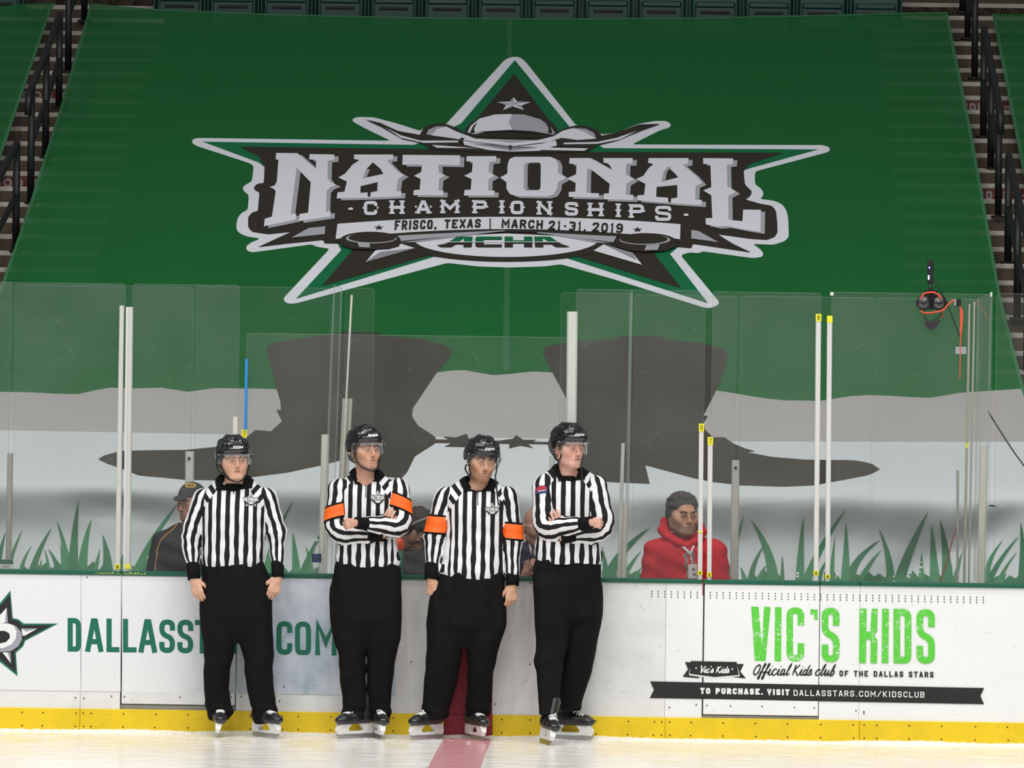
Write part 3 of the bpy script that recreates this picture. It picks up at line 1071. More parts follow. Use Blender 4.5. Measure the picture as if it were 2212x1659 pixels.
def sheet(polys, off, grid=True, top=1000):
    """Drape 2D pixel polygons over the tarp."""
    bm = bmesh.new()
    v = []
    for k, p_ in enumerate(polys):
        pv, pf = fill([p_])
        bv = [bm.verts.new((a[0], a[1], k * .01)) for a in pv]
        v += pv
        for q in pf:
            try:
                bm.faces.new([bv[i] for i in q])
            except ValueError:
                pass
    if grid and v:
        ys = [a[1] for a in v]
        xs = [a[0] for a in v]
        if max(ys) > top:
            for y in np.arange(max(min(ys), top), max(ys), 11.0):
                bmesh.ops.bisect_plane(bm, geom=bm.verts[:] + bm.edges[:] + bm.faces[:], plane_co=(0, y, 0), plane_no=(0, 1, 0), dist=1e-4)
            low = [e for e in bm.faces if max(q.co.y for q in e.verts) > top]
            for x in np.arange(math.floor(min(xs) / 26) * 26, max(xs), 26.0):
                low = [fa for fa in bm.faces if max(q.co.y for q in fa.verts) > top]
                ge = list({q for fa in low for q in fa.verts}) + list({e for fa in low for e in fa.edges}) + low
                bmesh.ops.bisect_plane(bm, geom=ge, plane_co=(x, 0, 0), plane_no=(1, 0, 0), dist=1e-4)
    bm.verts.index_update()
    V = [tarp_at(q.co.x, q.co.y, off + q.co.z * .0015) for q in bm.verts]
    F = [[q.index for q in fa.verts] for fa in bm.faces]
    bm.free()
    # face the rink
    if F:
        a, b_, c = (V[i] for i in F[0][:3])
        if np.dot(np.cross(b_ - a, c - a), np.array([0, -1, .3])) < 0:
            F = [q[::-1] for q in F]
    return V, F


def vinyl(name, col, clear=0.0, var=.06):
    m = mat(name, col, .55, spec=.3, var=var, vscale=1.7, bump=.12, bscale=420)
    if clear:
        nt = m.node_tree
        b, out = nt.nodes['Principled BSDF'], nt.nodes['Material Output']
        tr = nt.nodes.new('ShaderNodeBsdfTransparent')
        mx = nt.nodes.new('ShaderNodeMixShader')
        mx.inputs[0].default_value = clear
        nt.links.new(b.outputs[0], mx.inputs[1])
        nt.links.new(tr.outputs[0], mx.inputs[2])
        nt.links.new(mx.outputs[0], out.inputs[0])
    return m


T_ = dict(green=vinyl('tarp_green', (.0070, .140, .029), .14), hem=vinyl('tarp_hem', (.050, .200, .085), .1), white=vinyl('print_white', (.78, .79, .84), var=.03), shade=vinyl('print_shade', (.42, .425, .46), var=.03),
          mid=vinyl('print_mid_grey', (.30, .30, .33)), dark=vinyl('print_dark', (.032, .025, .018)), inner=vinyl('print_green', (.003, .15, .052)),
          field=vinyl('print_field', (.575, .60, .62), var=.05), band=vinyl('print_band', (.40, .38, .37), var=.05), hat=vinyl('print_hat', (.042, .036, .026)), blade=vinyl('print_blade', (.050, .215, .095), var=.25),
          blade2=vinyl('print_blade_dark', (.035, .165, .075), var=.25))
tarp = empty('tarp', (0, 4, .3), 'huge green mesh tarp printed with a star emblem, over the stand behind the glass', 'tarp')
edge_l = [(190, 8), (194, 12), (129, 235), (63, 443), (0, 623), (-60, 800), (-130, 1000), (-190, 1100), (-210, 1290)]
edge_r = [(2300, 1290), (2290, 1100), (2265, 1000), (2212, 838), (2163, 646), (2100, 290), (2047, 27)]
topline = [(1945, 28), (1800, 32), (1500, 38.5), (1280, 40), (1100, 40), (850, 37), (600, 31), (333, 20)]
mk('cloth', *sheet([edge_l + edge_r + topline], 0), T_['green'], tarp, True, label='green mesh cloth')
hem = []
for pts, w in (([p for p in edge_l[1:7]], 7.0), ([p for p in edge_r[2:]], -7.0)):
    for a, c in zip(pts[:-1], pts[1:]):
        hem.append([a, c, (c[0] + w, c[1]), (a[0] + w, a[1])])
tl = [(2047, 27)] + topline + [(190, 8)]
for a, c in zip(tl[:-1], tl[1:]):
    hem.append([a, c, (c[0], c[1] + 4.0), (a[0], a[1] + 4.0)])
mk('hem', *sheet(hem, .003, False), T_['hem'], tarp, label='paler sewn hem')
mk('seam', *sheet([[(1096, 42), (1106, 42), (1100, 800), (1086, 800)]], .0015, False), vinyl('tarp_seam', (.035, .165, .06), .1), tarp, label='paler sewn seam down the middle')

# second and third tarps beyond the aisles
for nm, poly, lab in (('tarp', [(-700, 30), (0, 13), (60, 8), (121, 7), (111, 20), (0, 345), (-70, 560), (-230, 1000), (-700, 1000)], 'green tarp in the top left corner, left of the aisle'),
                      ('tarp', [(2143, 30), (2800, 38), (2800, 1000), (2400, 1000), (2255, 560), (2210, 375)], 'green tarp at the right edge, right of the aisle')):
    V, F = sheet([poly], 0, False)
    c = np.mean(V, axis=0)
    t2 = empty('tarp', (c[0], 3, .5), lab, 'tarp')
    mk('cloth', V, F, T_['green'], t2)
    if poly[0][0] < 0:
        h = [[(121, 7), (115, 7), (105, 20), (111, 20)], [(111, 20), (105, 20), (-7, 345), (0, 345)], [(0, 345), (-7, 345), (-77, 560), (-70, 560)]]
    else:
        h = [[(2143, 30), (2150, 30), (2217, 375), (2210, 375)], [(2210, 375), (2217, 375), (2262, 560), (2255, 560)]]
    mk('hem', *sheet(h, .003, False), T_['hem'], t2)


def A(*pts):           # points read off the left half of the emblem, enlarged 2.86 times
    return [(370 + x / 2.86, 100 + y / 2.86) for x, y in pts]


def B(*pts):           # right half
    return [(1080 + x / 2.86, 100 + y / 2.86) for x, y in pts]


def put(name, polys, off, m, label=None, kind=None, parent=tarp):
    return mk(name, *sheet(polys, off, True), T_[m] if isinstance(m, str) else m, parent, True, label=label, kind=kind)


LY = .0022
# lower scene: pale field, grey band with wavy rim, two boots-and-hat shapes, blades of grass
band_top = [(-130, 847), (0, 847), (63, 848), (120, 851), (169, 852), (203, 844), (236, 838), (295, 839.5), (350, 838), (405, 847), (443, 842), (464, 839), (560, 840), (620, 842),
            (900, 812), (946, 805), (975, 801), (1004, 800), (1035, 806), (1066, 811), (1105, 808), (1149, 803), (1189, 805), (1240, 815), (1540, 843), (1580, 849), (1626, 857), (1660, 862), (1698, 865.5), (1771, 866.5), (1800, 862),
            (1840, 856), (1881, 854), (1920, 855.5), (1963, 858), (2009, 860), (2040, 855), (2073, 849), (2137, 845), (2212, 840), (2262, 838)]
field_top = [(-150, 927), (0, 930), (560, 940), (1189, 948), (1600, 954.5), (2212, 955), (2268, 956)]
put('pale_field', [field_top + [(2290, 1020), (2296, 1285), (-206, 1285), (-180, 1020)]], LY, 'field', 'pale printed ground')
put('grey_band', [band_top + field_top[::-1]], LY, 'band', 'grey printed hill band')
hat1 = [(577, 760), (577.5, 748.7), (585, 745), (600, 740), (661, 730.6), (733, 721.6), (741, 717.5), (820, 719.5), (827, 726), (914, 734), (961, 747), (975.5, 757.8), (973.7, 770.4), (943, 806.6),
        (892, 882.5), (890, 900.6), (903, 920.5), (928.5, 936.8), (941, 945.8), (939, 960), (906.8, 980), (896, 987.4), (880, 1020), (868, 1034), (820, 1030), (750, 992), (690, 1007), (620, 1022), (541, 1032), (470, 1038),
        (400, 1037), (300, 1028), (262, 1013), (230, 1002), (212, 993), (225, 985), (262, 975), (330, 973.5), (400, 973), (470, 966), (520, 952), (538, 941), (552, 930), (585, 933), (609, 911.5), (597, 886), (607, 887), (606, 870), (596, 835), (585, 790)]
put('hat_shape', [hat1], 2 * LY, 'hat', 'dark printed hat silhouette behind the two left officials')
hat2 = [(1172, 761), (1176, 754), (1185, 748.7), (1239, 738), (1330, 734), (1337, 727), (1431, 727.7), (1438, 734), (1518, 743), (1565, 754), (1572, 767), (1570, 785), (1550, 839), (1519.5, 898.7), (1529, 900), (1519.5, 915), (1523, 929),
        (1539, 945.7), (1565, 945.7), (1586, 960), (1608, 969), (1632, 976.5), (1614, 978), (1667, 988), (1740, 994), (1830, 995), (1849, 996), (1868, 999), (1885, 1004), (1901, 1015), (1886, 1023), (1872, 1028), (1826, 1037), (1780, 1045), (1764, 1049), (1692, 1052), (1598, 1049), (1540, 1042), (1499, 1034), (1394, 1006),
        (1403.5, 1046), (1330, 1043), (1285, 1040), (1240, 1030), (1205, 1000), (1187, 976), (1183, 960), (1188, 945), (1215, 930), (1232, 905), (1228, 880), (1221, 857), (1190, 800)]
put('hat_shape', [hat2], 2 * LY, 'hat', 'dark printed hat silhouette behind the fourth official')
strg = [[(939, 950), (1189, 956), (1189, 961), (939, 958)],
        [(957, 944), (985, 946), (1008, 938), (1016, 955), (1040, 952), (1028, 962), (1036, 972), (1006, 967), (960, 966), (978, 957)],
        [(1076, 953), (1108, 949), (1115, 941), (1130, 951), (1160, 951), (1140, 960), (1152, 969), (1124, 964), (1100, 970), (1100, 959)]]
put('star_string', strg, 2 * LY, 'hat', 'dark printed star string')


def blade(bx_, by, tx, ty, w, bend, n=9):
    """Grass blade from base to tip, bent sideways, tapering to a point."""
    mx, my = (bx_ + tx) / 2 + bend, (by + ty) / 2
    c, ws = [], []
    for i in range(n + 1):
        t = i / n
        c.append(((1 - t) ** 2 * bx_ + 2 * t * (1 - t) * mx + t * t * tx, (1 - t) ** 2 * by + 2 * t * (1 - t) * my + t * t * ty))
        ws.append(max(.4, w * (1 - t) ** .75))
    return stroke(c, ws)


GR = [(-8, 1245, 12, 1150, 18, -4), (14, 1245, 49, 1145, 12, -6), (47, 1232, 70, 1178, 9, -6), (70, 1238, 112, 1140, 16, -8), (83, 1238, 91, 1208, 8, 2), (106, 1238, 97, 1186, 8, 4), (126, 1238, 105, 1186, 14, 8), (139, 1238, 131, 1174, 12, 2),
      (150, 1240, 124, 1126, 17, 6), (158, 1242, 168, 1080, 24, -4), (178, 1242, 197, 1120, 24, -8), (204, 1240, 216, 1186, 12, 2), (233, 1242, 222, 1155, 25, 8), (262, 1240, 266, 1196, 12, 0), (292, 1245, 385, 1085, 20, -14), (305, 1245, 330, 1195, 12, -4),
      (575, 1250, 634, 1080, 18, -22), (640, 1250, 632, 1150, 20, 2), (650, 1250, 700, 1140, 17, -8), (600, 1250, 590, 1190, 16, 4), (672, 1250, 660, 1180, 14, 4),
      (1316, 1252, 1405, 1138, 26, -34), (1345, 1252, 1385, 1190, 14, -6), (1372, 1252, 1385, 1225, 10, 0), (1310, 1252, 1300, 1180, 16, 3), (1580, 1255, 1608, 1110, 14, -10), (1610, 1255, 1600, 1225, 12, 0),
      (1622, 1255, 1652, 1176, 14, -12), (1640, 1255, 1655, 1222, 14, -4), (1670, 1258, 1622, 1120, 26, 22), (1690, 1258, 1690, 1200, 10, 0), (1728, 1258, 1736, 1114, 20, -3), (1742, 1258, 1828, 1100, 20, -16), (1768, 1258, 1790, 1205, 12, -6),
      (1797, 1258, 1805, 1160, 12, -4), (1826, 1258, 1828, 1128, 20, 2), (1838, 1258, 1902, 1166, 22, -34), (1858, 1258, 1904, 1188, 14, -8), (1926, 1260, 1899, 1141, 20, 12), (1944, 1260, 2005, 1103, 26, -10), (1992, 1260, 1992, 1194, 14, 0),
      (2020, 1260, 2012, 1132, 22, 2), (2046, 1260, 2030, 1122, 26, 10), (2062, 1260, 2080, 1190, 12, -4), (2130, 1262, 2165, 1167, 16, -22), (2132, 1262, 2200, 1157, 14, -12), (2152, 1262, 2195, 1192, 10, -6), (2160, 1262, 2172, 1236, 9, 0),
      (2206, 1262, 2205, 1125, 20, 4), (2226, 1262, 2240, 1130, 20, 0), (450, 1245, 480, 1120, 20, -14), (830, 1250, 850, 1130, 18, -4), (1100, 1250, 1128, 1140, 20, -8)]
for k, g in enumerate(GR):
    put('grass_blade', [[tuple(p) for p in q] for q in blade(*g)], (3 + (k % 2)) * LY, 'blade' if k % 3 else 'blade2')
for x0, x1 in ((-200, 20), (50, 240), (285, 340), (560, 700), (1300, 1400), (1625, 1690), (1780, 2070), (2130, 2290)):
    n = int((x1 - x0) / 12)
    tp = [(x0 + (x1 - x0) * i / n, 1222 + .015 * (x0 - 200) * .8 + (8 if i % 2 else -4) + random.uniform(-4, 4)) for i in range(n + 1)]
    put('grass_base', [tp + [(x1, 1285), (x0, 1285)]], 2.5 * LY, 'blade2')

# ---- the emblem
o1 = A((2095, 70), (2120, 66), (2145, 68)) + B((110, 67), (135, 76), (165, 105), (470, 490), (540, 500), (600, 520), (625, 548), (720, 535), (860, 480), (960, 463), (1030, 463), (1060, 485), (1045, 505), (990, 520), (900, 565), (815, 608), (2000, 612), (2040, 628), (2035, 650), (2010, 660),
     (1575, 775), (1575, 855), (1600, 870), (1625, 895), (1628, 925), (1605, 945), (1690, 955), (1740, 975), (1768, 1010), (1780, 1060), (1785, 1180), (1760, 1205), (1690, 1228), (1560, 1222), (1612, 1258), (1630, 1285), (1615, 1305), (1560, 1310), (1250, 1268), (1230, 1280), (1170, 1275), (1115, 1292),
     (1355, 1582), (1348, 1600), (1300, 1620), (1262, 1616), (700, 1440), (375, 1348), (270, 1362), (60, 1368)) + \
    A((1900, 1362), (1705, 1340), (770, 1590), (720, 1592), (692, 1572), (700, 1550), (980, 1252), (895, 1240), (870, 1225), (500, 1275), (468, 1265), (460, 1240), (490, 1215), (552, 1190), (460, 1175), (412, 1150), (400, 1120), (410, 1060), (440, 1025), (472, 1015), (480, 920), (448, 898), (440, 870), (480, 845), (498, 835), (510, 742), (488, 725),
      (150, 615), (125, 595), (135, 572), (180, 568), (1355, 585), (1200, 510), (1122, 468), (1118, 450), (1150, 438), (1250, 440), (1400, 480), (1540, 525), (1562, 500), (1620, 485), (1695, 485), (2060, 85))


def soften(pts, r):
    """Closed outline with its corners rounded by r pixels."""
    out = []
    n = len(pts)
    for i in range(n):
        a, q0, q1 = (np.array(pts[k % n], float) for k in (i, i - 1, i + 1))
        l0, l1 = np.linalg.norm(q0 - a), np.linalg.norm(q1 - a)
        if min(l0, l1) < 1e-6:
            continue
        k0, k1 = min(r, l0 * .45), min(r, l1 * .45)
        s_, e_ = a + (q0 - a) / l0 * k0, a + (q1 - a) / l1 * k1
        out += [tuple((1 - t) ** 2 * s_ + 2 * t * (1 - t) * a + t * t * e_) for t in (0, .33, .67, 1)]
    return out


o1 = soften(o1, 7)
emb = put('emblem_border', [o1], LY, 'white', 'pale outline of the star emblem')
o2 = B((92, 88), (430, 500), (640, 632), (1965, 640), (1540, 757), (1500, 772), (1400, 1000), (1050, 1285), (1285, 1590), (400, 1308)) + A((2110, 1330), (1640, 1298), (770, 1563), (1050, 1262), (900, 1000), (540, 720), (195, 592), (1500, 612), (1790, 480))
put('emblem_star', [o2], 2 * LY, 'inner', 'green band of the star')
dk = [B((88, 175), (350, 520), (300, 640)) + A((1900, 640), (1830, 520)),
      A((425, 625), (1580, 640)) + B((540, 658), (1755, 662), (1545, 730), (1530, 745), (1505, 772), (1512, 855), (1527, 873), (1557, 900), (1547, 930), (1515, 950), (1600, 975), (1680, 990), (1705, 1020), (1712, 1090), (1715, 1150), (1700, 1180), (1650, 1200), (1540, 1192), (1440, 1178), (1345, 1165),
        (1440, 1225), (1552, 1278), (1190, 1224), (1184, 1252), (1115, 1245)) + A((945, 1222), (940, 1200), (700, 1225), (535, 1245), (742, 1150), (600, 1165), (500, 1150), (475, 1122), (475, 1060), (500, 1030), (535, 1022), (545, 905), (515, 893), (510, 872), (535, 852), (572, 850), (577, 735), (552, 718), (550, 690)),
      A((1120, 1262), (930, 1485), (1610, 1293), (1800, 1200)), B((955, 1288), (1122, 1500), (470, 1302), (330, 1220), (1000, 1250))]
dk = [dk[0], soften(dk[1], 4)] + dk[2:]
put('emblem_shield', dk, 3 * LY, 'dark', 'dark brown shield of the emblem')
# oval with league letters
put('oval_rim', [A((1430, 1185)) + [(1094.5 + 238 * math.cos(math.radians(a)), 521 + 46 * math.sin(math.radians(a))) for a in range(170, 9, -8)] + B((640, 1190))], 4 * LY, 'dark')
put('oval', [[(890, 525)] + [(1094 + 200 * math.cos(math.radians(a)), 519 + 39 * math.sin(math.radians(a))) for a in range(172, 7, -8)] + [(1292, 528), (1200, 512), (1094, 507), (985, 512)]], 5 * LY, 'white', 'pale oval under the ribbon')


def rib(y0, x, up):      # ribbon edge curve
    return y0 + ((x - 1095) / 376.0) ** 2 * up


rt = [(x, rib(472, x, 16)) for x in np.linspace(729, 1470, 25)]
rbm = [(x, rib(498.5, x, 22)) for x in np.linspace(1469, 725, 25)]
put('ribbon_shadow', [[(x, y - 6) for x, y in rt] + [(x, y + 6) for x, y in rbm]], 5.5 * LY, 'dark')
put('ribbon', [rt + rbm], 6.5 * LY, 'white', 'pale ribbon with the place and the dates')
put('streaks', [A((1400, 1180), (2060, 1148), (2060, 1153), (1415, 1215)), A((1420, 1222), (1950, 1160), (1950, 1164), (1500, 1222)), B((720, 1185), (230, 1160), (230, 1165), (700, 1222)), B((690, 1228), (330, 1172), (330, 1176), (600, 1225))], 7 * LY, 'shade')
# pucks
pk = [('dark', [ell2(800, 522, 65, 17), [(735, 522), (866, 522), (862, 536), (840, 542), (800, 544), (760, 542), (737, 534)], ell2(1395, 525, 65, 17), [(1330, 525), (1460, 525), (1458, 538), (1435, 547), (1395, 549), (1355, 545), (1334, 538)]]),
      ('shade', [ell2(802, 520, 55, 11), ell2(1393, 523, 55, 11)]), ('dark', [ell2(804, 519, 51, 10), ell2(1391, 522, 51, 10)]),
      ('shade', [[(772, 529), (799, 530), (799, 541), (776, 540)], [(1396, 536), (1425, 534), (1421, 546), (1392, 547)]])]
for k, (m_, ps) in enumerate(pk):
    put('puck_print', ps, (8 + k) * LY, m_, kind='stuff')
for q_ in [A((742, 1190), (850, 1130), (952, 1120), (948, 1168)), B((1182, 1143), (1225, 1148), (1350, 1218), (1182, 1195))]:
    put('ribbon_tail', [q_], 5 * LY, 'shade')
for q_ in [A((1200, 1342), (1260, 1270), (1420, 1228), (1505, 1255)), B((578, 1270), (640, 1232), (820, 1285), (878, 1358))]:
    put('ray', [q_], 5 * LY, 'white')
for q_ in [A((1200, 1342), (1290, 1280), (1500, 1256)), B((640, 1232), (820, 1285), (845, 1330))]:
    put('ray_shade', [q_], 6 * LY, 'mid')

# hat on top of the shield
hat = [('dark', [ell2(1105, 292, 102, 48)[18:] + [(1210, 300), (1000, 300)], A((1535, 555), (1560, 508), (1620, 486), (1690, 484), (1760, 510), (1840, 560), (2095, 600)) + B((60, 600), (250, 590), (330, 560), (400, 512), (470, 496), (540, 502), (600, 522), (628, 560), (720, 540), (860, 490), (990, 486), (880, 525), (720, 590), (600, 620), (540, 660), (200, 668)) +
                 A((1850, 660), (1600, 640), (1530, 600), (1430, 580), (1300, 505), (1200, 460), (1290, 480), (1400, 530))]),
       ('white', [A((1830, 540), (1850, 500), (1905, 455), (2000, 430), (2090, 428)) + B((60, 428), (150, 432), (250, 462), (310, 505), (340, 545), (330, 556), (200, 535), (80, 528)) + A((2095, 530), (1960, 535), (1870, 552)),
                  A((1575, 555), (1590, 525), (1640, 505), (1700, 505), (1760, 535), (1880, 580), (2095, 606)) + B((60, 606), (230, 590), (330, 565), (390, 530), (450, 515), (530, 520), (580, 545), (595, 580), (480, 588), (380, 575), (300, 600), (90, 625)) + A((2095, 625), (1880, 600), (1720, 575)),
                  A((1325, 512), (1420, 560), (1540, 592), (1770, 592), (1775, 603), (1560, 606), (1420, 575)), B((850, 530), (720, 575), (600, 600), (395, 605), (392, 615), (600, 612), (740, 585)),
                  A((1800, 590), (1840, 598), (2095, 632)) + B((65, 632), (250, 612), (345, 590), (358, 620), (240, 655), (80, 660)) + A((2095, 660), (1960, 650), (1810, 618)), A((1610, 618), (1900, 640), (1640, 636)), B((545, 640), (520, 655), (260, 650), (300, 635))]),
       ('shade', [B((75, 430), (150, 432), (250, 462), (310, 505), (340, 545), (330, 556), (200, 535), (80, 528), (55, 480)), A((1575, 555), (1590, 525), (1640, 505), (1700, 505), (1640, 520), (1605, 560)), B((450, 515), (530, 520), (580, 545), (595, 580), (560, 560), (510, 530)),
                  A((1840, 610), (2095, 645)) + B((60, 645), (240, 635), (80, 655)) + A((2095, 655))]),
       ('dark', [A((1890, 480), (1870, 520), (1875, 548), (1845, 545), (1865, 505)), B((278, 480), (300, 515), (298, 550), (325, 548), (310, 505)), B((52, 625), (75, 625), (65, 660)), A((1790, 575), (1810, 580), (1795, 615), (1775, 600)), B((345, 585), (385, 590), (390, 625), (355, 635)), A((1860, 542), (2095, 528)) + B((60, 528), (200, 536), (300, 556), (200, 545), (60, 537)) + A((2095, 538))])]
for k, (m_, ps) in enumerate(hat):
    put('hat_print', ps, (5 + k) * LY, m_, label='printed cowboy hat' if k == 0 else None)
sx, sy = 1109.5, 229
st5 = [A((2115, 325), (2145, 352), (2215, 352)), 0]
star_pts = [(1110, 213), (1117, 222), (1146, 223.5), (1126, 230.5), (1132, 241), (1109.5, 233), (1086, 241), (1093, 230), (1073, 223), (1101, 222)]
put('crest_star', [star_pts], 5 * LY, 'white', 'small faceted star above the hat')
c0 = (1109.5, 227)
put('crest_star_facets', [[c0, star_pts[i], star_pts[(i + 1) % 10]] for i in (1, 3, 5, 7, 9)], 6 * LY, 'shade')

# ---- NATIONAL, letter by letter
NAT = [('N', A, [(648, 668), (780, 670), (895, 768), (893, 712), (852, 708), (855, 675), (1008, 678), (1006, 712), (968, 716), (965, 820), (985, 850), (1022, 866), (980, 882), (960, 905), (955, 1032), (985, 1028), (983, 1062), (790, 1090), (793, 1045), (845, 1038), (862, 850), (775, 760), (738, 1048), (772, 1043), (768, 1082), (573, 1122), (577, 1075), (622, 1062), (645, 905), (632, 890), (608, 880), (640, 868), (652, 845), (662, 712), (645, 706)], []),
       ('A', A, [(1130, 678), (1372, 678), (1370, 708), (1335, 714), (1345, 728), (1395, 780), (1440, 806), (1402, 830), (1390, 905), (1422, 905), (1418, 938), (1230, 945), (1215, 946), (1022, 950), (1027, 912), (1070, 908), (1085, 845), (1032, 820), (1075, 795), (1120, 740), (1165, 712), (1128, 706)],
        [[(1245, 728), (1290, 765), (1310, 798), (1185, 825), (1205, 770)], [(1170, 875), (1275, 850), (1272, 905), (1232, 912), (1230, 938), (1215, 940), (1212, 912), (1168, 915)]]),
       ('T', A, [(1430, 680), (1785, 683), (1782, 745), (1650, 742), (1652, 790), (1695, 806), (1655, 830), (1650, 900), (1682, 902), (1680, 932), (1495, 930), (1498, 898), (1535, 895), (1540, 830), (1500, 810), (1545, 785), (1548, 742), (1428, 742)], []),
       ('I', A, [(1825, 688), (2008, 688), (2005, 722), (1965, 726), (1960, 785), (2000, 810), (1960, 832), (1958, 900), (1998, 902), (1995, 932), (1808, 932), (1812, 898), (1850, 895), (1855, 830), (1810, 810), (1858, 785), (1862, 724), (1822, 720)], []),
       ('O', B, [(90, 692), (310, 692), (345, 705), (360, 740), (358, 790), (410, 822), (358, 850), (352, 890), (330, 925), (290, 938), (100, 935), (60, 922), (40, 890), (40, 850), (0, 820), (45, 795), (48, 735), (60, 705)], [[(165, 730), (245, 730), (252, 745), (250, 885), (240, 898), (160, 898), (148, 885), (150, 745)]]),
       ('N', B, [(430, 700), (560, 700), (695, 775), (672, 735), (640, 728), (638, 700), (820, 700), (818, 735), (780, 738), (778, 800), (830, 832), (782, 858), (778, 925), (825, 928), (822, 960), (640, 955), (640, 920), (672, 918), (678, 860), (560, 768), (538, 770), (535, 915), (612, 918), (610, 945), (425, 940), (425, 910), (465, 908), (468, 855), (415, 825), (470, 800), (472, 738), (428, 735)], []),
       ('A', B, [(918, 700), (1165, 700), (1162, 735), (1130, 742), (1205, 805), (1250, 855), (1210, 872), (1205, 955), (1248, 960), (1245, 992), (1058, 980), (1040, 977), (848, 962), (850, 930), (890, 928), (898, 860), (840, 830), (885, 810), (920, 760), (950, 737), (915, 730)],
        [[(1035, 755), (1080, 795), (1100, 820), (1000, 845), (1010, 790)], [(968, 880), (1095, 868), (1095, 945), (1057, 950), (1055, 975), (1040, 975), (1038, 945), (965, 940)]]),
       ('L', B, [(1255, 700), (1440, 702), (1438, 740), (1402, 744), (1405, 875), (1458, 910), (1410, 935), (1412, 1082), (1498, 1090), (1502, 1018), (1612, 1020), (1610, 1158), (1500, 1140), (1400, 1120), (1345, 1125), (1272, 1110), (1270, 1072), (1312, 1070), (1305, 930), (1255, 900), (1305, 880), (1300, 742), (1255, 735)], [])]
for nm, fn, pts, holes in NAT:
    L = put('letter', [fn(*pts)], 6 * LY, 'white', f'pale letter {nm} of NATIONAL')
    sh = [(x + 26, y + 10) for x, y in pts]
    put('letter_shade', [fn(*sh)], 5 * LY, 'shade', parent=L)
    for hpts in holes:
        put('counter', [fn(*hpts)], 7 * LY, 'dark', parent=L)
        if hpts is not holes[0]:
            continue
        x0, x1_ = min(p[0] for p in hpts), max(p[0] for p in hpts)
        lft = sorted([p for p in hpts if p[0] < x0 + .45 * (x1_ - x0)], key=lambda p: p[1])
        if len(lft) >= 2:
            band = lft + [(p[0] + 22, p[1] + (4 if p is lft[0] else -3)) for p in lft[::-1]]
            put('counter_shade', [fn(*band)], 8 * LY, 'shade', parent=L)


def pxtext(txt, boxes, sw, slant=0.0, r=None):
    """Letters in pixel boxes (x0, x1, y top, y bottom)."""
    out = []
    for c, (x0, x1, yt, yb) in zip(txt, boxes):
        for q in glyph_polys(c, x0, 0, x1 - x0, yb - yt, sw, r, slant):
            out.append([(p[0], yb - p[1]) for p in q])
    return out


def spread_boxes(txt, x0, x1, yt0, yb0, yt1, yb1, gap=.28, curve=0.0):
    ws = [WIDE.get(c, 1.0) for c in txt]
    u = (x1 - x0) / (sum(ws) + gap * (len(txt) - 1))
    out, cx = [], x0
    for c, k in zip(txt, ws):
        t = (cx + k * u / 2 - x0) / (x1 - x0)
        s = curve * 4 * t * (1 - t)
        out.append((cx, cx + k * u, yt0 + (yt1 - yt0) * t + s, yb0 + (yb1 - yb0) * t + s))
        cx += (k + gap) * u
    return out


def bxs(fn, items):
    return [(*[fn((a, 0))[0][0], fn((c, 0))[0][0]], fn((0, t))[0][1], fn((0, b_))[0][1]) for a, c, t, b_ in items]


ch = [(786, 815, 437.5, 468), (843, 872, 436.8, 466), (899, 930, 436.2, 465), (953, 991, 436, 464.5), (1022, 1052, 436.2, 464.8), (1076, 1092, 436.6, 465.2), (1103, 1131, 437.2, 466.4),
      (1161, 1191, 438.6, 467.6), (1220, 1249, 440, 469.5), (1271, 1302, 442, 471.2), (1327, 1344, 443.6, 473), (1360, 1391, 445, 474.5), (1415, 1450, 448.5, 481)]
cp = pxtext('CHAMPIONSHIPS', ch, 7.0, r=6)
for (x0, x1, yt, yb), c in zip(ch, 'CHAMPIONSHIPS'):      # slab feet and small spurs half way up
    ym = (yt + yb) / 2
    for sx, xa in ((-1, x0), (1, x1)):
        if c in 'HMNOPACI':
            xc = xa if c != 'I' else (x0 + x1) / 2 + sx * 3.5
            cp.append([(xc + sx * 4, ym), (xc - sx * 1, ym - 3.5), (xc - sx * 1, ym + 3.5)])
        if c in 'HMNA' or (c == 'P' and sx < 0) or c == 'I':
            xc = (xa - sx * 3.5) if c != 'I' else (x0 + x1) / 2
            cp.append([(xc - 6, yb - 4), (xc + 6, yb - 4), (xc + 6, yb), (xc - 6, yb)])
            if c != 'A':
                cp.append([(xc - 6, yt), (xc + 6, yt), (xc + 6, yt + 4), (xc - 6, yt + 4)])
cp += [ell2(757.5, 455, 5.6, 2.8, n=12), ell2(1482, 468, 5.6, 2.8, n=12)]
put('lettering', cp, 6 * LY, 'white', 'pale word CHAMPIONSHIPS')
for wd, x0, x1, a0, b0, a1, b1 in (('FRISCO,', 852, 943, 480.5, 501.5, 478.8, 499), ('TEXAS', 959.5, 1038, 478.6, 498, 477.4, 496.2), ('MARCH', 1083, 1172, 477.5, 496.5, 480, 499), ('21-31,', 1184.5, 1266, 481, 500.5, 484, 504), ('2019', 1279, 1345, 484.5, 504.5, 487.5, 508)):
    put('lettering', pxtext(wd, spread_boxes(wd, x0, x1, a0, b0, a1, b1, gap=.30), 4.3, .07), 8 * LY, 'dark', f'dark ribbon lettering {wd}')
put('lettering', [[(1057.5, 476), (1060, 476), (1060, 500), (1057.5, 500)]], 8 * LY, 'dark')
for cx, cy in ((818.5, 496), (1377, 500.5)):
    put('ribbon_star', [[(cx + (x - cx) * 1.05, cy + (y - cy) * .62) for x, y in star2(cx, cy, 10.5, .38)]], 8 * LY, 'dark')


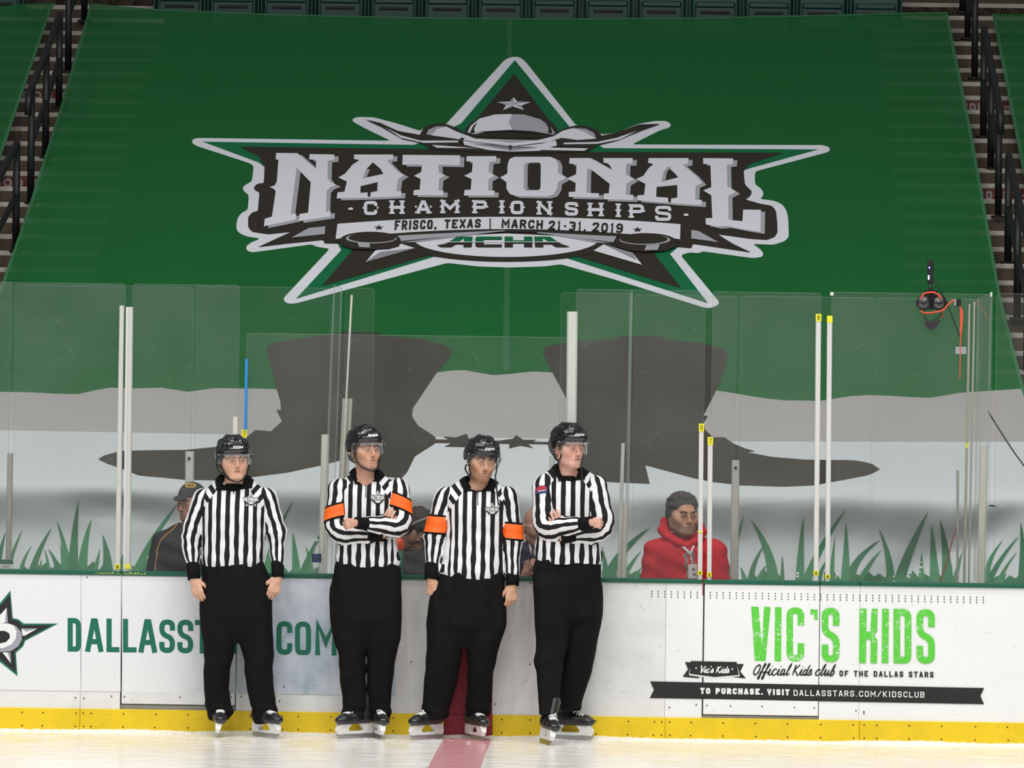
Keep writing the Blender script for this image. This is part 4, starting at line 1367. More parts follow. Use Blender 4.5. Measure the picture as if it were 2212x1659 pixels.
def league(y0, y1):
    """Heavy slanting block letters A C H A between two heights."""
    h = 22.5
    out = []
    for x0, x1, c in ((953, 1021, 'A'), (1027, 1084, 'C'), (1090, 1150, 'H'), (1154, 1223, 'M')):
        w = x1 - x0
        if c == 'A':
            ps = [[(x0, 22.5), (x0 + 34, 0), (x1, 0), (x1 - 2, 22.5), (x1 - 20, 22.5), (x1 - 19.4, 16.5), (x0 + 32, 16.5), (x0 + 22, 22.5)], [(x0 + 40, 11.3), (x1 - 19, 11.3), (x1 - 18.5, 5.6), (x0 + 49, 5.6)]]
        elif c == 'M':
            ps = [[(x0 + 2, 22.5), (x0, 0), (x0 + 34, 0), (x1, 22.5), (x1 - 22, 22.5), (x1 - 32, 16.5), (x0 + 19.4, 16.5), (x0 + 20, 22.5)], [(x0 + 19, 11.3), (x1 - 40, 11.3), (x1 - 49, 5.6), (x0 + 18.5, 5.6)]]
        elif c == 'C':
            ps = [[(x0, 3), (x0 + 4, 0), (x1, 0), (x1, 6.2), (x0 + 18, 6.2), (x0 + 18, 16.3), (x1, 16.3), (x1, 22.5), (x0 + 4, 22.5), (x0, 19.5)]]
        else:
            ps = [[(x0, 0), (x0 + 18, 0), (x0 + 18, 8), (x1 - 18, 8), (x1 - 18, 0), (x1, 0), (x1, 22.5), (x1 - 18, 22.5), (x1 - 18, 14.5), (x0 + 18, 14.5), (x0 + 18, 22.5), (x0, 22.5)]]
        out.append((ps[0], False))
        if len(ps) > 1:
            out.append((ps[1], True))
    return out


lg_ = league(0, 1)
put('lettering', [[(x, y + 515.5) for x, y in q] for q, hole in lg_ if not hole] + [[(944, 533.5), (975, 528), (972, 532), (952, 538)], [(1231, 537), (1205, 528), (1200, 531), (1224, 538)]], 7 * LY, 'dark', 'league letters ACHA, lower half dark')
gr_ = []
for q, hole in lg_:
    if not hole:
        n_ = len(q)
        cl = []
        for k in range(n_):                      # clip to the upper part
            a, b_ = q[k], q[(k + 1) % n_]
            if a[1] <= 11.8:
                cl.append(a)
            if (a[1] <= 11.8) != (b_[1] <= 11.8):
                t = (11.8 - a[1]) / (b_[1] - a[1])
                cl.append((a[0] + (b_[0] - a[0]) * t, 11.8))
        gr_.append([(x, y + 515.5) for x, y in cl])
put('lettering', gr_, 8 * LY, 'inner', 'green upper half of the league letters')
put('lettering', [[(x, y + 515.5) for x, y in q] for q, hole in lg_ if hole], 9 * LY, 'white')
put('letter_gap', [[(962, 527.2), (1214, 527.2), (1216, 528.6), (960, 528.6)]], 9.5 * LY, 'white')

# ================================================================== ADVERTISING ON THE BOARDS
def on_boards(polys, layer):
    """Pixel polygons to the front face of the boards."""
    V, f = [], []
    for k, p_ in enumerate(polys):
        pv, pf = fill([p_])
        n = len(V)
        V += [P(a[0], a[1], -.0034 - .0007 * layer - .000012 * (k % 40)) for a in pv]
        f += [tuple(i + n for i in q) for q in pf]
    return V, f


def ad(name, polys, layer, m, label=None, parent=None):
    return mk(name, *on_boards(polys, layer), m, parent or boards, label=label)


GREEN = mat('ad_green', (.004, .150, .085), .4, var=.12, vscale=60)
BLK = mat('ad_black', (.014, .013, .013), .45, var=.3, vscale=50)
SIL = mat('ad_silver', (.33, .35, .40), .45)
WHT = mat('ad_bright', (.84, .84, .85), .4)


def cloud_mat():
    """Pale printed sky sheet: bluish grey clouds, fading to white on the left."""
    m, nt, b, out = _nt('ad_clouds')
    tc = nt.nodes.new('ShaderNodeTexCoord')
    n = nt.nodes.new('ShaderNodeTexNoise')
    n.inputs['Scale'].default_value = 2.6
    n.inputs['Detail'].default_value = 8
    n.inputs['Roughness'].default_value = .62
    nt.links.new(tc.outputs['Object'], n.inputs[0])
    r = ramp(nt, [(.36, (.26, .36, .43)), (.47, (.50, .57, .66)), (.62, (.68, .72, .80))])
    nt.links.new(n.outputs['Fac'], r.inputs[0])
    sp = nt.nodes.new('ShaderNodeSeparateXYZ')
    nt.links.new(tc.outputs['Object'], sp.inputs[0])
    mr = nt.nodes.new('ShaderNodeMapRange')
    mr.inputs[1].default_value = -2.2
    mr.inputs[2].default_value = -1.45
    nt.links.new(sp.outputs['X'], mr.inputs[0])
    mx = nt.nodes.new('ShaderNodeMix')
    mx.data_type = 'RGBA'
    mx.inputs[6].default_value = (.80, .81, .83, 1)
    nt.links.new(mr.outputs[0], mx.inputs[0])
    nt.links.new(r.outputs[0], mx.inputs[7])
    n2 = nt.nodes.new('ShaderNodeTexNoise')
    n2.inputs['Scale'].default_value = 34
    n2.inputs['Detail'].default_value = 6
    n2.inputs['Roughness'].default_value = .75
    nt.links.new(tc.outputs['Object'], n2.inputs[0])
    r2 = ramp(nt, [(.30, (.55, .55, .55)), (.37, (1, 1, 1))])
    nt.links.new(n2.outputs['Fac'], r2.inputs[0])
    m2 = nt.nodes.new('ShaderNodeMix')
    m2.data_type = 'RGBA'
    m2.blend_type = 'MULTIPLY'
    m2.inputs[0].default_value = 1
    nt.links.new(mx.outputs[2], m2.inputs[6])
    nt.links.new(r2.outputs[0], m2.inputs[7])
    nt.links.new(m2.outputs[2], b.inputs['Base Color'])
    b.inputs['Roughness'].default_value = .35
    return m


CL = cloud_mat()
for a, c in ((-260, 174), (176, 260.5), (263.5, 509), (512, 854)):
    ad('ad_sheet', [[(a, 1240 + .0145 * (a)), (c, 1240 + .0145 * c), (c, 1494 + .0152 * (c - 260)), (a, 1494 + .0152 * (a - 260))]], 0, CL)


def lsl(x, y, x0):       # lettering follows the boards
    return y + .0150 * (x - x0)


def ltr(txt, boxes, x0, yt, yb, sw, r=None, slant=0.0):
    out = []
    for c, (a, b_) in zip(txt, boxes):
        for q in glyph_polys(c, a, 0, b_ - a, yb - yt, sw, r, slant):
            out.append([(p[0], lsl(p[0], yb - p[1], x0)) for p in q])
    return out


DB = [(146, 175), (184.5, 223), (230, 258), (265.5, 295), (299.5, 339), (344, 378), (383, 417.5), (421, 453), (456, 495), (501, 534), (539, 572), (577, 586), (597, 631.5), (637, 672), (680.5, 727)]
TX = 'DALLASSTARS.COM'
for c, bxx in zip(TX, DB):
    ad('letter', ltr(c, [bxx], 150, 1335, 1407.5, 11.2, r=13), 1, GREEN)
# star mark, cut by the left edge of the picture
def S5(*p):
    return [(x / 3.78, 1220 + y / 3.78) for x, y in p]


ad('club_star', [S5((85, 210), (105, 435), (150, 445), (195, 480), (475, 480), (205, 622), (190, 665), (130, 720), (143, 910), (-30, 770), (-330, 905), (-215, 640), (-420, 480), (-130, 470))], 1, GREEN, 'green edged star mark at the left end of the boards')
ad('club_star_dark', [S5((80, 245), (95, 445), (145, 458), (185, 495), (425, 492), (195, 612), (180, 655), (118, 712), (130, 880), (-30, 745), (-310, 880), (-200, 630), (-390, 492), (-125, 482))], 2, BLK)
ad('club_star_facet', [S5((55, 350), (65, 470), (0, 480), (0, 410)), S5((175, 520), (305, 520), (205, 578), (185, 580)), S5((20, 715), (85, 715), (90, 805)), S5((-280, 505), (-90, 505), (-160, 600)), S5((-240, 830), (-150, 650), (-60, 720))], 3, WHT)
ad('club_star_facet', [S5((55, 350), (65, 470), (40, 475)), S5((175, 520), (305, 520), (215, 545)), S5((60, 715), (85, 715), (90, 805))], 4, SIL)
dring = S5((-150, 480), (70, 478), (130, 500), (175, 550), (180, 610), (150, 665), (90, 705), (0, 712), (-190, 712))
ad('club_letter_back', [dring], 4, SIL)
ad('club_letter', [S5((-150, 480), (60, 478), (110, 495), (135, 540), (130, 600), (95, 650), (30, 680), (-180, 690))], 5, WHT, 'white letter D of the star mark')
ad('club_letter_core', [S5((-60, 540), (40, 540), (75, 560), (82, 595), (50, 630), (-10, 645), (-80, 645))], 6, BLK)

# the kids club advert
def R4(*p):
    return [(1380 + x / 2.659, 1240 + y / 2.659) for x, y in p]


def grunge(name, col):
    m = mat(name, col, .45)
    nt = m.node_tree
    b = nt.nodes['Principled BSDF']
    tc = nt.nodes.new('ShaderNodeTexCoord')
    n = nt.nodes.new('ShaderNodeTexNoise')
    n.inputs['Scale'].default_value = 95
    n.inputs['Detail'].default_value = 3
    n.inputs['Roughness'].default_value = .8
    nt.links.new(tc.outputs['Object'], n.inputs[0])
    n2 = nt.nodes.new('ShaderNodeTexNoise')
    n2.inputs['Scale'].default_value = 14
    nt.links.new(tc.outputs['Object'], n2.inputs[0])
    ad_ = nt.nodes.new('ShaderNodeMath')
    ad_.operation = 'MULTIPLY_ADD'
    ad_.inputs[1].default_value = .45
    nt.links.new(n2.outputs['Fac'], ad_.inputs[0])
    nt.links.new(n.outputs['Fac'], ad_.inputs[2])
    r = ramp(nt, [(.845, col), (.862, (.82, .84, .82))])
    nt.links.new(ad_.outputs[0], r.inputs[0])
    nt.links.new(r.outputs[0], b.inputs['Base Color'])
    return m


LIME = grunge('ad_lime', (.105, .60, .045))
VK = [('V', 645, 757), ('I', 782, 820), ('C', 848, 950), ("'", 985, 1027), ('S', 1050, 1153), ('K', 1265, 1372), ('I', 1398, 1436), ('D', 1463, 1565), ('S', 1595, 1700)]
for c, a, b_ in VK:
    x0, x1 = 1380 + a / 2.659, 1380 + b_ / 2.659
    if c == "'":
        ps = [R4((985, 202), (1027, 204), (1027, 265), (1005, 262), (1007, 235), (985, 232))]
    elif c == 'V':
        ps = [R4((645, 187), (688, 188), (707, 420), (718, 188), (757, 190), (728, 500), (665, 499))]
    elif c == 'I':
        t_ = .0152 * (a - 645)
        ps = [R4((a, 188 + t_), (b_, 189 + t_), (b_ - 3, 501 + t_), (a - 3, 500 + t_))]
    elif c == 'K':
        ps = [R4((1268, 198), (1308, 199), (1304, 512), (1265, 511))] + [R4((1304, 330), (1330, 330), (1338, 199), (1372, 200), (1368, 330), (1350, 352), (1370, 375), (1368, 513), (1330, 512), (1332, 380), (1304, 372))]
    else:
        ps = ltr(c, [(x0, x1)], 1622, 1310.5, 1428, 14.2, r=12)
    ad('letter', ps, 1, LIME)
ribn = R4((65, 617), (1983, 655), (1962, 700), (1983, 748), (63, 712), (87, 665))
ad('advert_ribbon', [ribn], 1, BLK, 'long black ribbon of the kids club advert')
def line_text(txt, xa, xb, yt, yb, sw, layer, m, gap=.28, x0=None, name='lettering', label=None, slant=0):
    bx_ = [(b_[0], b_[1]) for b_ in spread_boxes(txt, 1380 + xa / 2.659, 1380 + xb / 2.659, 0, 1, 0, 1, gap)]
    X0 = 1380 + xa / 2.659
    ps = ltr(txt, bx_, X0, 1240 + yt / 2.659, 1240 + yb / 2.659, sw, r=3.2, slant=slant)
    return ad(name, ps, layer, m, label)


line_text('TO PURCHASE,', 353, 713, 653, 688, 4.0, 2, WHT, gap=.30, label='white words TO PURCHASE,')
line_text('VISIT', 737, 865, 660, 695, 4.0, 2, WHT, gap=.34, label='white word VISIT')
line_text('DALLASSTARS.COM/KIDSCLUB', 889, 1640, 665, 699, 2.0, 2, WHT, gap=.40, label='thin white web address')
line_text('OF THE DALLAS STARS', 1152, 1693, 554, 587, 2.7, 1, BLK, gap=.42, label='black words OF THE DALLAS STARS')
ad('badge_ribbon', [R4((252, 590), (283, 547), (265, 505), (345, 512), (345, 598)), R4((615, 600), (583, 560), (603, 517), (520, 515), (530, 592))], 1, BLK, 'small black name ribbon')
ad('badge_ribbon_edge', [R4((288, 575), (300, 508), (560, 503), (580, 585), (575, 588), (435, 600), (290, 582))], 2, WHT)
ad('badge_ribbon_front', [R4((298, 500), (562, 505), (574, 580), (435, 592), (292, 573))], 3, BLK)
# script lettering as smoothed pen strokes
SC = {'V': [[(0, .9), (.10, 1.0), (.22, .5), (.30, .02), (.55, .6), (.72, 1.05)]], 'i': [[(0, .1), (.22, .55), (.15, .12), (.30, .02), (.48, .2)], [(.30, .80), (.33, .84)]],
      'c': [[(.5, .48), (.32, .58), (.08, .3), (.18, .02), (.42, .06), (.6, .22)]], "'": [[(.1, 1.05), (.05, .85)]], 's': [[(0, .1), (.25, .58), (.35, .3), (.22, .02), (.02, .08)], [(.25, .04), (.5, .2)]],
      'K': [[(.18, 1.0), (.05, 0)], [(.65, 1.0), (.15, .48), (.40, .3), (.62, .0), (.75, .1)]], 'd': [[(.42, .45), (.22, .56), (.05, .25), (.16, .02), (.36, .2), (.62, 1.0)], [(.62, 1.0), (.42, .2), (.48, .02), (.66, .2)]],
      'O': [[(.5, .95), (.15, .75), (.02, .3), (.2, .0), (.5, .25), (.6, .75), (.42, .95), (.35, .75)]], 'f': [[(.0, .1), (.35, .7), (.45, 1.0), (.32, .95), (.18, .2), (.05, -.35), (-.05, -.2), (.2, .2), (.5, .3)]],
      'a': [[(.42, .5), (.22, .56), (.05, .25), (.14, .02), (.32, .2), (.45, .52)], [(.45, .52), (.38, .15), (.46, .02), (.62, .2)]], 'l': [[(0, .1), (.3, .7), (.36, 1.02), (.24, .8), (.12, .2), (.2, .02), (.42, .2)]],
      'u': [[(0, .2), (.15, .55), (.10, .15), (.2, .02), (.38, .25), (.48, .55)], [(.48, .55), (.42, .15), (.5, .02), (.66, .2)]], 'b': [[(0, .1), (.3, .7), (.36, 1.02), (.22, .7), (.10, .1), (.22, .0), (.42, .2), (.38, .48), (.2, .4)]], ' ': []}
SW_ = {'V': .70, 'i': .42, 'c': .55, "'": .2, 's': .50, 'K': .80, 'd': .62, 'O': .66, 'f': .44, 'a': .60, 'l': .40, 'u': .64, 'b': .50, ' ': .34}


def script(txt, xa, xb, yb, h, w, layer, m, label, slant=.25, name='lettering'):
    tot = sum(SW_[c] for c in txt)
    u = (xb - xa) / tot
    cx, out = xa, []
    for c in txt:
        for st in SC[c]:
            pts = catmull([(cx + (p[0]) * u + slant * p[1] * h, p[1] * h) for p in st], 4)
            n = len(pts)
            wt = [w * (.65 + .7 * abs(math.sin(2.2 * i / max(n - 1, 1) + .6))) for i in range(n)]
            for q in stroke(pts, wt):
                out.append([(p[0], lsl(p[0], yb - p[1], xa)) for p in q])
        cx += SW_[c] * u
    ad(name, out, layer, m, label)


script('Official', 1380 + 655 / 2.659, 1380 + 862 / 2.659, 1240 + 580 / 2.659, 24, 2.3, 1, BLK, 'black brush word Official')
script('Kids', 1380 + 880 / 2.659, 1380 + 992 / 2.659, 1240 + 582 / 2.659, 23, 2.3, 1, BLK, 'black brush word Kids')
script('club', 1380 + 1008 / 2.659, 1380 + 1120 / 2.659, 1240 + 583 / 2.659, 23, 2.3, 1, BLK, 'black brush word club')
script("Vic's", 1380 + 348 / 2.659, 1380 + 428 / 2.659, 1240 + 566 / 2.659, 14, 1.9, 4, WHT, "white script Vic's")
script('Kids', 1380 + 442 / 2.659, 1380 + 518 / 2.659, 1240 + 567 / 2.659, 14, 1.9, 4, WHT, 'white script Kids')
ad('badge_stars', [star2(*R4((329, 541))[0], 2.8, .42), star2(*R4((537, 546))[0], 2.8, .42)], 4, WHT)
dots = []
for i in range(52):
    for j in range(3):
        cx = 1408 + (2124 - 1408) * i / 51
        cy = 1277.5 + 5.7 * j + (13.0 * i / 51)
        dots.append(ell2(cx, cy, 1.5, 1.45, n=6))
ad('dotted_border', dots, 1, BLK, 'three rows of small black dots')
ad('red_edge', [[(1517.2, 1256), (1519, 1256), (1519.4, 1286), (1517.6, 1286)]], 2, M_['red_line'])
# ================================================================== PEOPLE: distance-field modelling
class Prim:
    """A shape given by a signed distance f(x, y, z) with its bounding box, blend width and label."""
    __slots__ = ('f', 'lo', 'hi', 'k', 'label', 'sub')

    def __init__(self, f, lo, hi, k=.01, label='', sub=False):
        self.f, self.lo, self.hi, self.k, self.label, self.sub = f, np.asarray(lo, float), np.asarray(hi, float), k, label, sub


def cone(a, b, r1, r2, k=.01, label='', sub=False):
    a, b = np.asarray(a, float), np.asarray(b, float)
    ba = b - a
    l2 = max(float(ba.dot(ba)), 1e-12)

    def f(x, y, z):
        px, py, pz = x - a[0], y - a[1], z - a[2]
        h = np.clip((px * ba[0] + py * ba[1] + pz * ba[2]) / l2, 0, 1)
        return np.sqrt((px - h * ba[0]) ** 2 + (py - h * ba[1]) ** 2 + (pz - h * ba[2]) ** 2) - (r1 + (r2 - r1) * h)
    r = max(r1, r2)
    return Prim(f, np.minimum(a, b) - r, np.maximum(a, b) + r, k, label, sub)


def ell(c, r, R=None, k=.01, label='', sub=False):
    c, r = np.asarray(c, float), np.asarray(r, float)
    R = np.eye(3) if R is None else R

    def f(x, y, z):
        px, py, pz = x - c[0], y - c[1], z - c[2]
        u = (R[0, 0] * px + R[1, 0] * py + R[2, 0] * pz)
        v = (R[0, 1] * px + R[1, 1] * py + R[2, 1] * pz)
        w = (R[0, 2] * px + R[1, 2] * py + R[2, 2] * pz)
        k0 = np.sqrt((u / r[0]) ** 2 + (v / r[1]) ** 2 + (w / r[2]) ** 2)
        k1 = np.sqrt((u / r[0] ** 2) ** 2 + (v / r[1] ** 2) ** 2 + (w / r[2] ** 2) ** 2) + 1e-9
        return k0 * (k0 - 1) / k1
    m = np.abs(R) @ r
    return Prim(f, c - m, c + m, k, label, sub)


def loft(rows, k=.01, label='', n=2.3, sub=False):
    """Stack of super-ellipses: rows of (z, cx, cy, rx, ry)."""
    rows = sorted(rows)
    a = np.array(rows, float)
    zz = np.linspace(a[0, 0], a[-1, 0], 90)
    # smooth the profile a little
    tab = np.stack([np.interp(zz, a[:, 0], a[:, i]) for i in range(1, 5)], 1)
    for _ in range(3):
        tab[1:-1] = .25 * tab[:-2] + .5 * tab[1:-1] + .25 * tab[2:]
    z0, z1 = a[0, 0], a[-1, 0]

    def f(x, y, z):
        cx, cy, rx, ry = (np.interp(z, zz, tab[:, i]) for i in range(4))
        q = (np.abs((x - cx) / rx) ** n + np.abs((y - cy) / ry) ** n + 1e-9) ** (1 / n)
        return np.maximum((q - 1) * np.minimum(rx, ry), np.maximum(z - z1, z0 - z))
    lo = np.array([(tab[:, 0] - tab[:, 2]).min(), (tab[:, 1] - tab[:, 3]).min(), z0])
    hi = np.array([(tab[:, 0] + tab[:, 2]).max(), (tab[:, 1] + tab[:, 3]).max(), z1])
    p = Prim(f, lo, hi, k, label, sub)
    return p


def axis_levels(lo, hi, parts):
    """Grid coordinates with a spacing that changes: parts = [(up to, step), ...]."""
    out = [lo]
    for top, st in parts:
        while out[-1] < min(top, hi):
            out.append(out[-1] + st)
    return np.array(out)


def polygonize(prims, vox=.005, zs=None, wrinkle=None, cut=None, pad=.02):
    """Blend the primitives on a grid and extract the surface (naive surface nets)."""
    pos = [p for p in prims if not p.sub]
    lo = np.min([p.lo for p in pos], axis=0) - pad
    hi = np.max([p.hi for p in pos], axis=0) + pad
    xs, ys = np.arange(lo[0], hi[0] + vox, vox), np.arange(lo[1], hi[1] + vox, vox)
    zs = np.arange(lo[2], hi[2] + vox, vox) if zs is None else zs
    D = np.full((len(xs), len(ys), len(zs)), .3, np.float32)
    m = .03
    for p in prims:
        i0, i1 = np.searchsorted(xs, [p.lo[0] - m, p.hi[0] + m])
        j0, j1 = np.searchsorted(ys, [p.lo[1] - m, p.hi[1] + m])
        k0, k1 = np.searchsorted(zs, [p.lo[2] - m, p.hi[2] + m])
        if i1 <= i0 or j1 <= j0 or k1 <= k0:
            continue
        d = p.f(xs[i0:i1, None, None], ys[None, j0:j1, None], zs[None, None, k0:k1]).astype(np.float32)
        blk = D[i0:i1, j0:j1, k0:k1]
        k = max(p.k, 1e-5)
        if p.sub:
            h = np.clip(.5 - .5 * (d + blk) / k, 0, 1)
            D[i0:i1, j0:j1, k0:k1] = blk + (-d - blk) * h + k * h * (1 - h)
        else:
            h = np.clip(.5 + .5 * (blk - d) / k, 0, 1)
            D[i0:i1, j0:j1, k0:k1] = blk + (d - blk) * h - k * h * (1 - h)
    if wrinkle is not None:
        D += wrinkle(xs[:, None, None], ys[None, :, None], zs[None, None, :]).astype(np.float32)
    if cut is not None:
        D = np.maximum(D, cut(xs[:, None, None], ys[None, :, None], zs[None, None, :]).astype(np.float32))
    D[0], D[-1] = .3, .3
    D[:, 0], D[:, -1] = .3, .3
    D[:, :, 0], D[:, :, -1] = .3, .3
    S = D < 0
    c8 = np.zeros((S.shape[0] - 1, S.shape[1] - 1, S.shape[2] - 1), np.int8)
    for dx in (0, 1):
        for dy in (0, 1):
            for dz in (0, 1):
                c8 += S[dx:S.shape[0] - 1 + dx, dy:S.shape[1] - 1 + dy, dz:S.shape[2] - 1 + dz]
    act = np.argwhere((c8 > 0) & (c8 < 8))
    idx = np.full(c8.shape, -1, np.int32)
    idx[act[:, 0], act[:, 1], act[:, 2]] = np.arange(len(act))
    acc = np.zeros((len(act), 3))
    cnt = np.zeros(len(act))
    corners = [(0, 0, 0), (1, 0, 0), (0, 1, 0), (1, 1, 0), (0, 0, 1), (1, 0, 1), (0, 1, 1), (1, 1, 1)]
    val = [D[act[:, 0] + c[0], act[:, 1] + c[1], act[:, 2] + c[2]] for c in corners]
    for a in range(8):
        for b in range(a + 1, 8):
            if sum(abs(corners[a][i] - corners[b][i]) for i in range(3)) != 1:
                continue
            va, vb = val[a], val[b]
            on = (va < 0) != (vb < 0)
            t = np.where(on, va / np.where(on, va - vb, 1), 0)
            for i in range(3):
                acc[:, i] += np.where(on, corners[a][i] + t * (corners[b][i] - corners[a][i]), 0)
            cnt += on
    fr = acc / cnt[:, None]
    V = np.stack([g[act[:, i]] + fr[:, i] * (g[np.minimum(act[:, i] + 1, len(g) - 1)] - g[act[:, i]]) for i, g in enumerate((xs, ys, zs))], 1)
    F = []
    # x edges
    e = np.argwhere(S[:-1, 1:-1, 1:-1] != S[1:, 1:-1, 1:-1])
    i, j, k = e[:, 0], e[:, 1] + 1, e[:, 2] + 1
    q = np.stack([idx[i, j - 1, k - 1], idx[i, j, k - 1], idx[i, j, k], idx[i, j - 1, k]], 1)
    fl = S[i, j, k]
    F.append(np.where(fl[:, None], q, q[:, ::-1]))
    e = np.argwhere(S[1:-1, :-1, 1:-1] != S[1:-1, 1:, 1:-1])
    i, j, k = e[:, 0] + 1, e[:, 1], e[:, 2] + 1
    q = np.stack([idx[i - 1, j, k - 1], idx[i - 1, j, k], idx[i, j, k], idx[i, j, k - 1]], 1)
    fl = S[i, j, k]
    F.append(np.where(fl[:, None], q, q[:, ::-1]))
    e = np.argwhere(S[1:-1, 1:-1, :-1] != S[1:-1, 1:-1, 1:])
    i, j, k = e[:, 0] + 1, e[:, 1] + 1, e[:, 2]
    q = np.stack([idx[i - 1, j - 1, k], idx[i, j - 1, k], idx[i, j, k], idx[i - 1, j, k]], 1)
    fl = S[i, j, k]
    F.append(np.where(fl[:, None], q, q[:, ::-1]))
    F = np.concatenate(F)
    F = F[(F >= 0).all(1)]
    return V, F


def fast_mesh(name, V, F, mats, parent, midx=None, smooth=True, label=None):
    """mk() for large quad arrays."""
    me = bpy.data.meshes.new(name)
    off = np.array(origin_of(parent)) if parent is not None else 0
    v = (np.asarray(V) - off).astype(np.float32)
    F = np.asarray(F, np.int32)
    n, s = F.shape
    me.vertices.add(len(v))
    me.vertices.foreach_set('co', v.ravel())
    me.loops.add(n * s)
    me.loops.foreach_set('vertex_index', F.ravel())
    me.polygons.add(n)
    me.polygons.foreach_set('loop_start', np.arange(0, n * s, s, dtype=np.int32))
    for m in (mats if isinstance(mats, (list, tuple)) else [mats]):
        me.materials.append(m)
    if midx is not None:
        me.polygons.foreach_set('material_index', np.asarray(midx, np.int32))
    if smooth:
        me.polygons.foreach_set('use_smooth', np.ones(n, bool))
    me.update(calc_edges=True)
    me.validate()
    o = bpy.data.objects.new(name, me)
    COL.objects.link(o)
    if parent is not None:
        o.parent = parent
    return tag(o, label)


def set_color(o, cols):
    a = o.data.color_attributes.new('tone', 'FLOAT_COLOR', 'POINT')
    c = np.ones((len(cols), 4), np.float32)
    c[:, :3] = cols
    a.data.foreach_set('color', c.ravel())


def skin_mat():
    m, nt, b, out = _nt('skin')
    at = nt.nodes.new('ShaderNodeAttribute')
    at.attribute_name = 'tone'
    tc = nt.nodes.new('ShaderNodeTexCoord')
    n = nt.nodes.new('ShaderNodeTexNoise')
    n.inputs['Scale'].default_value = 90
    n.inputs['Detail'].default_value = 4
    nt.links.new(tc.outputs['Object'], n.inputs[0])
    r = ramp(nt, [(.35, (.86, .82, .80)), (.65, (1.0, 1.0, 1.0))])
    nt.links.new(n.outputs['Fac'], r.inputs[0])
    mx = nt.nodes.new('ShaderNodeMix')
    mx.data_type = 'RGBA'
    mx.blend_type = 'MULTIPLY'
    mx.inputs[0].default_value = .8
    nt.links.new(at.outputs['Color'], mx.inputs[6])
    nt.links.new(r.outputs[0], mx.inputs[7])
    nt.links.new(mx.outputs[2], b.inputs['Base Color'])
    b.inputs['Roughness'].default_value = .5
    b.inputs['Specular IOR Level'].default_value = .35
    return m


def stripe_mat():
    m, nt, b, out = _nt('striped_jersey')
    A_ = {}
    for nm in ('body_stripe', 'yoke_stripe', 'sleeve_stripe', 'yoke_side', 'sleeve_side'):
        a = nt.nodes.new('ShaderNodeAttribute')
        a.attribute_name = nm
        A_[nm] = a.outputs['Fac']

    def node(op, *ins):
        k = nt.nodes.new('ShaderNodeMath')
        k.operation = op
        for q, w in enumerate(ins):
            if isinstance(w, (int, float)):
                k.inputs[q].default_value = w
            else:
                nt.links.new(w, k.inputs[q])
        return k.outputs[0]

    def pick(sel, x, y):
        return node('ADD', node('MULTIPLY', node('FRACT', y), sel), node('MULTIPLY', node('FRACT', x), node('SUBTRACT', 1.0, sel)))
    st = pick(node('GREATER_THAN', A_['yoke_side'], 0.0), A_['body_stripe'], A_['yoke_stripe'])
    st = pick(node('GREATER_THAN', A_['sleeve_side'], 0.0), st, A_['sleeve_stripe'])
    fr = nt.nodes.new('ShaderNodeMath')
    fr.operation = 'FRACT'
    nt.links.new(st, fr.inputs[0])
    r = ramp(nt, [(0.0, (.013, .013, .014)), (.26, (.80, .81, .82)), (.76, (.013, .013, .014))], 'CONSTANT')
    nt.links.new(fr.outputs[0], r.inputs[0])
    nt.links.new(r.outputs[0], b.inputs['Base Color'])
    b.inputs['Roughness'].default_value = .8
    b.inputs['Specular IOR Level'].default_value = .2
    tc = nt.nodes.new('ShaderNodeTexCoord')
    n = nt.nodes.new('ShaderNodeTexNoise')
    n.inputs['Scale'].default_value = 260
    nt.links.new(tc.outputs['Object'], n.inputs[0])
    bp = nt.nodes.new('ShaderNodeBump')
    bp.inputs['Strength'].default_value = .15
    bp.inputs['Distance'].default_value = .003
    nt.links.new(n.outputs['Fac'], bp.inputs['Height'])
    nt.links.new(bp.outputs['Normal'], b.inputs['Normal'])
    return m


SKIN, STRIPE = skin_mat(), stripe_mat()
KNIT = mat('black_knit', (.0075, .0075, .008), .9, spec=.12, var=.3, vscale=90, bump=.3, bscale=300)
TROUS = mat('black_twill', (.0085, .0080, .0080), .9, spec=.12, var=.3, vscale=30, bump=.25, bscale=350)
ORANGE = mat('armband_orange', (.90, .125, .003), .65, var=.10, vscale=30, bump=.2, bscale=250)
HELM = mat('helmet_black', (.009, .009, .010), .20, spec=.6, coat=.4)
HELM_V = mat('helmet_vent', (.003, .003, .003), .8)
FOAM = mat('helmet_foam', (.35, .33, .30), .8)
STRAP = mat('strap_black', (.010, .010, .010), .6)
BROW = {'brown': mat('hair_brown', (.055, .030, .018), .7), 'dark': mat('hair_dark', (.022, .014, .010), .7), 'ginger': mat('hair_sandy', (.26, .15, .08), .7)}
LIP = mat('lips', (.50, .22, .17), .5)
EYE = None


def eye_mat(name, iris):
    """White of the eye with a round iris and pupil about the local -Y axis."""
    m, nt, b, out = _nt(name)
    tc = nt.nodes.new('ShaderNodeTexCoord')
    nm = nt.nodes.new('ShaderNodeVectorMath')
    nm.operation = 'NORMALIZE'
    nt.links.new(tc.outputs['Object'], nm.inputs[0])
    sp = nt.nodes.new('ShaderNodeSeparateXYZ')
    nt.links.new(nm.outputs[0], sp.inputs[0])
    mr = nt.nodes.new('ShaderNodeMath')
    mr.operation = 'MULTIPLY'
    mr.inputs[1].default_value = -1
    nt.links.new(sp.outputs['Y'], mr.inputs[0])
    r = ramp(nt, [(0, (.40, .33, .30)), (.83, iris), (.955, (.006, .006, .006))], 'CONSTANT')
    nt.links.new(mr.outputs[0], r.inputs[0])
    nt.links.new(r.outputs[0], b.inputs['Base Color'])
    b.inputs['Roughness'].default_value = .12
    return m


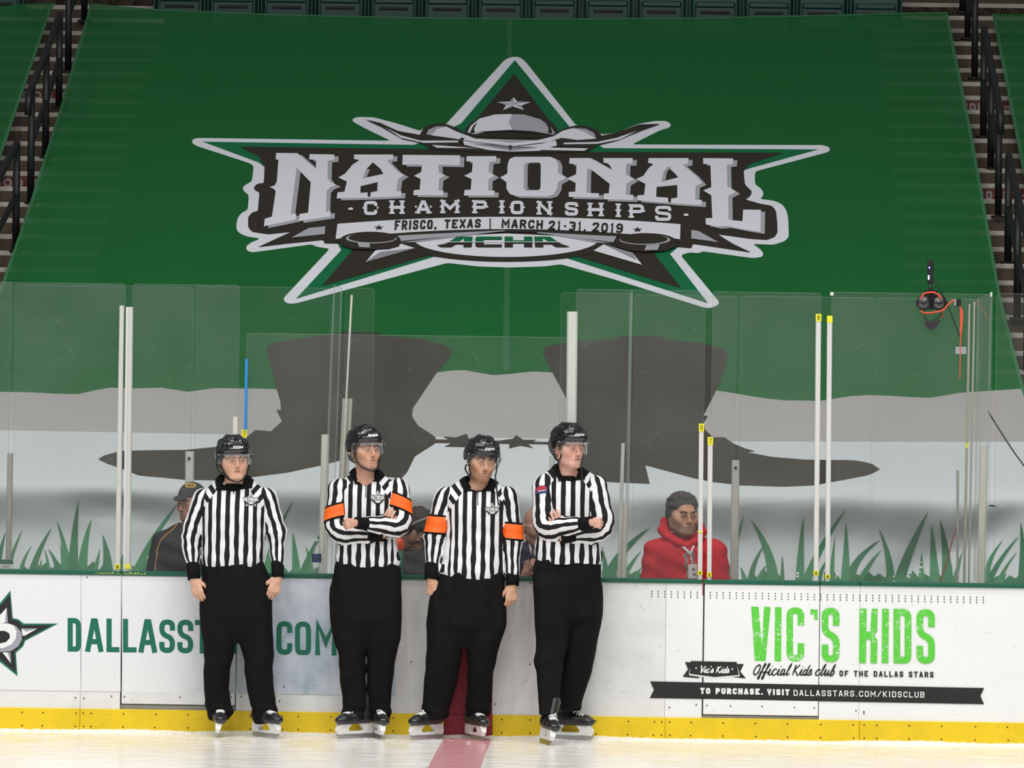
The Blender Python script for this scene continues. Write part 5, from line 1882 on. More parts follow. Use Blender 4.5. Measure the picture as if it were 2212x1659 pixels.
def visor_mat():
    m, nt, b, out = _nt('clear_visor')
    nt.nodes.remove(b)
    tr = nt.nodes.new('ShaderNodeBsdfTransparent')
    tr.inputs[0].default_value = (.97, .97, .97, 1)
    gl = nt.nodes.new('ShaderNodeBsdfGlossy')
    gl.inputs['Roughness'].default_value = .05
    df = nt.nodes.new('ShaderNodeBsdfDiffuse')
    df.inputs[0].default_value = (.8, .82, .82, 1)
    fz = nt.nodes.new('ShaderNodeFresnel')
    fz.inputs[0].default_value = 1.25
    m1 = nt.nodes.new('ShaderNodeMixShader')
    m1.inputs[0].default_value = .035
    nt.links.new(tr.outputs[0], m1.inputs[1])
    nt.links.new(df.outputs[0], m1.inputs[2])
    m2 = nt.nodes.new('ShaderNodeMixShader')
    nt.links.new(fz.outputs[0], m2.inputs[0])
    nt.links.new(m1.outputs[0], m2.inputs[1])
    nt.links.new(gl.outputs[0], m2.inputs[2])
    nt.links.new(m2.outputs[0], out.inputs['Surface'])
    return m


VISOR = visor_mat()
VDOT = mat('visor_dots', (.85, .85, .85), .5)


def rotm(yaw=0, pitch=0, roll=0):
    """Head frame: x to the picture's right, y away from the camera, z up. yaw turns the face to the right, pitch lifts the chin, roll tilts the crown to the right."""
    y, p, r = math.radians(yaw), math.radians(pitch), math.radians(roll)
    Rz = np.array([[math.cos(y), -math.sin(y), 0], [math.sin(y), math.cos(y), 0], [0, 0, 1]])
    Rx = np.array([[1, 0, 0], [0, math.cos(p), math.sin(p)], [0, -math.sin(p), math.cos(p)]])
    Ry = np.array([[math.cos(r), 0, math.sin(r)], [0, 1, 0], [-math.sin(r), 0, math.cos(r)]])
    return Ry @ Rz @ Rx


def head_prims(o, R, s=1.0, wide=1.0, jaw=1.0, nose=1.0, ears=True):
    """Skull, jaw, brow, nose, lips, lids and ears about eye level o."""
    W = lambda x, y, z: o + R @ (np.array([x * wide, y, z]) * s)
    p = []
    p.append(ell(W(0, .015, .035), np.array([.076 * wide, .097, .085]) * s, R, .02))
    p.append(ell(W(0, -.018, -.040), np.array([.067 * wide * jaw, .070, .078]) * s, R, .03))
    p.append(cone(W(-.012, -.070, -.098), W(.012, -.070, -.098), .020 * s, .020 * s, .025))
    for q in (-1, 1):
        p.append(cone(W(q * .052 * jaw, .004, -.060), W(q * .022, -.058, -.096), .023 * s, .018 * s, .025))
        p.append(ell(W(q * .042, -.058, -.028), np.array([.026, .024, .026]) * s, R, .025))
        p.append(ell(W(q * .060, -.030, -.010), np.array([.018, .030, .030]) * s, R, .02))
    p.append(cone(W(-.030, -.078, .024), W(.030, -.078, .024), .0135 * s, .0135 * s, .014))
    for q in (-1, 1):
        p.append(ell(W(q * .032, -.103, -.001), np.array([.018, .0155, .0115]) * s, R, .010, sub=True))
    # nose
    p.append(cone(W(0, -.087, .010), W(0, -.107 - .004 * nose, -.034), .0066 * s, .0098 * s, .014))
    for q in (-1, 1):
        p.append(ell(W(q * .0105, -.099, -.0395), np.array([.0070, .0095, .0065]) * s, R, .007))
        p.append(ell(W(q * .0062, -.105, -.0475), np.array([.0034, .005, .0030]) * s, R, .003, sub=True))
    # eyelids
    for q in (-1, 1):
        a, b_, c = W(q * .0175, -.0900, .0030), W(q * .031, -.0940, .0074), W(q * .046, -.0845, .0022)
        p.append(cone(a, b_, .0034 * s, .0038 * s, .007))
        p.append(cone(b_, c, .0038 * s, .0034 * s, .007))
        a, b_, c = W(q * .0185, -.0895, -.0050), W(q * .031, -.0920, -.0082), W(q * .045, -.0835, -.0045)
        p.append(cone(a, b_, .0028 * s, .0032 * s, .007))
        p.append(cone(b_, c, .0032 * s, .0028 * s, .007))
    # mouth
    p.append(ell(W(0, -.083, -.067), np.array([.028, .012, .018]) * s, R, .016))
    if ears:
        for q in (-1, 1):
            p.append(ell(W(q * .078, .016, -.012), np.array([.009, .019, .031]) * s, R @ rotm(yaw=q * 22), .008))
            p.append(ell(W(q * .086, .010, -.010), np.array([.006, .009, .016]) * s, R @ rotm(yaw=q * 22), .005, sub=True))
    return p


def face_tone(V, o, R, base, s=1.0, stubble=0.0, red=0.0, hair=None, sideburn=0.0, hairline=None):
    """Skin pigment per vertex in the head frame."""
    L = (np.asarray(V) - o) @ R / s
    x, y, z = L[:, 0], L[:, 1], L[:, 2]
    c = np.tile(np.array(base, float), (len(L), 1))
    headish = (z > -.14) & (np.abs(x) < .12) & (y > -.16) & (y < .14)
    g = lambda cx, cy, cz, r: np.exp(-((np.abs(x) - cx) ** 2 + (y - cy) ** 2 + (z - cz) ** 2) / r ** 2) * headish
    blush = np.clip(g(.046, -.075, -.030, .030) * .9 + g(0, -.118, -.040, .018) * .8 + g(.085, .02, -.012, .035) * .9, 0, 1) * (.30 + red)
    c *= 1 - blush[:, None] * np.array([.04, .34, .36])
    c *= 1 - (g(.032, -.095, -.010, .016) * .22)[:, None] * np.array([.6, 1, 1])          # under the eyes
    if stubble:
        d = np.clip((-.052 - z + np.maximum(0, np.abs(x) - .03) * 1.0) / .018, 0, 1) * (y < .02) * headish
        d = d * (1 - np.exp(-((x / .030) ** 2 + ((z + .067) / .011) ** 2)))
        d = np.maximum(d, np.exp(-((x / .030) ** 2 + ((z + .054) / .006) ** 2)) * (y < -.07) * headish)
        d = d * np.clip((z + .150) / .03, 0, 1)
        k = (stubble * d)[:, None]
        c = c * (1 - k) + np.array(hair if hair is not None else (.10, .06, .04)) * k
    if sideburn:
        d = (np.abs(np.abs(x) - .070) < .02) * np.clip((z + .035) / .01, 0, 1) * (z < .06) * np.clip((.0 - y + .01) / .01, 0, 1) * np.clip((y + .042) / .01, 0, 1)
        k = (sideburn * d)[:, None]
        c = c * (1 - k) + np.array(hair) * k
    if hairline is not None:
        k = hairline(x, y, z)[:, None] * headish[:, None]
        c = c * (1 - k) + np.array(hair) * k
    return np.clip(c, 0, 1)


def face_parts(root, o, R, s, brow, iris, gaze=(0, 0), brow_drop=0.0, wide=1.0, mouth=1.0, brow_r=1.0):
    """Eyeballs, eyebrows and lips as parts of the person."""
    W = lambda x, y, z: o + R @ (np.array([x * wide, y, z]) * s)
    for q in (-1, 1):
        bm = bmesh.new()
        bmesh.ops.create_uvsphere(bm, u_segments=24, v_segments=16, radius=.0120 * s)
        me = bpy.data.meshes.new('eye')
        bm.to_mesh(me)
        bm.free()
        me.polygons.foreach_set('use_smooth', np.ones(len(me.polygons), bool))
        me.materials.append(iris)
        e = bpy.data.objects.new('eye', me)
        COL.objects.link(e)
        e.parent = root
        e.location = Vector(W(q * .0315, -.0824, -.0004)) - root.location
        e.rotation_euler = Matrix((R @ rotm(yaw=gaze[0], pitch=gaze[1])).tolist()).to_euler()
        pts = [W(q * .013, -.0985, .0165 - brow_drop), W(q * .022, -.0995, .0215 - brow_drop * .6), W(q * .036, -.095, .0245 - brow_drop * .2), W(q * .050, -.082, .0195)]
        MB().tube(catmull(pts, 4), [.0030 * brow_r * s * t for t in np.interp(range(13), [0, 3, 9, 12], [.8, 1.15, 1.0, .5])], 7).build('eyebrow', brow, root, True)
    m = MB()
    m.tube(catmull([W(-.0285 * mouth, -.0850, -.0672), W(-.014, -.0940, -.0645), W(-.004, -.0965, -.0635), W(.004, -.0965, -.0635), W(.014, -.0940, -.0645), W(.0285 * mouth, -.0850, -.0672)], 4), [.0024 * s * t for t in np.interp(range(21), [0, 6, 10, 14, 20], [.2, .95, .9, .95, .2])], 7)
    m.tube(catmull([W(-.0275 * mouth, -.0850, -.0682), W(-.010, -.0940, -.0718), W(.010, -.0940, -.0718), W(.0275 * mouth, -.0850, -.0682)], 5), [.0030 * s * t for t in np.interp(range(16), [0, 4, 11, 15], [.2, 1, 1, .2])], 7)
    m.build('lips', LIP, root, True)
    cl = MB().tube(catmull([W(-.0285 * mouth, -.0870, -.0678), W(-.010, -.0962, -.0672), W(.010, -.0962, -.0672), W(.0285 * mouth, -.0870, -.0678)], 5), .0011 * s, 6)
    cl.build('mouth_line', mat_dark_lip, root, True)


mat_dark_lip = mat('mouth_dark', (.13, .045, .04), .6)


def hand_prims(w, d, b, s, curl=(20, 25, 15), spread=.06, thumb=(.55, .75, -.15), scale=1.0, thumb_curl=.35, curls=None):
    """Palm, four fingers and a thumb. w wrist, d towards the fingers, b out of the back of the hand, s towards the thumb."""
    w, d, b, s = (np.asarray(q, float) for q in (w, d, b, s))
    d = d / np.linalg.norm(d)
    b = b - d * b.dot(d)
    b = b / np.linalg.norm(b)
    s2 = np.cross(d, b)
    s = s2 if s2.dot(s) > 0 else -s2
    k = scale
    out = [cone(w, w + d * .03 * k, .024 * k, .026 * k, .012)]
    base = [(.030, .090, .078, .0092), (.010, .095, .087, .0096), (-.011, .092, .080, .0092), (-.030, .083, .062, .0082)]
    for i, (so, do, ln, r) in enumerate(base):
        kn = w + (d * do + s * so) * k
        out.append(cone(w + (d * .015 + s * so * .45) * k, kn, .0150 * k, .0125 * k, .012))
        c = curls[i] if curls else curl
        ang, p = 0.0, kn
        side = s * (spread * (1.5 - i) * .35)
        for j, fr in enumerate((.46, .30, .24)):
            ang += math.radians(c[j])
            dr = d * math.cos(ang) - b * math.sin(ang) + side
            dr = dr / np.linalg.norm(dr)
            q = p + dr * ln * fr * k
            out.append(cone(p, q, r * (1 - .09 * j) * k, r * (1 - .09 * (j + 1)) * k, .0035))
            p = q
    tb = w + (d * .022 + s * .026 - b * .004) * k
    t1 = d * thumb[0] + s * thumb[1] + b * thumb[2]
    t1 = t1 / np.linalg.norm(t1)
    m1 = tb + t1 * .042 * k
    t2 = t1 * (1 - thumb_curl) + d * thumb_curl - b * .15
    t2 = t2 / np.linalg.norm(t2)
    m2 = m1 + t2 * .032 * k
    m3 = m2 + (t2 * .9 + d * .2 - b * .15) * .026 * k
    out += [cone(tb, m1, .0145 * k, .0115 * k, .010), cone(m1, m2, .0108 * k, .0100 * k, .004), cone(m2, m3, .0100 * k, .0080 * k, .004)]
    return out


from mathutils.bvhtree import BVHTree


def bvh_of(V, F):
    return BVHTree.FromPolygons([tuple(v) for v in np.asarray(V).tolist()], np.asarray(F).tolist())


def decal(name, bvh, polys, m, parent, off=.0025, step=2.5, label=None, kind=None, eye=None):
    """Flat lettering or a badge laid onto a curved surface (points found along sight lines of the photograph)."""
    bm = bmesh.new()
    v, f = fill(polys)
    bv = [bm.verts.new((a[0], a[1], 0)) for a in v]
    for q in f:
        try:
            bm.faces.new([bv[i] for i in q])
        except ValueError:
            pass
    xs, ys = [a[0] for a in v], [a[1] for a in v]
    for co, no, lo, hi in (((1, 0, 0), (1, 0, 0), min(xs), max(xs)), ((0, 1, 0), (0, 1, 0), min(ys), max(ys))):
        for t in np.arange(lo + step, hi, step):
            bmesh.ops.bisect_plane(bm, geom=bm.verts[:] + bm.edges[:] + bm.faces[:], plane_co=tuple(c * t for c in co), plane_no=no, dist=1e-4)
    bm.verts.index_update()
    o = Vector(CAM)
    pts, last = [], None
    for q in bm.verts:
        d = _F * FPX + _R * (q.co.x - 1106.0) - _U * (q.co.y - 829.5)
        d = Vector(d / np.linalg.norm(d))
        h = bvh.ray_cast(o, d)
        pts.append(None if h[0] is None else h[0] + h[1] * off * (1 if h[1].dot(d) < 0 else -1))
    F = [[q.index for q in fa.verts] for fa in bm.faces]
    bm.free()
    F = [q for q in F if all(pts[i] is not None for i in q)]
    use = sorted({i for q in F for i in q})
    rm = {i: k for k, i in enumerate(use)}
    V = [tuple(pts[i]) for i in use]
    if F and len(F[0]) >= 3:
        F2 = []
        for q in F:
            a, b_, c = (Vector(pts[i]) for i in q[:3])
            F2.append([rm[i] for i in (q if (b_ - a).cross(c - a).y < 0 else q[::-1])])
        return mk(name, V, F2, m, parent, label=label, kind=kind)
# ================================================================== THE FOUR OFFICIALS
YP = -0.27


def ice_at(px, py):
    d = _F * FPX + _R * (px - 1106.0) - _U * (py - 829.5)
    return CAM + d * (-CAM[2] / d[2])


def rows3(rows, Y, ryf, dz=0.0, grow=0.0, cyf=None):
    """Silhouette rows (pixel y, left, right) to loft rows at depth Y."""
    out = []
    for r in rows:
        py, xl, xr = r[:3]
        a, b_ = P(xl, py, Y), P(xr, py, Y)
        rx = (b_[0] - a[0]) / 2 + grow
        ry = r[3] if len(r) > 3 else ryf(rx)
        out.append(((a[2] + b_[2]) / 2 + dz, (a[0] + b_[0]) / 2, Y + (cyf((a[2] + b_[2]) / 2) if cyf else 0), max(rx, .01), max(ry + grow, .01)))
    return out


def stripe_attr(o, V, F, segs, torso, T, cx, cy, neck_z, period, tphase=.5, sphase=0.0, wob=1.0):
    """Stripe phases: down the body, slanting over the shoulders, along the sleeves, with the seams between them."""
    x, y, z = V[:, 0], V[:, 1], V[:, 2]
    ta = np.array(T)
    rxz, ryz, cyz = (np.interp(z, ta[:, 0], ta[:, i]) for i in (3, 4, 2))
    rxz = np.maximum(rxz, .17)
    dxn = (x - cx) / rxz
    th = np.arctan2(dxn, np.where(y < cyz, np.sqrt(np.clip(1 - np.clip(np.abs(dxn), 0, 1) ** 2, 1e-4, 1)), -(y - cyz) / ryz))
    low = np.clip((neck_z - .22 - z) / .35, 0, 1)
    w = wob * .55 * (.0045 * np.sin(31 * z + 9 * th) + .0035 * np.sin(57 * z - 14 * th + 1.3)) * (.25 + low + .9 * np.clip(np.abs(th) - .7, 0, 1))
    body = (rxz * (.45 * th + .55 * np.clip(dxn, -1.1, 1.1)) + w) / period + tphase
    dx = np.abs(x - cx)
    sg = np.sign(x - cx)
    yoke = (-(x - cx) * sg * .78 + (z - neck_z) * .62) / period + .15
    zr = neck_z - .012 - np.clip((dx - .085) / .075, 0, 1.6) * .105
    yside = np.minimum(np.minimum(dx - .085, z - zr), cy + .06 - y)
    dt = torso.f(x, y, z) + .012
    ds = [np.min([p.f(x, y, z) for p in sg_['ps']], axis=0) for sg_ in segs]
    sside = dt - np.min(ds, axis=0)
    for nm, val in (('body_stripe', body), ('yoke_stripe', yoke), ('yoke_side', yside), ('sleeve_side', sside)):
        at = o.data.attributes.new(nm, 'FLOAT', 'POINT')
        at.data.foreach_set('value', val.astype(np.float32))
    Q = V[F]
    C = Q.mean(1)
    owner = np.argmin(np.stack(ds), axis=0)[F[:, 0]]
    st = np.zeros(F.shape)
    for i, sg in enumerate(segs):
        pth = sg['path']
        axd = []
        for q in range(len(pth) - 1):
            ba = pth[q + 1] - pth[q]
            h = np.clip(((C - pth[q]) @ ba) / ba.dot(ba), 0, 1)
            axd.append(np.linalg.norm(C - pth[q] - h[:, None] * ba, axis=1))
        near = np.argmin(np.stack(axd), axis=0)
        acc = 0.0
        for q in range(len(pth) - 1):
            t = pth[q + 1] - pth[q]
            L = np.linalg.norm(t)
            t = t / L
            e1 = sg['e1'] - t * t.dot(sg['e1'])
            e1 /= np.linalg.norm(e1)
            e2 = np.cross(t, e1)
            R = Q - pth[q]
            an = np.arctan2(R @ e2, R @ e1)
            al = R @ t + acc
            ws = wob * .6 * (.004 * np.sin(al * 46 + 2 * an) + .0025 * np.sin(al * 91 + 5 * an))
            ss = (an * sg['r'] + ws) / period * 1.02 + sphase + sg.get('ph', 0)
            st = np.where(((owner == i) & (near == q))[:, None], ss, st)
            acc += L
    at = o.data.attributes.new('sleeve_stripe', 'FLOAT', 'CORNER')
    at.data.foreach_set('value', st.astype(np.float32).ravel())


def ring_tube(a, b_, ra, rb, ts, grow, n=28, tilt=0.0):
    """Sleeve-like rings round the segment a-b at the fractions ts."""
    a, b_ = np.asarray(a), np.asarray(b_)
    t = (b_ - a) / np.linalg.norm(b_ - a)
    u = np.cross(t, [0, 1.0, 0.1])
    u /= np.linalg.norm(u)
    w = np.cross(t, u)
    V = []
    for k, (f, gx) in enumerate(zip(ts, grow)):
        c = a + (b_ - a) * f
        r = ra + (rb - ra) * f + gx
        V += [c + r * (math.cos(q) * u + math.sin(q) * w) + t * tilt * r * float((math.cos(q) * u + math.sin(q) * w)[0]) for q in np.linspace(0, 2 * math.pi, n, endpoint=False)]
    F = [(i * n + k, i * n + (k + 1) % n, (i + 1) * n + (k + 1) % n, (i + 1) * n + k) for i in range(len(ts) - 1) for k in range(n)]
    return V, F


LACE = mat('lace_white', (.78, .77, .74), .8)
HOLD = mat('holder_white', (.82, .82, .80), .4)
STEEL = mat('blade_steel', (.55, .55, .56), .25, .9)
BOOT = mat('boot_black', (.012, .012, .013), .42, coat=.15)
BOOT_G = mat('boot_grey', (.16, .16, .17), .5)


def skate(root, tip, yaw, lean=0.0, pitch=0.0, scale=1.0, name='skate'):
    """Ice skate: boot with laces, holder and blade. tip: point on the ice under the front of the blade; yaw: toe direction, 0 towards the camera, + to the right."""
    a = math.radians(yaw)
    fwd, side = np.array([math.sin(a), -math.cos(a), 0]), np.array([math.cos(a), math.sin(a), 0])
    l = math.radians(lean)
    up = np.array([0, 0, 1]) * math.cos(l) + side * math.sin(l)
    side = np.cross(fwd, up) * (1 if np.dot(np.cross(fwd, up), side) > 0 else -1)
    o = np.array(tip, float) - fwd * .150 * scale

    def W(x, y, z):
        return o + (fwd * x + side * y + up * z) * scale
    pr = [cone(W(-.095, 0, .135), W(.02, 0, .130), .040 * scale, .042 * scale, .02), cone(W(.02, .002, .130), W(.105, .004, .122), .044 * scale, .041 * scale, .02),
          ell(W(.118, .004, .118), np.array([.046, .040, .030]) * scale, np.stack([fwd, side, up], 1), .015),
          cone(W(-.070, 0, .15), W(-.062, 0, .27), .044 * scale, .052 * scale, .03), cone(W(.005, 0, .175), W(-.025, 0, .27), .030 * scale, .034 * scale, .02),
          cone(W(-.110, 0, .15), W(-.112, 0, .20), .026 * scale, .024 * scale, .02)]

    def cut(x, y, z):
        return (.094 * scale - ((x - o[0]) * up[0] + (y - o[1]) * up[1] + (z - o[2]) * up[2]))
    V, F = polygonize(pr, .0065 * scale, cut=cut)
    loc = np.mean(V, axis=0)
    boot = fast_mesh(name, V, F, BOOT, root)
    boot['label'] = 'black hockey skate boot'
    m = MB()
    prof = {'r': [(-.125, .097), (-.035, .097), (-.058, .062), (-.050, .034), (-.128, .030), (-.140, .045)], 'f': [(.045, .097), (.140, .097), (.160, .060), (.150, .030), (.045, .034), (.072, .062)], 'b': [(-.060, .050), (.075, .050), (.075, .030), (-.060, .030)]}
    for kk, (w0, w1) in (('r', (.020, .010)), ('f', (.022, .010)), ('b', (.008, .008))):
        pf = prof[kk]
        zmax, zmin = max(p[1] for p in pf), min(p[1] for p in pf)
        L = [W(p[0], w1 + (w0 - w1) * (p[1] - zmin) / max(zmax - zmin, 1e-6), p[1]) for p in pf]
        Rr = [W(p[0], -(w1 + (w0 - w1) * (p[1] - zmin) / max(zmax - zmin, 1e-6)), p[1]) for p in pf]
        n = len(pf)
        m.add(L + Rr, [tuple(range(n)), tuple(range(2 * n - 1, n - 1, -1))] + [(i, n + i, n + (i + 1) % n, (i + 1) % n) for i in range(n)])
    m.build('holder', HOLD, boot, label='white blade holder')
    bp = [(-.150, .012), (-.140, .002), (-.09, 0), (.11, 0), (.145, .006), (.160, .022), (.158, .034), (-.145, .034)]
    m = MB()
    n = len(bp)
    m.add([W(p[0], .0018, p[1]) for p in bp] + [W(p[0], -.0018, p[1]) for p in bp], [tuple(range(n)), tuple(range(2 * n - 1, n - 1, -1))] + [(i, n + i, n + (i + 1) % n, (i + 1) % n) for i in range(n)])
    m.build('blade', STEEL, boot, label='steel blade')
    m = MB()
    bt_ = bvh_of(V, F)

    def top(x, y):
        h = bt_.ray_cast(Vector(W(x, y, .40)), Vector(-up))
        p_ = (np.array(h[0]) + up * .003) if h[0] is not None else W(x, y, .165)
        return p_ if (p_ - o).dot(up) < .205 * scale else W(x, y, .185)
    for i in range(7):
        x = .088 - .019 * i
        m.tube([top(x, -.026), top(x + .003, -.012), top(x + .004, .0), top(x - .002, .012), top(x - .006, .026)], .0052 * scale, 6)
        m.tube([top(x, .026), top(x - .005, .012), top(x - .010, .0), top(x - .014, -.012), top(x - .018, -.026)], .0046 * scale, 6)
    m.build('laces', LACE, boot, True, label='white laces', kind='stuff')
    V2, F2 = polygonize([ell(W(.126, .004, .120), np.array([.041, .042, .028]) * scale, np.stack([fwd, side, up], 1))], .006 * scale, cut=cut)
    fast_mesh('toe_cap', V2, F2, mat_toe, boot, label='glossy black toe cap')
    return boot


mat_toe = mat('toe_gloss', (.016, .016, .018), .25, coat=.3)


def helmet(root, o, R, s=1.0, logo=None, logo_box=None, straps=(), dots=True, style=0, visor_low=-.034):
    W = lambda x, y, z: o + R @ (np.array([x, y, z]) * s)
    E = lambda c, r, k=.01, sub=False: ell(W(*c), np.array(r) * s, R, k, '', sub)
    K = lambda a, b_, r1, r2, k=.008, sub=False: cone(W(*a), W(*b_), r1 * s, r2 * s, k, '', sub)
    EX, EY, EZ, EC = .103, .127, .100, np.array([0, .014, .055])

    def S(l, t, dep=0.0):
        """Point on the shell: l degrees to the side, t degrees over the top from front to back."""
        a, b_ = math.radians(l), math.radians(t)
        p = np.array([EX * math.sin(a), -EY * math.cos(a) * math.cos(b_), EZ * math.cos(a) * math.sin(b_)])
        return EC + p * (1 - dep / np.linalg.norm(p))

    def line(pts, r, dep, k=.008, sub=False):
        q = [S(l, t, dep) for l, t in pts]
        return [K(q[i], q[i + 1], r, r, k, sub) for i in range(len(q) - 1)]
    pr = [E(tuple(EC), (EX, EY, EZ)), E((0, .016, .040), (.107, .131, .034), .008), E((0, -.070, .062), (.080, .062, .034), .012)]
    for q in (-1, 1):
        pr += line([(q * 17, 42), (q * 18, 70), (q * 19, 100), (q * 18, 150)], .017, .0125, .010)
        pr += line([(q * 46, 35), (q * 49, 70), (q * 50, 110), (q * 46, 150)], .017, .0125, .010)
        pr += [E((q * .095, .020, .030), (.013, .050, .045), .012)]
    if style:
        pr += line([(0, 40), (0, 80), (0, 130)], .018, .013, .010)
    # vents and grooves
    pr += line([(-14, 28), (14, 28)], .0055, .0, .004, True) + line([(-24, 47), (-8, 50)], .0045, .0, .004, True) + line([(24, 47), (8, 50)], .0045, .0, .004, True)
    for q in (-1, 1):
        pr += line([(q * 26, 20), (q * 44, 16)], .0055, .0, .004, True) + line([(q * 62, 20), (q * 74, 60)], .006, .0, .004, True)
        pr += line([(q * 33, 50), (q * 34, 85)], .0065, .0, .005, True) + line([(q * 32, 100), (q * 31, 130)], .0065, .0, .005, True)
        pr += line([(q * 5, 70), (q * 5, 105)], .005, .0, .004, True)

    def cut(x, y, z):
        lx = (x - o[0]) * R[0, 0] + (y - o[1]) * R[1, 0] + (z - o[2]) * R[2, 0]
        ly = ((x - o[0]) * R[0, 1] + (y - o[1]) * R[1, 1] + (z - o[2]) * R[2, 1]) / s
        lz = ((x - o[0]) * R[0, 2] + (y - o[1]) * R[1, 2] + (z - o[2]) * R[2, 2]) / s
        zb = np.interp(ly, [-.14, -.05, -.028, .03, .05, .10], [.034, .026, .004, .006, -.035, -.060])
        return (zb - lz) * s
    V, F = polygonize(pr, .0042, cut=cut)
    h = fast_mesh('helmet', V, F, HELM, root, label='glossy black hockey helmet')
    b_ = bvh_of(V, F)
    # visor: clear curved sheet round the brow
    n = 28
    vo, fo = [], []
    for i in range(n + 1):
        t = math.radians(-72 + 144 * i / n)
        for rr, zz in ((1.0, .036), (1.012, .002), (1.01, visor_low + .016 * abs(math.sin(t)) ** 3)):
            vo.append(W(.106 * rr * math.sin(t), .014 - .134 * rr * math.cos(t), zz))
    for i in range(n):
        for k in range(2):
            a = i * 3 + k
            fo.append((a, a + 3, a + 4, a + 1))
    mk('visor', vo, fo, VISOR, h, True, label='clear visor')
    if dots:
        dv, df = [], []
        for row, zz in ((0, .0315), (1, .0255)):
            m_ = 26
            for i in range(m_):
                t = math.radians(-44 + 88 * (i + .5 * row) / m_)
                c = W(.1085 * math.sin(t), .014 - .1375 * math.cos(t), zz - .0016 * row - .004 * (1 - math.cos(t)))
                u, w = R @ np.array([math.cos(t), math.sin(t), 0]), R @ np.array([0, 0, 1.0])
                q = len(dv)
                for sx, sz in ((-1, -1), (1, -1), (1, 1), (-1, 1)):
                    dv.append(c + u * sx * .0017 + w * sz * .0015)
                df.append((q, q + 1, q + 2, q + 3))
        mk('visor_dots', dv, df, VDOT, h, kind='stuff', label='white dots along the top of the visor')
    # temple plates, ear loops
    for q in (-1, 1):
        m = MB()
        m.tube([W(q * .094, -.045, .030), W(q * .090, -.042, .0), W(q * .088, -.034, -.018)], [.009 * s, .0085 * s, .006 * s], 8)
        m.build('temple_pad', STRAP, h, True)
        m = MB()
        m.tube([W(q * .101, -.052, .034), W(q * .106, -.054, .034)], .0045 * s, 8)
        m.build('visor_bolt', STEEL, h, True)
    for path, r in straps:
        MB().tube(catmull([np.asarray(p) for p in path], 5), r, 7).build('chin_strap', STRAP, h, True)
    if logo:
        x0, x1, y0, y1 = logo_box
        bxs_ = spread_boxes(logo, x0, x1, y0, y1, y0, y1, gap=.16)
        decal('helmet_lettering', b_, [[(p[0] + .28 * (y1 - p[1]), p[1]) for p in q] for q in pxtext(logo, bxs_, 1.5, r=1.0)], VDOT, h, .0012, 1.5, label=f'white letters {logo}')
    return h


def chest_badge(root, bv, x0, x1, y0, y1):
    """Small star badge with the word NATIONAL."""
    cx, w, h = (x0 + x1) / 2, x1 - x0, y1 - y0
    cy = y0 + h * .54
    st = lambda r, k=.42: [(cx + (a - cx), cy + (b_ - cy) * .88) for a, b_ in star2(cx, cy, r, k)]
    o = decal('chest_badge', bv, [st(w * .60, .50)], VDOT, root, .003, label='star badge reading NATIONAL')
    decal('badge_fill', bv, [st(w * .53, .46)], M_['black'], o, .0038)
    decal('badge_star', bv, [st(w * .44, .40)], VDOT, o, .0042)
    decal('badge_star', bv, [st(w * .36, .38)], M_['black'], o, .0046)
    a, b_ = cy - h * .17, cy + h * .15
    decal('badge_band', bv, [[(x0 - 1, a - 1), (x1 + 1, a - 1), (x1 + .5, cy + h * .02), (x1 - 2, b_), (cx + 5, b_ + h * .22), (cx, b_ + h * .26), (cx - 5, b_ + h * .22), (x0 + 2, b_), (x0 - .5, cy + h * .02)]], M_['black'], o, .0052)
    decal('badge_lettering', bv, pxtext('NATIONAL', spread_boxes('NATIONAL', x0 + .3, x1 - .3, a, cy + h * .07, a, cy + h * .07, gap=.16), 1.35, r=.8), VDOT, o, .006)
    decal('badge_lettering', bv, [[(x0 + w * .18, cy + h * .10), (x1 - w * .18, cy + h * .10), (x1 - w * .18, cy + h * .145), (x0 + w * .18, cy + h * .145)], [(x0 + w * .28, cy + h * .19), (x1 - w * .28, cy + h * .19), (cx + 3, cy + h * .30), (cx - 3, cy + h * .30)]], VDOT, o, .006)
    return o


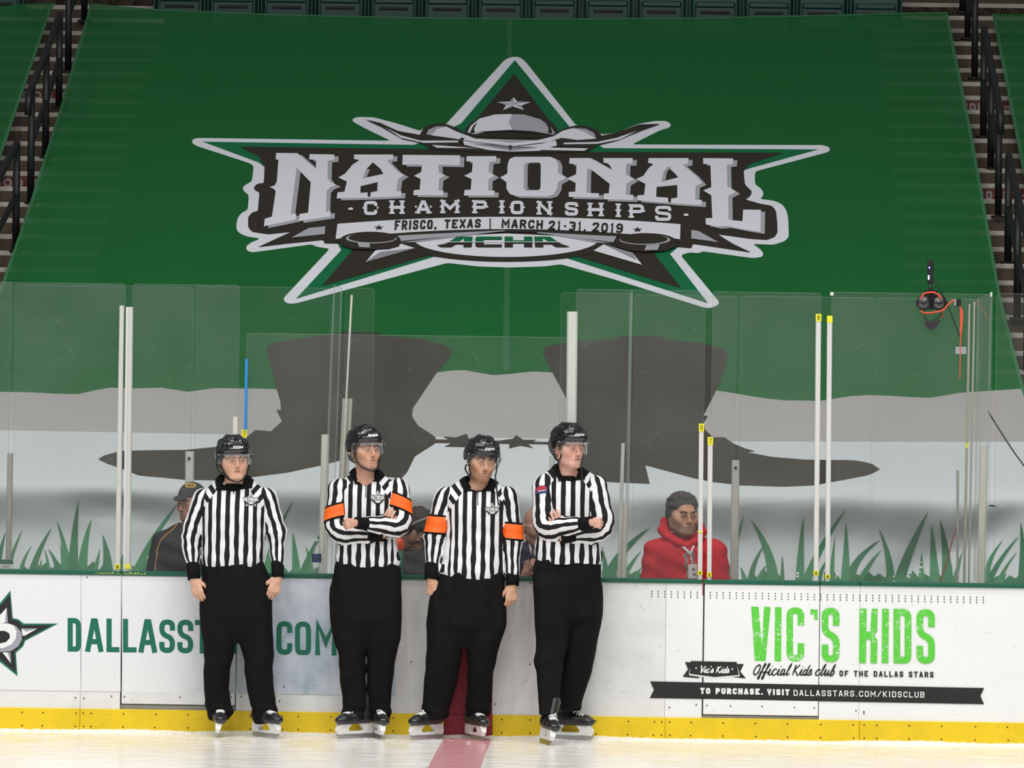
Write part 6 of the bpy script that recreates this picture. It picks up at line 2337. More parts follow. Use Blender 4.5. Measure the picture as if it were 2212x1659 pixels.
def official(c):
    Y = c.get('Y', YP)
    foot = np.mean([ice_at(*s['tip']) for s in c['skates']], axis=0)
    root = empty('person', (foot[0], Y, 0), c['label'], 'person')
    Pp = lambda q, dy=0.0: P(q[0], q[1], Y + dy)
    m_ = lambda px: px / 338.0
    # ---- joints
    arms = []
    for a in c['arms']:
        S, E, Wr = Pp(a['s'], a.get('sd', .01)), Pp(a['e'], a.get('ed', .0)), Pp(a['w'], a.get('wd', -.03))
        arms.append((S, E, Wr, a))
    R = rotm(c['yaw'], c.get('pitch', 0), c.get('roll', 0))
    hs = c.get('hs', 1.06)
    o = Pp(c['head'], c.get('hd', -.045))
    nb = Pp(c['neck'], .0)
    # ---- jersey
    cyf = None
    T = sorted(rows3(c['torso'], Y, lambda rx: min(rx * .68, .138)))
    zt_ = T[-1][0]
    T = [(z, x, y + max(0.0, .024 - .2 * (zt_ - z)), rx, min(ry, .046 + .52 * (zt_ - z))) for z, x, y, rx, ry in T]
    torso = loft(T, .02, 'torso', n=2.25)
    pr, segs = [torso], []
    nh = c['hole']
    hc = Pp((nh[0], nh[1]))
    for (S, E, Wr, a) in arms:
        rs, re, rw = m_(a['r'][0]), m_(a['r'][1]), m_(a['r'][2])
        WS = Wr - (Wr - E) / np.linalg.norm(Wr - E) * (.050 + .4 * (rw - .040))
        n = np.cross((E - S) / np.linalg.norm(E - S), (Wr - E) / np.linalg.norm(Wr - E))
        bent = np.linalg.norm(n) > .45
        if bent:
            e1 = n / np.linalg.norm(n) * (-1 if n[1] > 0 else 1)
            c0 = .13
            A0, A1 = E + (S - E) / np.linalg.norm(S - E) * c0, E + (Wr - E) / np.linalg.norm(Wr - E) * c0
            E2 = E + (E - (A0 + A1) / 2) * .42
            path = [S] + [(1 - t) ** 2 * A0 + 2 * t * (1 - t) * E2 + t * t * A1 for t in np.linspace(0, 1, 7)] + [WS]
        else:
            e1 = np.array([0, -1.0, 0])
            path = [S, E, WS]
        ln = np.concatenate([[0], np.cumsum([np.linalg.norm(path[q + 1] - path[q]) for q in range(len(path) - 1)])])
        le = ln[4] if bent else ln[1]
        rad = np.interp(ln, [0, le, ln[-1]], [rs, re, rw])
        ps = [cone(path[q], path[q + 1], rad[q], rad[q + 1], .012 if bent else .022) for q in range(len(path) - 1)]
        pr += ps
        segs.append(dict(path=path, ps=ps, e1=e1, r=.068, ph=a.get('ph', 0)))
    el = [(E, m_(a['r'][1])) for (S, E, Wr, a) in arms]

    def wr(x, y, z):
        d = .0022 * np.sin(19 * x + 31 * z + 1.1) * np.sin(23 * z - 14 * x + .4) + .0018 * np.sin(47 * z + 20 * x) * np.sin(33 * x - 9 * z)
        for E, r in el:
            q = np.sqrt((x - E[0]) ** 2 + (y - E[1]) ** 2 + (z - E[2]) ** 2)
            d = d + .0036 * np.sin(82 * (z - E[2]) + 38 * (x - E[0]) + 25 * y) * np.exp(-(q / .10) ** 2)
        hz = T[0][0]
        d = d + .006 * np.exp(-((z - hz - .03) / .045) ** 2) * np.sin(26 * x + 9 * y) - .004 * np.exp(-((z - hz - .05) / .05) ** 2)
        return d
    pr += [cone(hc + np.array([0, -.16, .002]), hc + np.array([0, .02, .046]), .022, .070, .012, sub=True), cone(hc + np.array([0, .025, .03]), hc + np.array([0, .03, .12]), .074, .088, .012, sub=True)]
    V, F = polygonize(pr, .0046, wrinkle=wr)
    jersey = fast_mesh('jersey', V, F, STRIPE, root, label='black and white striped jersey')
    stripe_attr(jersey, V, F, segs, torso, T, nb[0], Y, nb[2], c.get('period', .0595), c.get('tph', .5), c.get('sph', .0))
    jb = bvh_of(V, F)
    # ---- cuffs, armbands
    for (S, E, Wr, a) in arms:
        rw = m_(a['r'][2])
        re = m_(a['r'][1])
        L = np.linalg.norm(Wr - E)
        t0 = 1 - .055 / L
        cr = m_(a.get('cr', a['r'][2]))
        dw = max(rw - cr, 0)
        V2, F2 = ring_tube(E, Wr, cr, cr, [t0 - .035 / L, t0 - .012 / L, t0, 1.0, 1 + (.050 if 'cr' in a else .035) / L, 1 + (.053 if 'cr' in a else .038) / L, 1.0], [dw - .012, dw * .8 + .002, dw * .35 + .004, .0025, .001, -.006, -.016])
        mk('cuff', V2, F2, KNIT, root, True, label='black knit cuff')
        if 'band' in a:
            b0, b1 = a['band']
            rs = m_(a['r'][0])
            L1 = np.linalg.norm(E - S)
            e = .012 / L1
            V2, F2 = ring_tube(S, E, rs, re, [b0 - .004, b0, b0 + e, b0 + e, (b0 + b1) / 2, b1 - e, b1 - e, b1, b1 + .004], [-.006, .0085, .009, .009, .010, .009, .009, .0085, -.006], 36, a.get('tilt', 0))
            fi = []
            for i in range(8):
                fi += [1 if i in (0, 1, 6, 7) else 0] * 36
            mk('armband', V2, F2, [ORANGE, KNIT], root, True, fi, label='orange armband with black edges')
    # ---- trousers
    hipr = rows3(c['hips'], Y, lambda rx: min(max(rx * .62, .07), .135))
    hp_ = sorted(hipr)
    b0 = hp_[0]
    hipr2 = [(b0[0] - .06, b0[1], b0[2], b0[3] * .80, .05), (b0[0] + .02, b0[1], b0[2], b0[3] * .95, b0[4] * .72)] + [q for q in hp_[1:]]
    lp = [loft(hipr2, .03, n=2.4)]
    for lg, sk in zip(c['legs'], c['skates']):
        tp = ice_at(*sk['tip'])
        ya = tp[1] + .205 * math.cos(math.radians(sk['yaw'])) - .015
        ya = max(min(ya, -.13), -.60)
        rr = sorted(rows3(lg['rows'], Y + lg.get('dy', 0), lambda rx: min(max(rx * 1.0, .070), .112)))
        rr = [(z, x, y + (ya - y) * float(np.clip((.62 - z) / .46, 0, 1)), rx, ry) for z, x, y, rx, ry in rr]
        rr.append((rr[-1][0] + .05, rr[-1][1], rr[-1][2], rr[-1][3] * .85, rr[-1][4] * .75))
        rr.append((rr[-1][0] + .05, rr[-1][1], rr[-1][2], rr[-1][3] * .70, rr[-1][4] * .40))
        lg['r3'] = rr
        lp.append(loft(rr, .010, n=2.2))

    def wt(x, y, z):
        d = .0065 * np.sin(34 * x - 8 * z + 2) * np.sin(7 * z + 11 * x) + .0035 * np.sin(75 * x + 9 * z) * np.exp(-((z - .95) / .22) ** 2) - .004 * np.exp(-((x - nb[0]) / .012) ** 2) * (z > .62) + .0022 * np.sin(60 * x + 17 * z) * np.exp(-((z - .85) / .2) ** 2)
        d = d + .0055 * np.sin(70 * z + 18 * x) * np.exp(-((z - .17) / .05) ** 2) + .0030 * np.sin(44 * z - 26 * x) * np.exp(-((z - .48) / .10) ** 2)
        return d
    V, F = polygonize(lp, .0075, wrinkle=wt)
    fast_mesh('trousers', V, F, TROUS, root, label='loose black trousers')
    # ---- collar
    k = c['collar']
    Vp, tops, tips = k['v'], k['tops'], k['tips']

    def snap(q, off=.007, fall=-.10):
        p0 = Vector(CAM)
        d = Vector(P(q[0], q[1], 0) - CAM).normalized()
        h = jb.ray_cast(p0, d)
        if h[0] is None:
            return P(q[0], q[1], Y + fall)
        p = np.array(h[0])
        return p - np.array([0, off, 0])
    vp = snap((Vp[0], Vp[1] + 3), .016)
    for sd, tp, ti in ((-1, tops[0], tips[0]), (1, tops[1], tips[1])):
        tc = P(tp[0], tp[1], Y - .030)
        tipp = snap(ti, .018)
        mid_t = vp * .45 + tc * .55 + np.array([sd * .004, -.006, -.004])
        bt = np.array([nb[0] + sd * .055, Y + .060, tc[2] + .012])
        bc = np.array([nb[0], Y + .085, tc[2] + .016])
        lo_s = np.array([tipp[0] * .35 + tc[0] * .65 + sd * .030, Y - .02, tc[2] - .032])
        hs_ = jb.find_nearest(Vector(lo_s))
        if hs_[0] is not None:
            lo_s = np.array(hs_[0]) + np.array(hs_[1]) * .016
        lb = np.array([nb[0] + sd * .095, Y + .070, tc[2] - .035])
        lc = np.array([nb[0], Y + .115, tc[2] - .035])
        mid_b = vp * .5 + tipp * .5 + np.array([0, -.006, -.003])
        top = catmull([vp, mid_t, tc, bt, bc], 4)
        bot = catmull([vp + np.array([0, -.002, -.006]), mid_b * .3 + tipp * .7, lo_s, lb, lc], 4)
        # keep the pointed wing: put the tip itself in the lower edge
        bot[4] = tipp
        bot[3] = tipp * .72 + vp * .28 + np.array([0, -.004, 0])
        bot[2] = tipp * .46 + vp * .54 + np.array([0, -.004, 0])
        bot[1] = tipp * .22 + vp * .78 + np.array([0, -.003, 0])
        n = len(top)
        v, f = [], []
        NR = 6

        def clear(p, q):
            if q > 11:
                return p
            d = Vector(p - CAM)
            L_ = d.length
            h = jb.ray_cast(Vector(CAM), d.normalized(), L_ + .02)
            if h[0] is not None and h[3] < L_ + .008:
                return np.array(h[0]) - np.array([0, .009, 0])
            return p
        for q in range(n):
            for r in range(NR):
                t = r / (NR - 1)
                p = top[q] * (1 - t) + bot[q] * t + np.array([sd * (.003 if q > 4 else 0), (-.008 if q < 9 else .005), .003]) * 4 * t * (1 - t)
                v.append(clear(p, q))
        for q in range(n - 1):
            for r in range(NR - 1):
                a = q * NR + r
                f.append((a, a + NR, a + NR + 1, a + 1) if sd > 0 else (a, a + 1, a + NR + 1, a + NR))
        w = mk('collar', v, f, KNIT, root, True, label='black shirt collar wing')
        md = w.modifiers.new('thick', 'SOLIDIFY')
        md.thickness = .007
        md.offset = 0
    # ---- zip
    zp = [snap((Vp[0] + (k.get('zx', 0)) * i / 5, Vp[1] + i * k.get('zl', 26) / 5), .0022) for i in range(6)]
    MB().tube(zp, .0028, 6).build('zip', M_['screw'], root, True)
    # ---- body under and outside the clothes
    bp = head_prims(o, R, hs, c.get('wide', 1), c.get('jaw', 1), c.get('nose', 1))
    nk = c.get('nk', .056)
    bp.append(cone(o + R @ np.array([0, .022, -.060]) * hs, nb + np.array([0, .005, .010]), nk, nk * 1.02, .02))
    bp.append(cone(nb + np.array([0, .005, .01]), nb + np.array([0, .01, -.05]), nk * 1.02, .072, .03))
    small = [(z, x, y, rx * .82, ry * .80) for z, x, y, rx, ry in sorted(T)[:-2]]
    bp.append(loft(small, .03))
    for (S, E, Wr, a) in arms:
        bp += [cone(S, E, .046, .040, .03), cone(E, Wr, .038, .029, .02)]
    hz = []
    for (S, E, Wr, a) in arms:
        h = a['hand']
        hd = np.array(h['d'], float)
        w0 = Wr + (Wr - E) / np.linalg.norm(Wr - E) * .030
        hp = hand_prims(w0, hd, h['b'], h['s'], h.get('curl', (18, 24, 16)), h.get('spread', .06), h.get('thumb', (.55, .6, -.25)), h.get('scale', 1.02), h.get('tc', .4), h.get('curls'))
        bp += [cone(Wr, w0, .029, .026, .012)] + hp
        hz.append((min(p.lo[2] for p in hp), max(p.hi[2] for p in hp)))
    hips = sorted(hipr)
    for lg in c['legs']:
        lr = lg['r3']
        at_ = lambda z: [float(np.interp(z, [q[0] for q in lr], [q[i] for q in lr])) for i in (1, 2)]
        a1, a2, a3 = at_(.72), at_(.48), at_(.24)
        bp += [cone((a1[0], Y, hips[-1][0] - .12), (*a1, .72), .075, .058, .04), cone((*a1, .72), (*a2, .48), .056, .042, .03), cone((*a2, .48), (*a3, .24), .042, .034, .03)]
    zl, zh = min(q[0] for q in hz) - .01, max(q[1] for q in hz) + .01
    lo = .10
    parts = [(zl, .016), (zh, .0040)]
    hn = o[2] - .165
    if zh < hn:
        parts += [(hn, .014)]
    parts += [(o[2] + .05, .0034), (o[2] + .16, .008)]
    zs = axis_levels(lo, o[2] + .16, parts)
    V, F = polygonize(bp, .0042, zs=zs)
    body = fast_mesh('body', V, F, SKIN, root)
    set_color(body, face_tone(V, o, R, c['skin'], hs, c.get('stubble', 0), c.get('red', .1), c.get('hair'), c.get('sideburn', 0)))
    face_parts(root, o, R, hs, BROW[c['brow']], c['iris'], c.get('gaze', (0, 0)), c.get('bd', 0), c.get('wide', 1), c.get('mouth', 1), c.get('browr', 1.1))
    if c.get('tee'):
        ctr = nb + np.array([0, -.004, .004])
        MB().tube([ctr + np.array([0, .004, -.05]), ctr + np.array([0, 0, -.010]), ctr + np.array([0, 0, .0])], [nk * 1.45, nk * 1.28, nk * 1.10], 20).build('undershirt', KNIT, root, True, label='black undershirt at the neck')
    # ---- helmet
    Wh = lambda x, y, z: o + R @ (np.array([x, y, z]) * hs)
    straps = []
    for path in c['straps']:
        if path == 'chin':
            straps.append(([Wh(-.090, -.030, -.010), Wh(-.078, -.030, -.060), Wh(-.052, -.055, -.108), Wh(0, -.086, -.130), Wh(.052, -.055, -.108), Wh(.078, -.030, -.060), Wh(.090, -.030, -.010)], .0052))
        elif path == 'rearL':
            straps.append(([Wh(-.094, .045, -.020), Wh(-.093, .020, -.055), Wh(-.078, -.020, -.078)], .0045))
        elif path == 'rearR':
            straps.append(([Wh(.094, .045, -.020), Wh(.093, .020, -.055), Wh(.078, -.020, -.078)], .0045))
        else:
            straps.append(([P(q[0], q[1], Y + q[2]) for q in path], .0052))
    helmet(root, o, R, hs, c.get('logo'), c.get('logo_box'), straps, c.get('dots', True), c.get('hstyle', 0), c.get('vlow', -.034))
    # ---- skates
    for s in c['skates']:
        skate(root, ice_at(*s['tip']) if 'at' not in s else np.array(s['at']), s['yaw'], s.get('lean', 0), scale=s.get('scale', .98))
    if 'badge' in c:
        chest_badge(root, jb, *c['badge'])
    return root, jb


IR_B, IR_G, IR_D = eye_mat('eye_blue', (.10, .16, .20)), eye_mat('eye_green', (.10, .12, .08)), eye_mat('eye_brown', (.05, .028, .016))
down, fr_ = (0.10, -.10, -1.0), None

o1_, j1_ = official(dict(
    label='person in striped jersey and black helmet, arms hanging, leftmost of the four officials', yaw=17, pitch=0, roll=-2, head=(505, 994), neck=(506, 1046), hs=1.06, wide=1.02, jaw=1.05,
    hole=(506, 1052), torso=[(1034, 472, 538), (1039, 466, 546), (1044, 459, 554), (1050, 450, 563), (1056, 443, 571), (1066, 436, 578), (1080, 434, 579), (1110, 436, 577), (1150, 436, 574), (1190, 437, 570), (1208, 437, 570), (1222, 441, 567)],
    arms=[dict(s=(439, 1078), e=(411, 1162), w=(418, 1240), r=(23.5, 21.5, 13), sd=.02, ed=.02, wd=-.05, hand=dict(d=(.30, -.15, -1), b=(-.45, -1, -.1), s=(1, -.4, .2), curl=(22, 26, 18), thumb=(.75, .5, -.3), curls=[(16, 20, 14), (20, 24, 16), (24, 28, 18), (30, 30, 20)])),
          dict(s=(576, 1076), e=(598, 1152), w=(600, 1236), r=(23.5, 21, 12.5), sd=.02, ed=.02, wd=-.05, hand=dict(d=(-.28, -.15, -1), b=(.45, -1, -.1), s=(-1, -.4, .2), curl=(22, 26, 18), thumb=(.75, .5, -.3), curls=[(16, 20, 14), (20, 24, 16), (24, 28, 18), (30, 30, 20)]))],
    hips=[(1212, 440, 569), (1225, 437, 575), (1240, 434, 582), (1262, 432, 588), (1290, 433, 590), (1330, 434, 590), (1368, 436, 590)],
    legs=[dict(rows=[(1275, 433, 514), (1330, 434, 512), (1365, 435, 510), (1400, 438, 505), (1450, 438.5, 498), (1500, 440, 494), (1528, 441, 499), (1542, 443, 502), (1556, 450, 491)]),
          dict(rows=[(1275, 508, 589), (1330, 511, 590), (1365, 513, 590), (1400, 522, 591), (1450, 528, 591), (1500, 535, 593), (1540, 544, 597), (1562, 549, 598)])],
    collar=dict(v=(506, 1055), tops=((480, 1025), (531, 1028)), tips=((466, 1058), (546, 1053)), zx=-1, zl=12),
    skin=(.72, .43, .31), brow='brown', iris=IR_B, gaze=(10, 0), red=.12, tee=True, browr=1.0, mouth=.9,
    straps=['chin', 'rearL', [(473, 1004, -.06), (478, 1010, -.10), (486, 1023, -.12), (493, 1031, -.15)]], logo='CCM', logo_box=(503, 524, 963.5, 968.8), badge=(526, 558, 1066, 1093),
    skates=[dict(tip=(468, 1594), yaw=6, lean=8), dict(tip=(601, 1596), yaw=38, lean=0)]))

o2_, j2_ = official(dict(
    label='person in striped jersey with orange armbands and folded arms, second of the four officials', yaw=30, pitch=6, roll=0, head=(789, 973), neck=(789, 1036), hs=1.06, wide=.97,
    hole=(790, 1041), torso=[(1020, 758, 824), (1027, 753, 830), (1034, 743, 842), (1042, 732, 856), (1052, 727, 864), (1066, 727, 864), (1100, 733, 858), (1150, 733, 857), (1185, 729, 859), (1208, 726, 861), (1223, 729, 859)],
    arms=[dict(s=(733, 1058), e=(724, 1152), w=(814, 1156), r=(25, 23, 16), cr=13, sd=.0, ed=-.045, wd=-.128, band=(.34, .70), tilt=-.35, hand=dict(d=(.42, -.02, .92), b=(-.1, -1, .1), s=(-.8, 0, .5), curl=(4, 6, 4), thumb=(1, .12, -.15), tc=.8)),
          dict(s=(860, 1058), e=(864, 1140), w=(783, 1131), r=(25, 25.5, 17), cr=12.5, sd=.0, ed=-.06, wd=-.225, band=(.16, .58), tilt=.45, hand=dict(d=(-.93, .34, -.06), b=(-.5, -1, .3), s=(-.1, -.3, 1), curl=(30, 40, 30), thumb=(1, .10, -.2), scale=.85))],
    hips=[(1212, 728, 860), (1225, 722, 866), (1250, 716, 868), (1290, 714, 869), (1340, 716, 869), (1378, 719, 867)],
    legs=[dict(rows=[(1290, 714, 796), (1340, 716, 792), (1380, 719, 791), (1400, 724, 790), (1420, 731, 790), (1470, 734, 789.5), (1510, 739, 789), (1540, 737, 788), (1554, 736, 787)]),
          dict(rows=[(1290, 786, 869), (1340, 789, 869), (1380, 790.5, 866), (1400, 791, 858), (1420, 791.5, 853), (1450, 792, 849), (1500, 793, 844), (1540, 795, 842), (1557, 797, 840)])],
    collar=dict(v=(790, 1044), tops=((768, 1013), (816, 1016)), tips=((766, 1044), (817, 1037)), zl=30),
    skin=(.70, .40, .28), brow='dark', iris=IR_D, gaze=(8, 0), red=.15, stubble=.28, hair=(.07, .04, .03), sideburn=.7, browr=1.5, mouth=1.0,
    straps=['chin', 'rearL', 'rearR'], logo='BAUER', logo_box=(795, 815, 937.8, 943), hstyle=1, badge=(801, 831, 1058, 1091),
    skates=[dict(tip=(729, 1596.5), yaw=-48, lean=0), dict(tip=(824, 1598), yaw=16, lean=6)]))

o3_, j3_ = official(dict(
    label='bearded person in striped jersey with orange armbands and hanging arms, third of the four officials', yaw=18, pitch=-2, roll=7, head=(1041, 996), neck=(1036, 1050), hs=1.06, wide=.96,
    hole=(1033, 1054), torso=[(1036, 998, 1068), (1041, 990, 1074), (1046, 982, 1080), (1054, 967, 1092), (1064, 960, 1099), (1080, 959, 1100), (1110, 963, 1093), (1150, 966, 1086), (1200, 958, 1086), (1232, 953, 1088), (1249, 957, 1086)],
    arms=[dict(s=(963, 1076), e=(938, 1162), w=(932, 1240), r=(25, 22, 14), sd=.02, ed=.02, wd=-.04, band=(.42, .90), tilt=-.22, hand=dict(d=(.12, -.1, -1), b=(-.55, -1, 0), s=(.9, -.6, 0), curl=(72, 95, 60), thumb=(.95, .15, -.35), tc=.6)),
          dict(s=(1096, 1075), e=(1107, 1165), w=(1107, 1253), r=(24.5, 21.5, 13.5), sd=.02, ed=.02, wd=-.04, band=(.58, 1.02), tilt=.22, hand=dict(d=(-.05, -.15, -1), b=(.5, -1, 0), s=(-.9, -.5, 0), curl=(38, 60, 40), thumb=(.8, .45, -.4), curls=[(20, 60, 45), (35, 60, 40), (45, 60, 40), (50, 60, 40)]))],
    hips=[(1238, 952, 1088), (1255, 944, 1091), (1280, 932, 1093), (1320, 924, 1093), (1350, 921, 1090), (1382, 920, 1083)],
    legs=[dict(rows=[(1300, 926, 1010), (1345, 921, 1006), (1379, 920, 1004), (1420, 919, 997), (1460, 917, 989), (1500, 913, 978), (1540, 908, 968), (1554, 907, 966)]),
          dict(rows=[(1300, 1002, 1093), (1345, 1003, 1090), (1379, 1004, 1082), (1420, 1007, 1073), (1450, 1009, 1068), (1490, 1009, 1064), (1530, 1003, 1060), (1549, 1002, 1058)])],
    collar=dict(v=(1032, 1057), tops=((1006, 1031), (1060, 1036)), tips=((1001, 1060), (1068, 1060)), zl=34),
    skin=(.68, .39, .26), brow='dark', iris=IR_B, gaze=(0, 4), red=.10, stubble=.62, hair=(.17, .075, .035), browr=1.4,
    straps=[[(1013, 1002, -.06), (1016, 1020, -.09), (1013, 1032, -.09)], [(1008, 1003, -.02), (1005, 1012, -.02), (1009, 1021, -.04), (1014, 1026, -.07)], [(1074, 998, -.10), (1072, 1020, -.12), (1070, 1028, -.13), (1072, 1045, -.15), (1074, 1068, -.17), (1077, 1092, -.175)]],
    logo='CCM', logo_box=(1047, 1067, 967.6, 972.8), dots=False, badge=(1048.5, 1077.5, 1086, 1114),
    skates=[dict(tip=(888, 1599), yaw=-42, lean=0), dict(tip=(1043, 1601), yaw=24, lean=4)]))

o4_, j4_ = official(dict(
    label='tall fair person in striped jersey with folded arms and an ice blue visor, rightmost of the four officials'.replace(' and an ice blue visor', ', no armbands'), yaw=32, pitch=2, roll=2, head=(1230, 968), neck=(1228, 1029), hs=1.06, wide=.98,
    hole=(1231, 1031), torso=[(1011, 1194, 1264), (1016, 1186, 1272), (1021, 1179, 1279), (1028, 1170, 1290), (1038, 1164, 1297), (1052, 1164, 1298), (1080, 1170, 1291), (1120, 1167, 1289), (1160, 1160, 1291), (1190, 1155, 1298), (1206, 1154, 1301), (1217, 1158, 1298)],
    arms=[dict(s=(1176, 1054), e=(1178, 1146), w=(1263, 1131), r=(27, 25.5, 18), cr=13, sd=.0, ed=-.06, wd=-.225, hand=dict(d=(.86, .50, .0), b=(.5, -1, .3), s=(.1, -.3, 1), curl=(30, 40, 30), thumb=(1, .10, -.2), scale=.85)),
          dict(s=(1287, 1052), e=(1303, 1145), w=(1226, 1159), r=(24.5, 26, 16), cr=13, sd=.0, ed=-.05, wd=-.128, hand=dict(d=(-.40, -.02, .92), b=(.1, -1, .1), s=(.8, 0, .5), curl=(4, 6, 4), thumb=(1, .12, -.15), tc=.8))],
    hips=[(1204, 1158, 1296), (1220, 1153, 1299), (1250, 1150, 1302), (1290, 1150, 1304), (1330, 1152, 1302), (1348, 1153, 1300)],
    legs=[dict(rows=[(1265, 1150, 1240), (1310, 1151, 1236), (1345, 1153, 1232), (1385, 1158, 1226), (1405, 1157, 1222), (1425, 1152, 1217), (1450, 1156, 1213), (1500, 1163, 1210), (1530, 1166, 1210), (1539, 1168, 1206)], dy=-.07),
          dict(rows=[(1265, 1218, 1303), (1310, 1224, 1303), (1345, 1224, 1300), (1385, 1218, 1292), (1430, 1212, 1284), (1470, 1208, 1271), (1510, 1206, 1258), (1538, 1208, 1253)], dy=.02)],
    collar=dict(v=(1234, 1034), tops=((1204, 1004), (1250, 1010)), tips=((1206, 1038), (1264, 1035)), zl=6),
    skin=(.76, .44, .35), brow='ginger', iris=IR_G, gaze=(6, 0), red=.30, stubble=.10, hair=(.25, .13, .08), tee=True, browr=.9, period=.062,
    straps=[[(1195, 981, -.02), (1200, 991, -.05), (1206, 996, -.08), (1206, 1006, -.09)], [(1212, 973, -.10), (1212, 985, -.11), (1207, 996, -.10)], [(1261, 978, -.12), (1258, 990, -.14), (1255, 1005, -.16), (1257, 1030, -.165), (1258, 1058, -.165)]],
    logo='CCM', logo_box=(1242, 1261, 937, 942.2), vlow=-.040,
    skates=[dict(tip=(1188, 1611), yaw=14, lean=14, scale=1.0), dict(tip=(1279, 1600), yaw=74, lean=0, scale=1.0)]))
PR = mat('patch_red', (.45, .02, .04), .7)
PB = mat('patch_blue', (.03, .03, .12), .7)
pt = decal('shoulder_patch', j4_, [[(1157, 1058), (1160, 1053), (1169, 1049), (1178, 1049), (1183, 1054), (1182, 1064), (1170, 1066), (1158, 1068)]], PB, o4_, .004, label='small red and navy shoulder patch')
decal('patch_top', j4_, [[(1159, 1057), (1164, 1052), (1172, 1049.6), (1179, 1051), (1182, 1056), (1172, 1058), (1160, 1061)]], PR, pt, .005)
decal('patch_lettering', j4_, [[(1163, 1061), (1180, 1058), (1180, 1059.4), (1163, 1062.6)]], VDOT, pt, .006)
# ================================================================== PEOPLE BEHIND THE GLASS
YG = .62
RED = mat('hoodie_red', (.52, .008, .022), .85, var=.18, vscale=60, bump=.3, bscale=200)
NAVY = mat('jacket_navy', (.007, .008, .014), .75, var=.15, vscale=40)
SUIT = mat('suit_navy', (.016, .016, .040), .8, var=.2, vscale=60)
DKGREY = mat('shirt_charcoal', (.035, .036, .038), .8, var=.2, vscale=30)
LAN = mat('lanyard_white', (.62, .56, .56), .6)
HAIRG = mat('hair_grey', (.050, .044, .042), .8, var=.6, vscale=120, bump=.8, bscale=160)
HAIRB = mat('hair_brown_dark', (.024, .015, .010), .7, var=.4, vscale=140, bump=.6, bscale=180)
CAPM = mat('cap_charcoal', (.030, .030, .032), .8, var=.2, vscale=80)
GOLD = mat('patch_gold', (.52, .32, .04), .6)
PIPE = mat('piping_orange', (.55, .22, .03), .6)
PLAST = mat('gear_black', (.012, .012, .013), .35)
FRAME = mat('spectacle_metal', (.25, .25, .25), .3, .8)


def sitter(label, head, yaw, rows, skin, pitch=0, roll=0, hs=1.06, wide=1.0, jaw=1.0, cloth=RED, arms=(), brow='dark', iris=None, stubble=0, hair=None, red=.1, neck=None, nk=.058, bd=0.0, hand=None, Y=YG, cname='hoodie', clabel=None, depth=.15):
    c = P(rows[-1][1] * .5 + rows[-1][2] * .5, rows[-1][0], Y)
    root = empty('person', (c[0], Y, .18), label, 'person')
    R = rotm(yaw, pitch, roll)
    o = P(head[0], head[1], Y - .05)
    T = rows3(rows, Y, lambda rx: min(max(rx * .66, .05), depth))
    zl = min(t[0] for t in T)
    pr = [loft(T, .02)]
    for a in arms:
        pts = [P(q[0], q[1], Y + q[2]) for q in a['p']]
        rs = [q / 331 for q in a['r']]
        for i in range(len(pts) - 1):
            pr.append(cone(pts[i], pts[i + 1], rs[i], rs[i + 1], .025))

    def wr(x, y, z):
        return .004 * np.sin(24 * x + 30 * z) * np.sin(27 * z - 19 * x) + .003 * np.sin(55 * z + 22 * x)
    V, F = polygonize(pr, .007, wrinkle=wr)
    cl = fast_mesh(cname, V, F, cloth, root, label=clabel)
    cb = bvh_of(V, F)
    nb = P(neck[0], neck[1], Y) if neck else o + np.array([0, .03, -.19])
    bp = head_prims(o, R, hs, wide, jaw)
    bp += [cone(o + R @ np.array([0, .02, -.06]) * hs, nb, nk, nk * 1.1, .025), cone(nb, nb + np.array([0, .02, -.10]), nk * 1.1, .09, .03)]
    # lower body of the seated figure, below the boards
    hip = np.array([c[0], Y + .05, .55])
    bp += [cone(nb + np.array([0, .02, -.10]), hip, .10, .13, .04)]
    for q in (-1, 1):
        kn = hip + np.array([q * .11, -.30, -.02])
        bp += [cone(hip + np.array([q * .08, 0, -.02]), kn, .075, .058, .03), cone(kn, kn + np.array([0, .04, -.35]), .055, .04, .03)]
    if hand:
        bp += hand
    zlo = min(p.lo[2] for p in bp)
    zs = axis_levels(zlo - .02, o[2] + .17, [(1.02, .016), (o[2] + .17, .0042)])
    V, F = polygonize(bp, .0048, zs=zs)
    b_ = fast_mesh('body', V, F, SKIN, root)
    set_color(b_, face_tone(V, o, R, skin, hs, stubble, red, hair))
    face_parts(root, o, R, hs, BROW[brow], iris or IR_D, (0, 0), bd, wide, 1, 1.2)
    sl = MB()
    return root, o, R, cb


# man in the red hoodie
r_, o_, R_, cb_ = sitter('person with curly greying hair in a red hoodie, seated behind the glass', (1475.5, 1113.5), 21,
    [(1150, 1448, 1512), (1162, 1432, 1524), (1174, 1412, 1540), (1190, 1402, 1551), (1210, 1396, 1562), (1235, 1392, 1570), (1262, 1390, 1576), (1330, 1392, 1576), (1400, 1400, 1570)], (.50, .27, .17),
    hs=1.10, wide=1.04, jaw=1.12, arms=[dict(p=[(1420, 1192, 0), (1407, 1290, -.03), (1440, 1330, -.22)], r=[30, 27, 20]), dict(p=[(1541, 1195, 0), (1553, 1290, -.03), (1520, 1330, -.22)], r=[31, 27, 20])], stubble=.55, hair=(.16, .12, .10), nk=.066, bd=.002, red=.05, clabel='bright red hooded sweatshirt', neck=(1482, 1172))
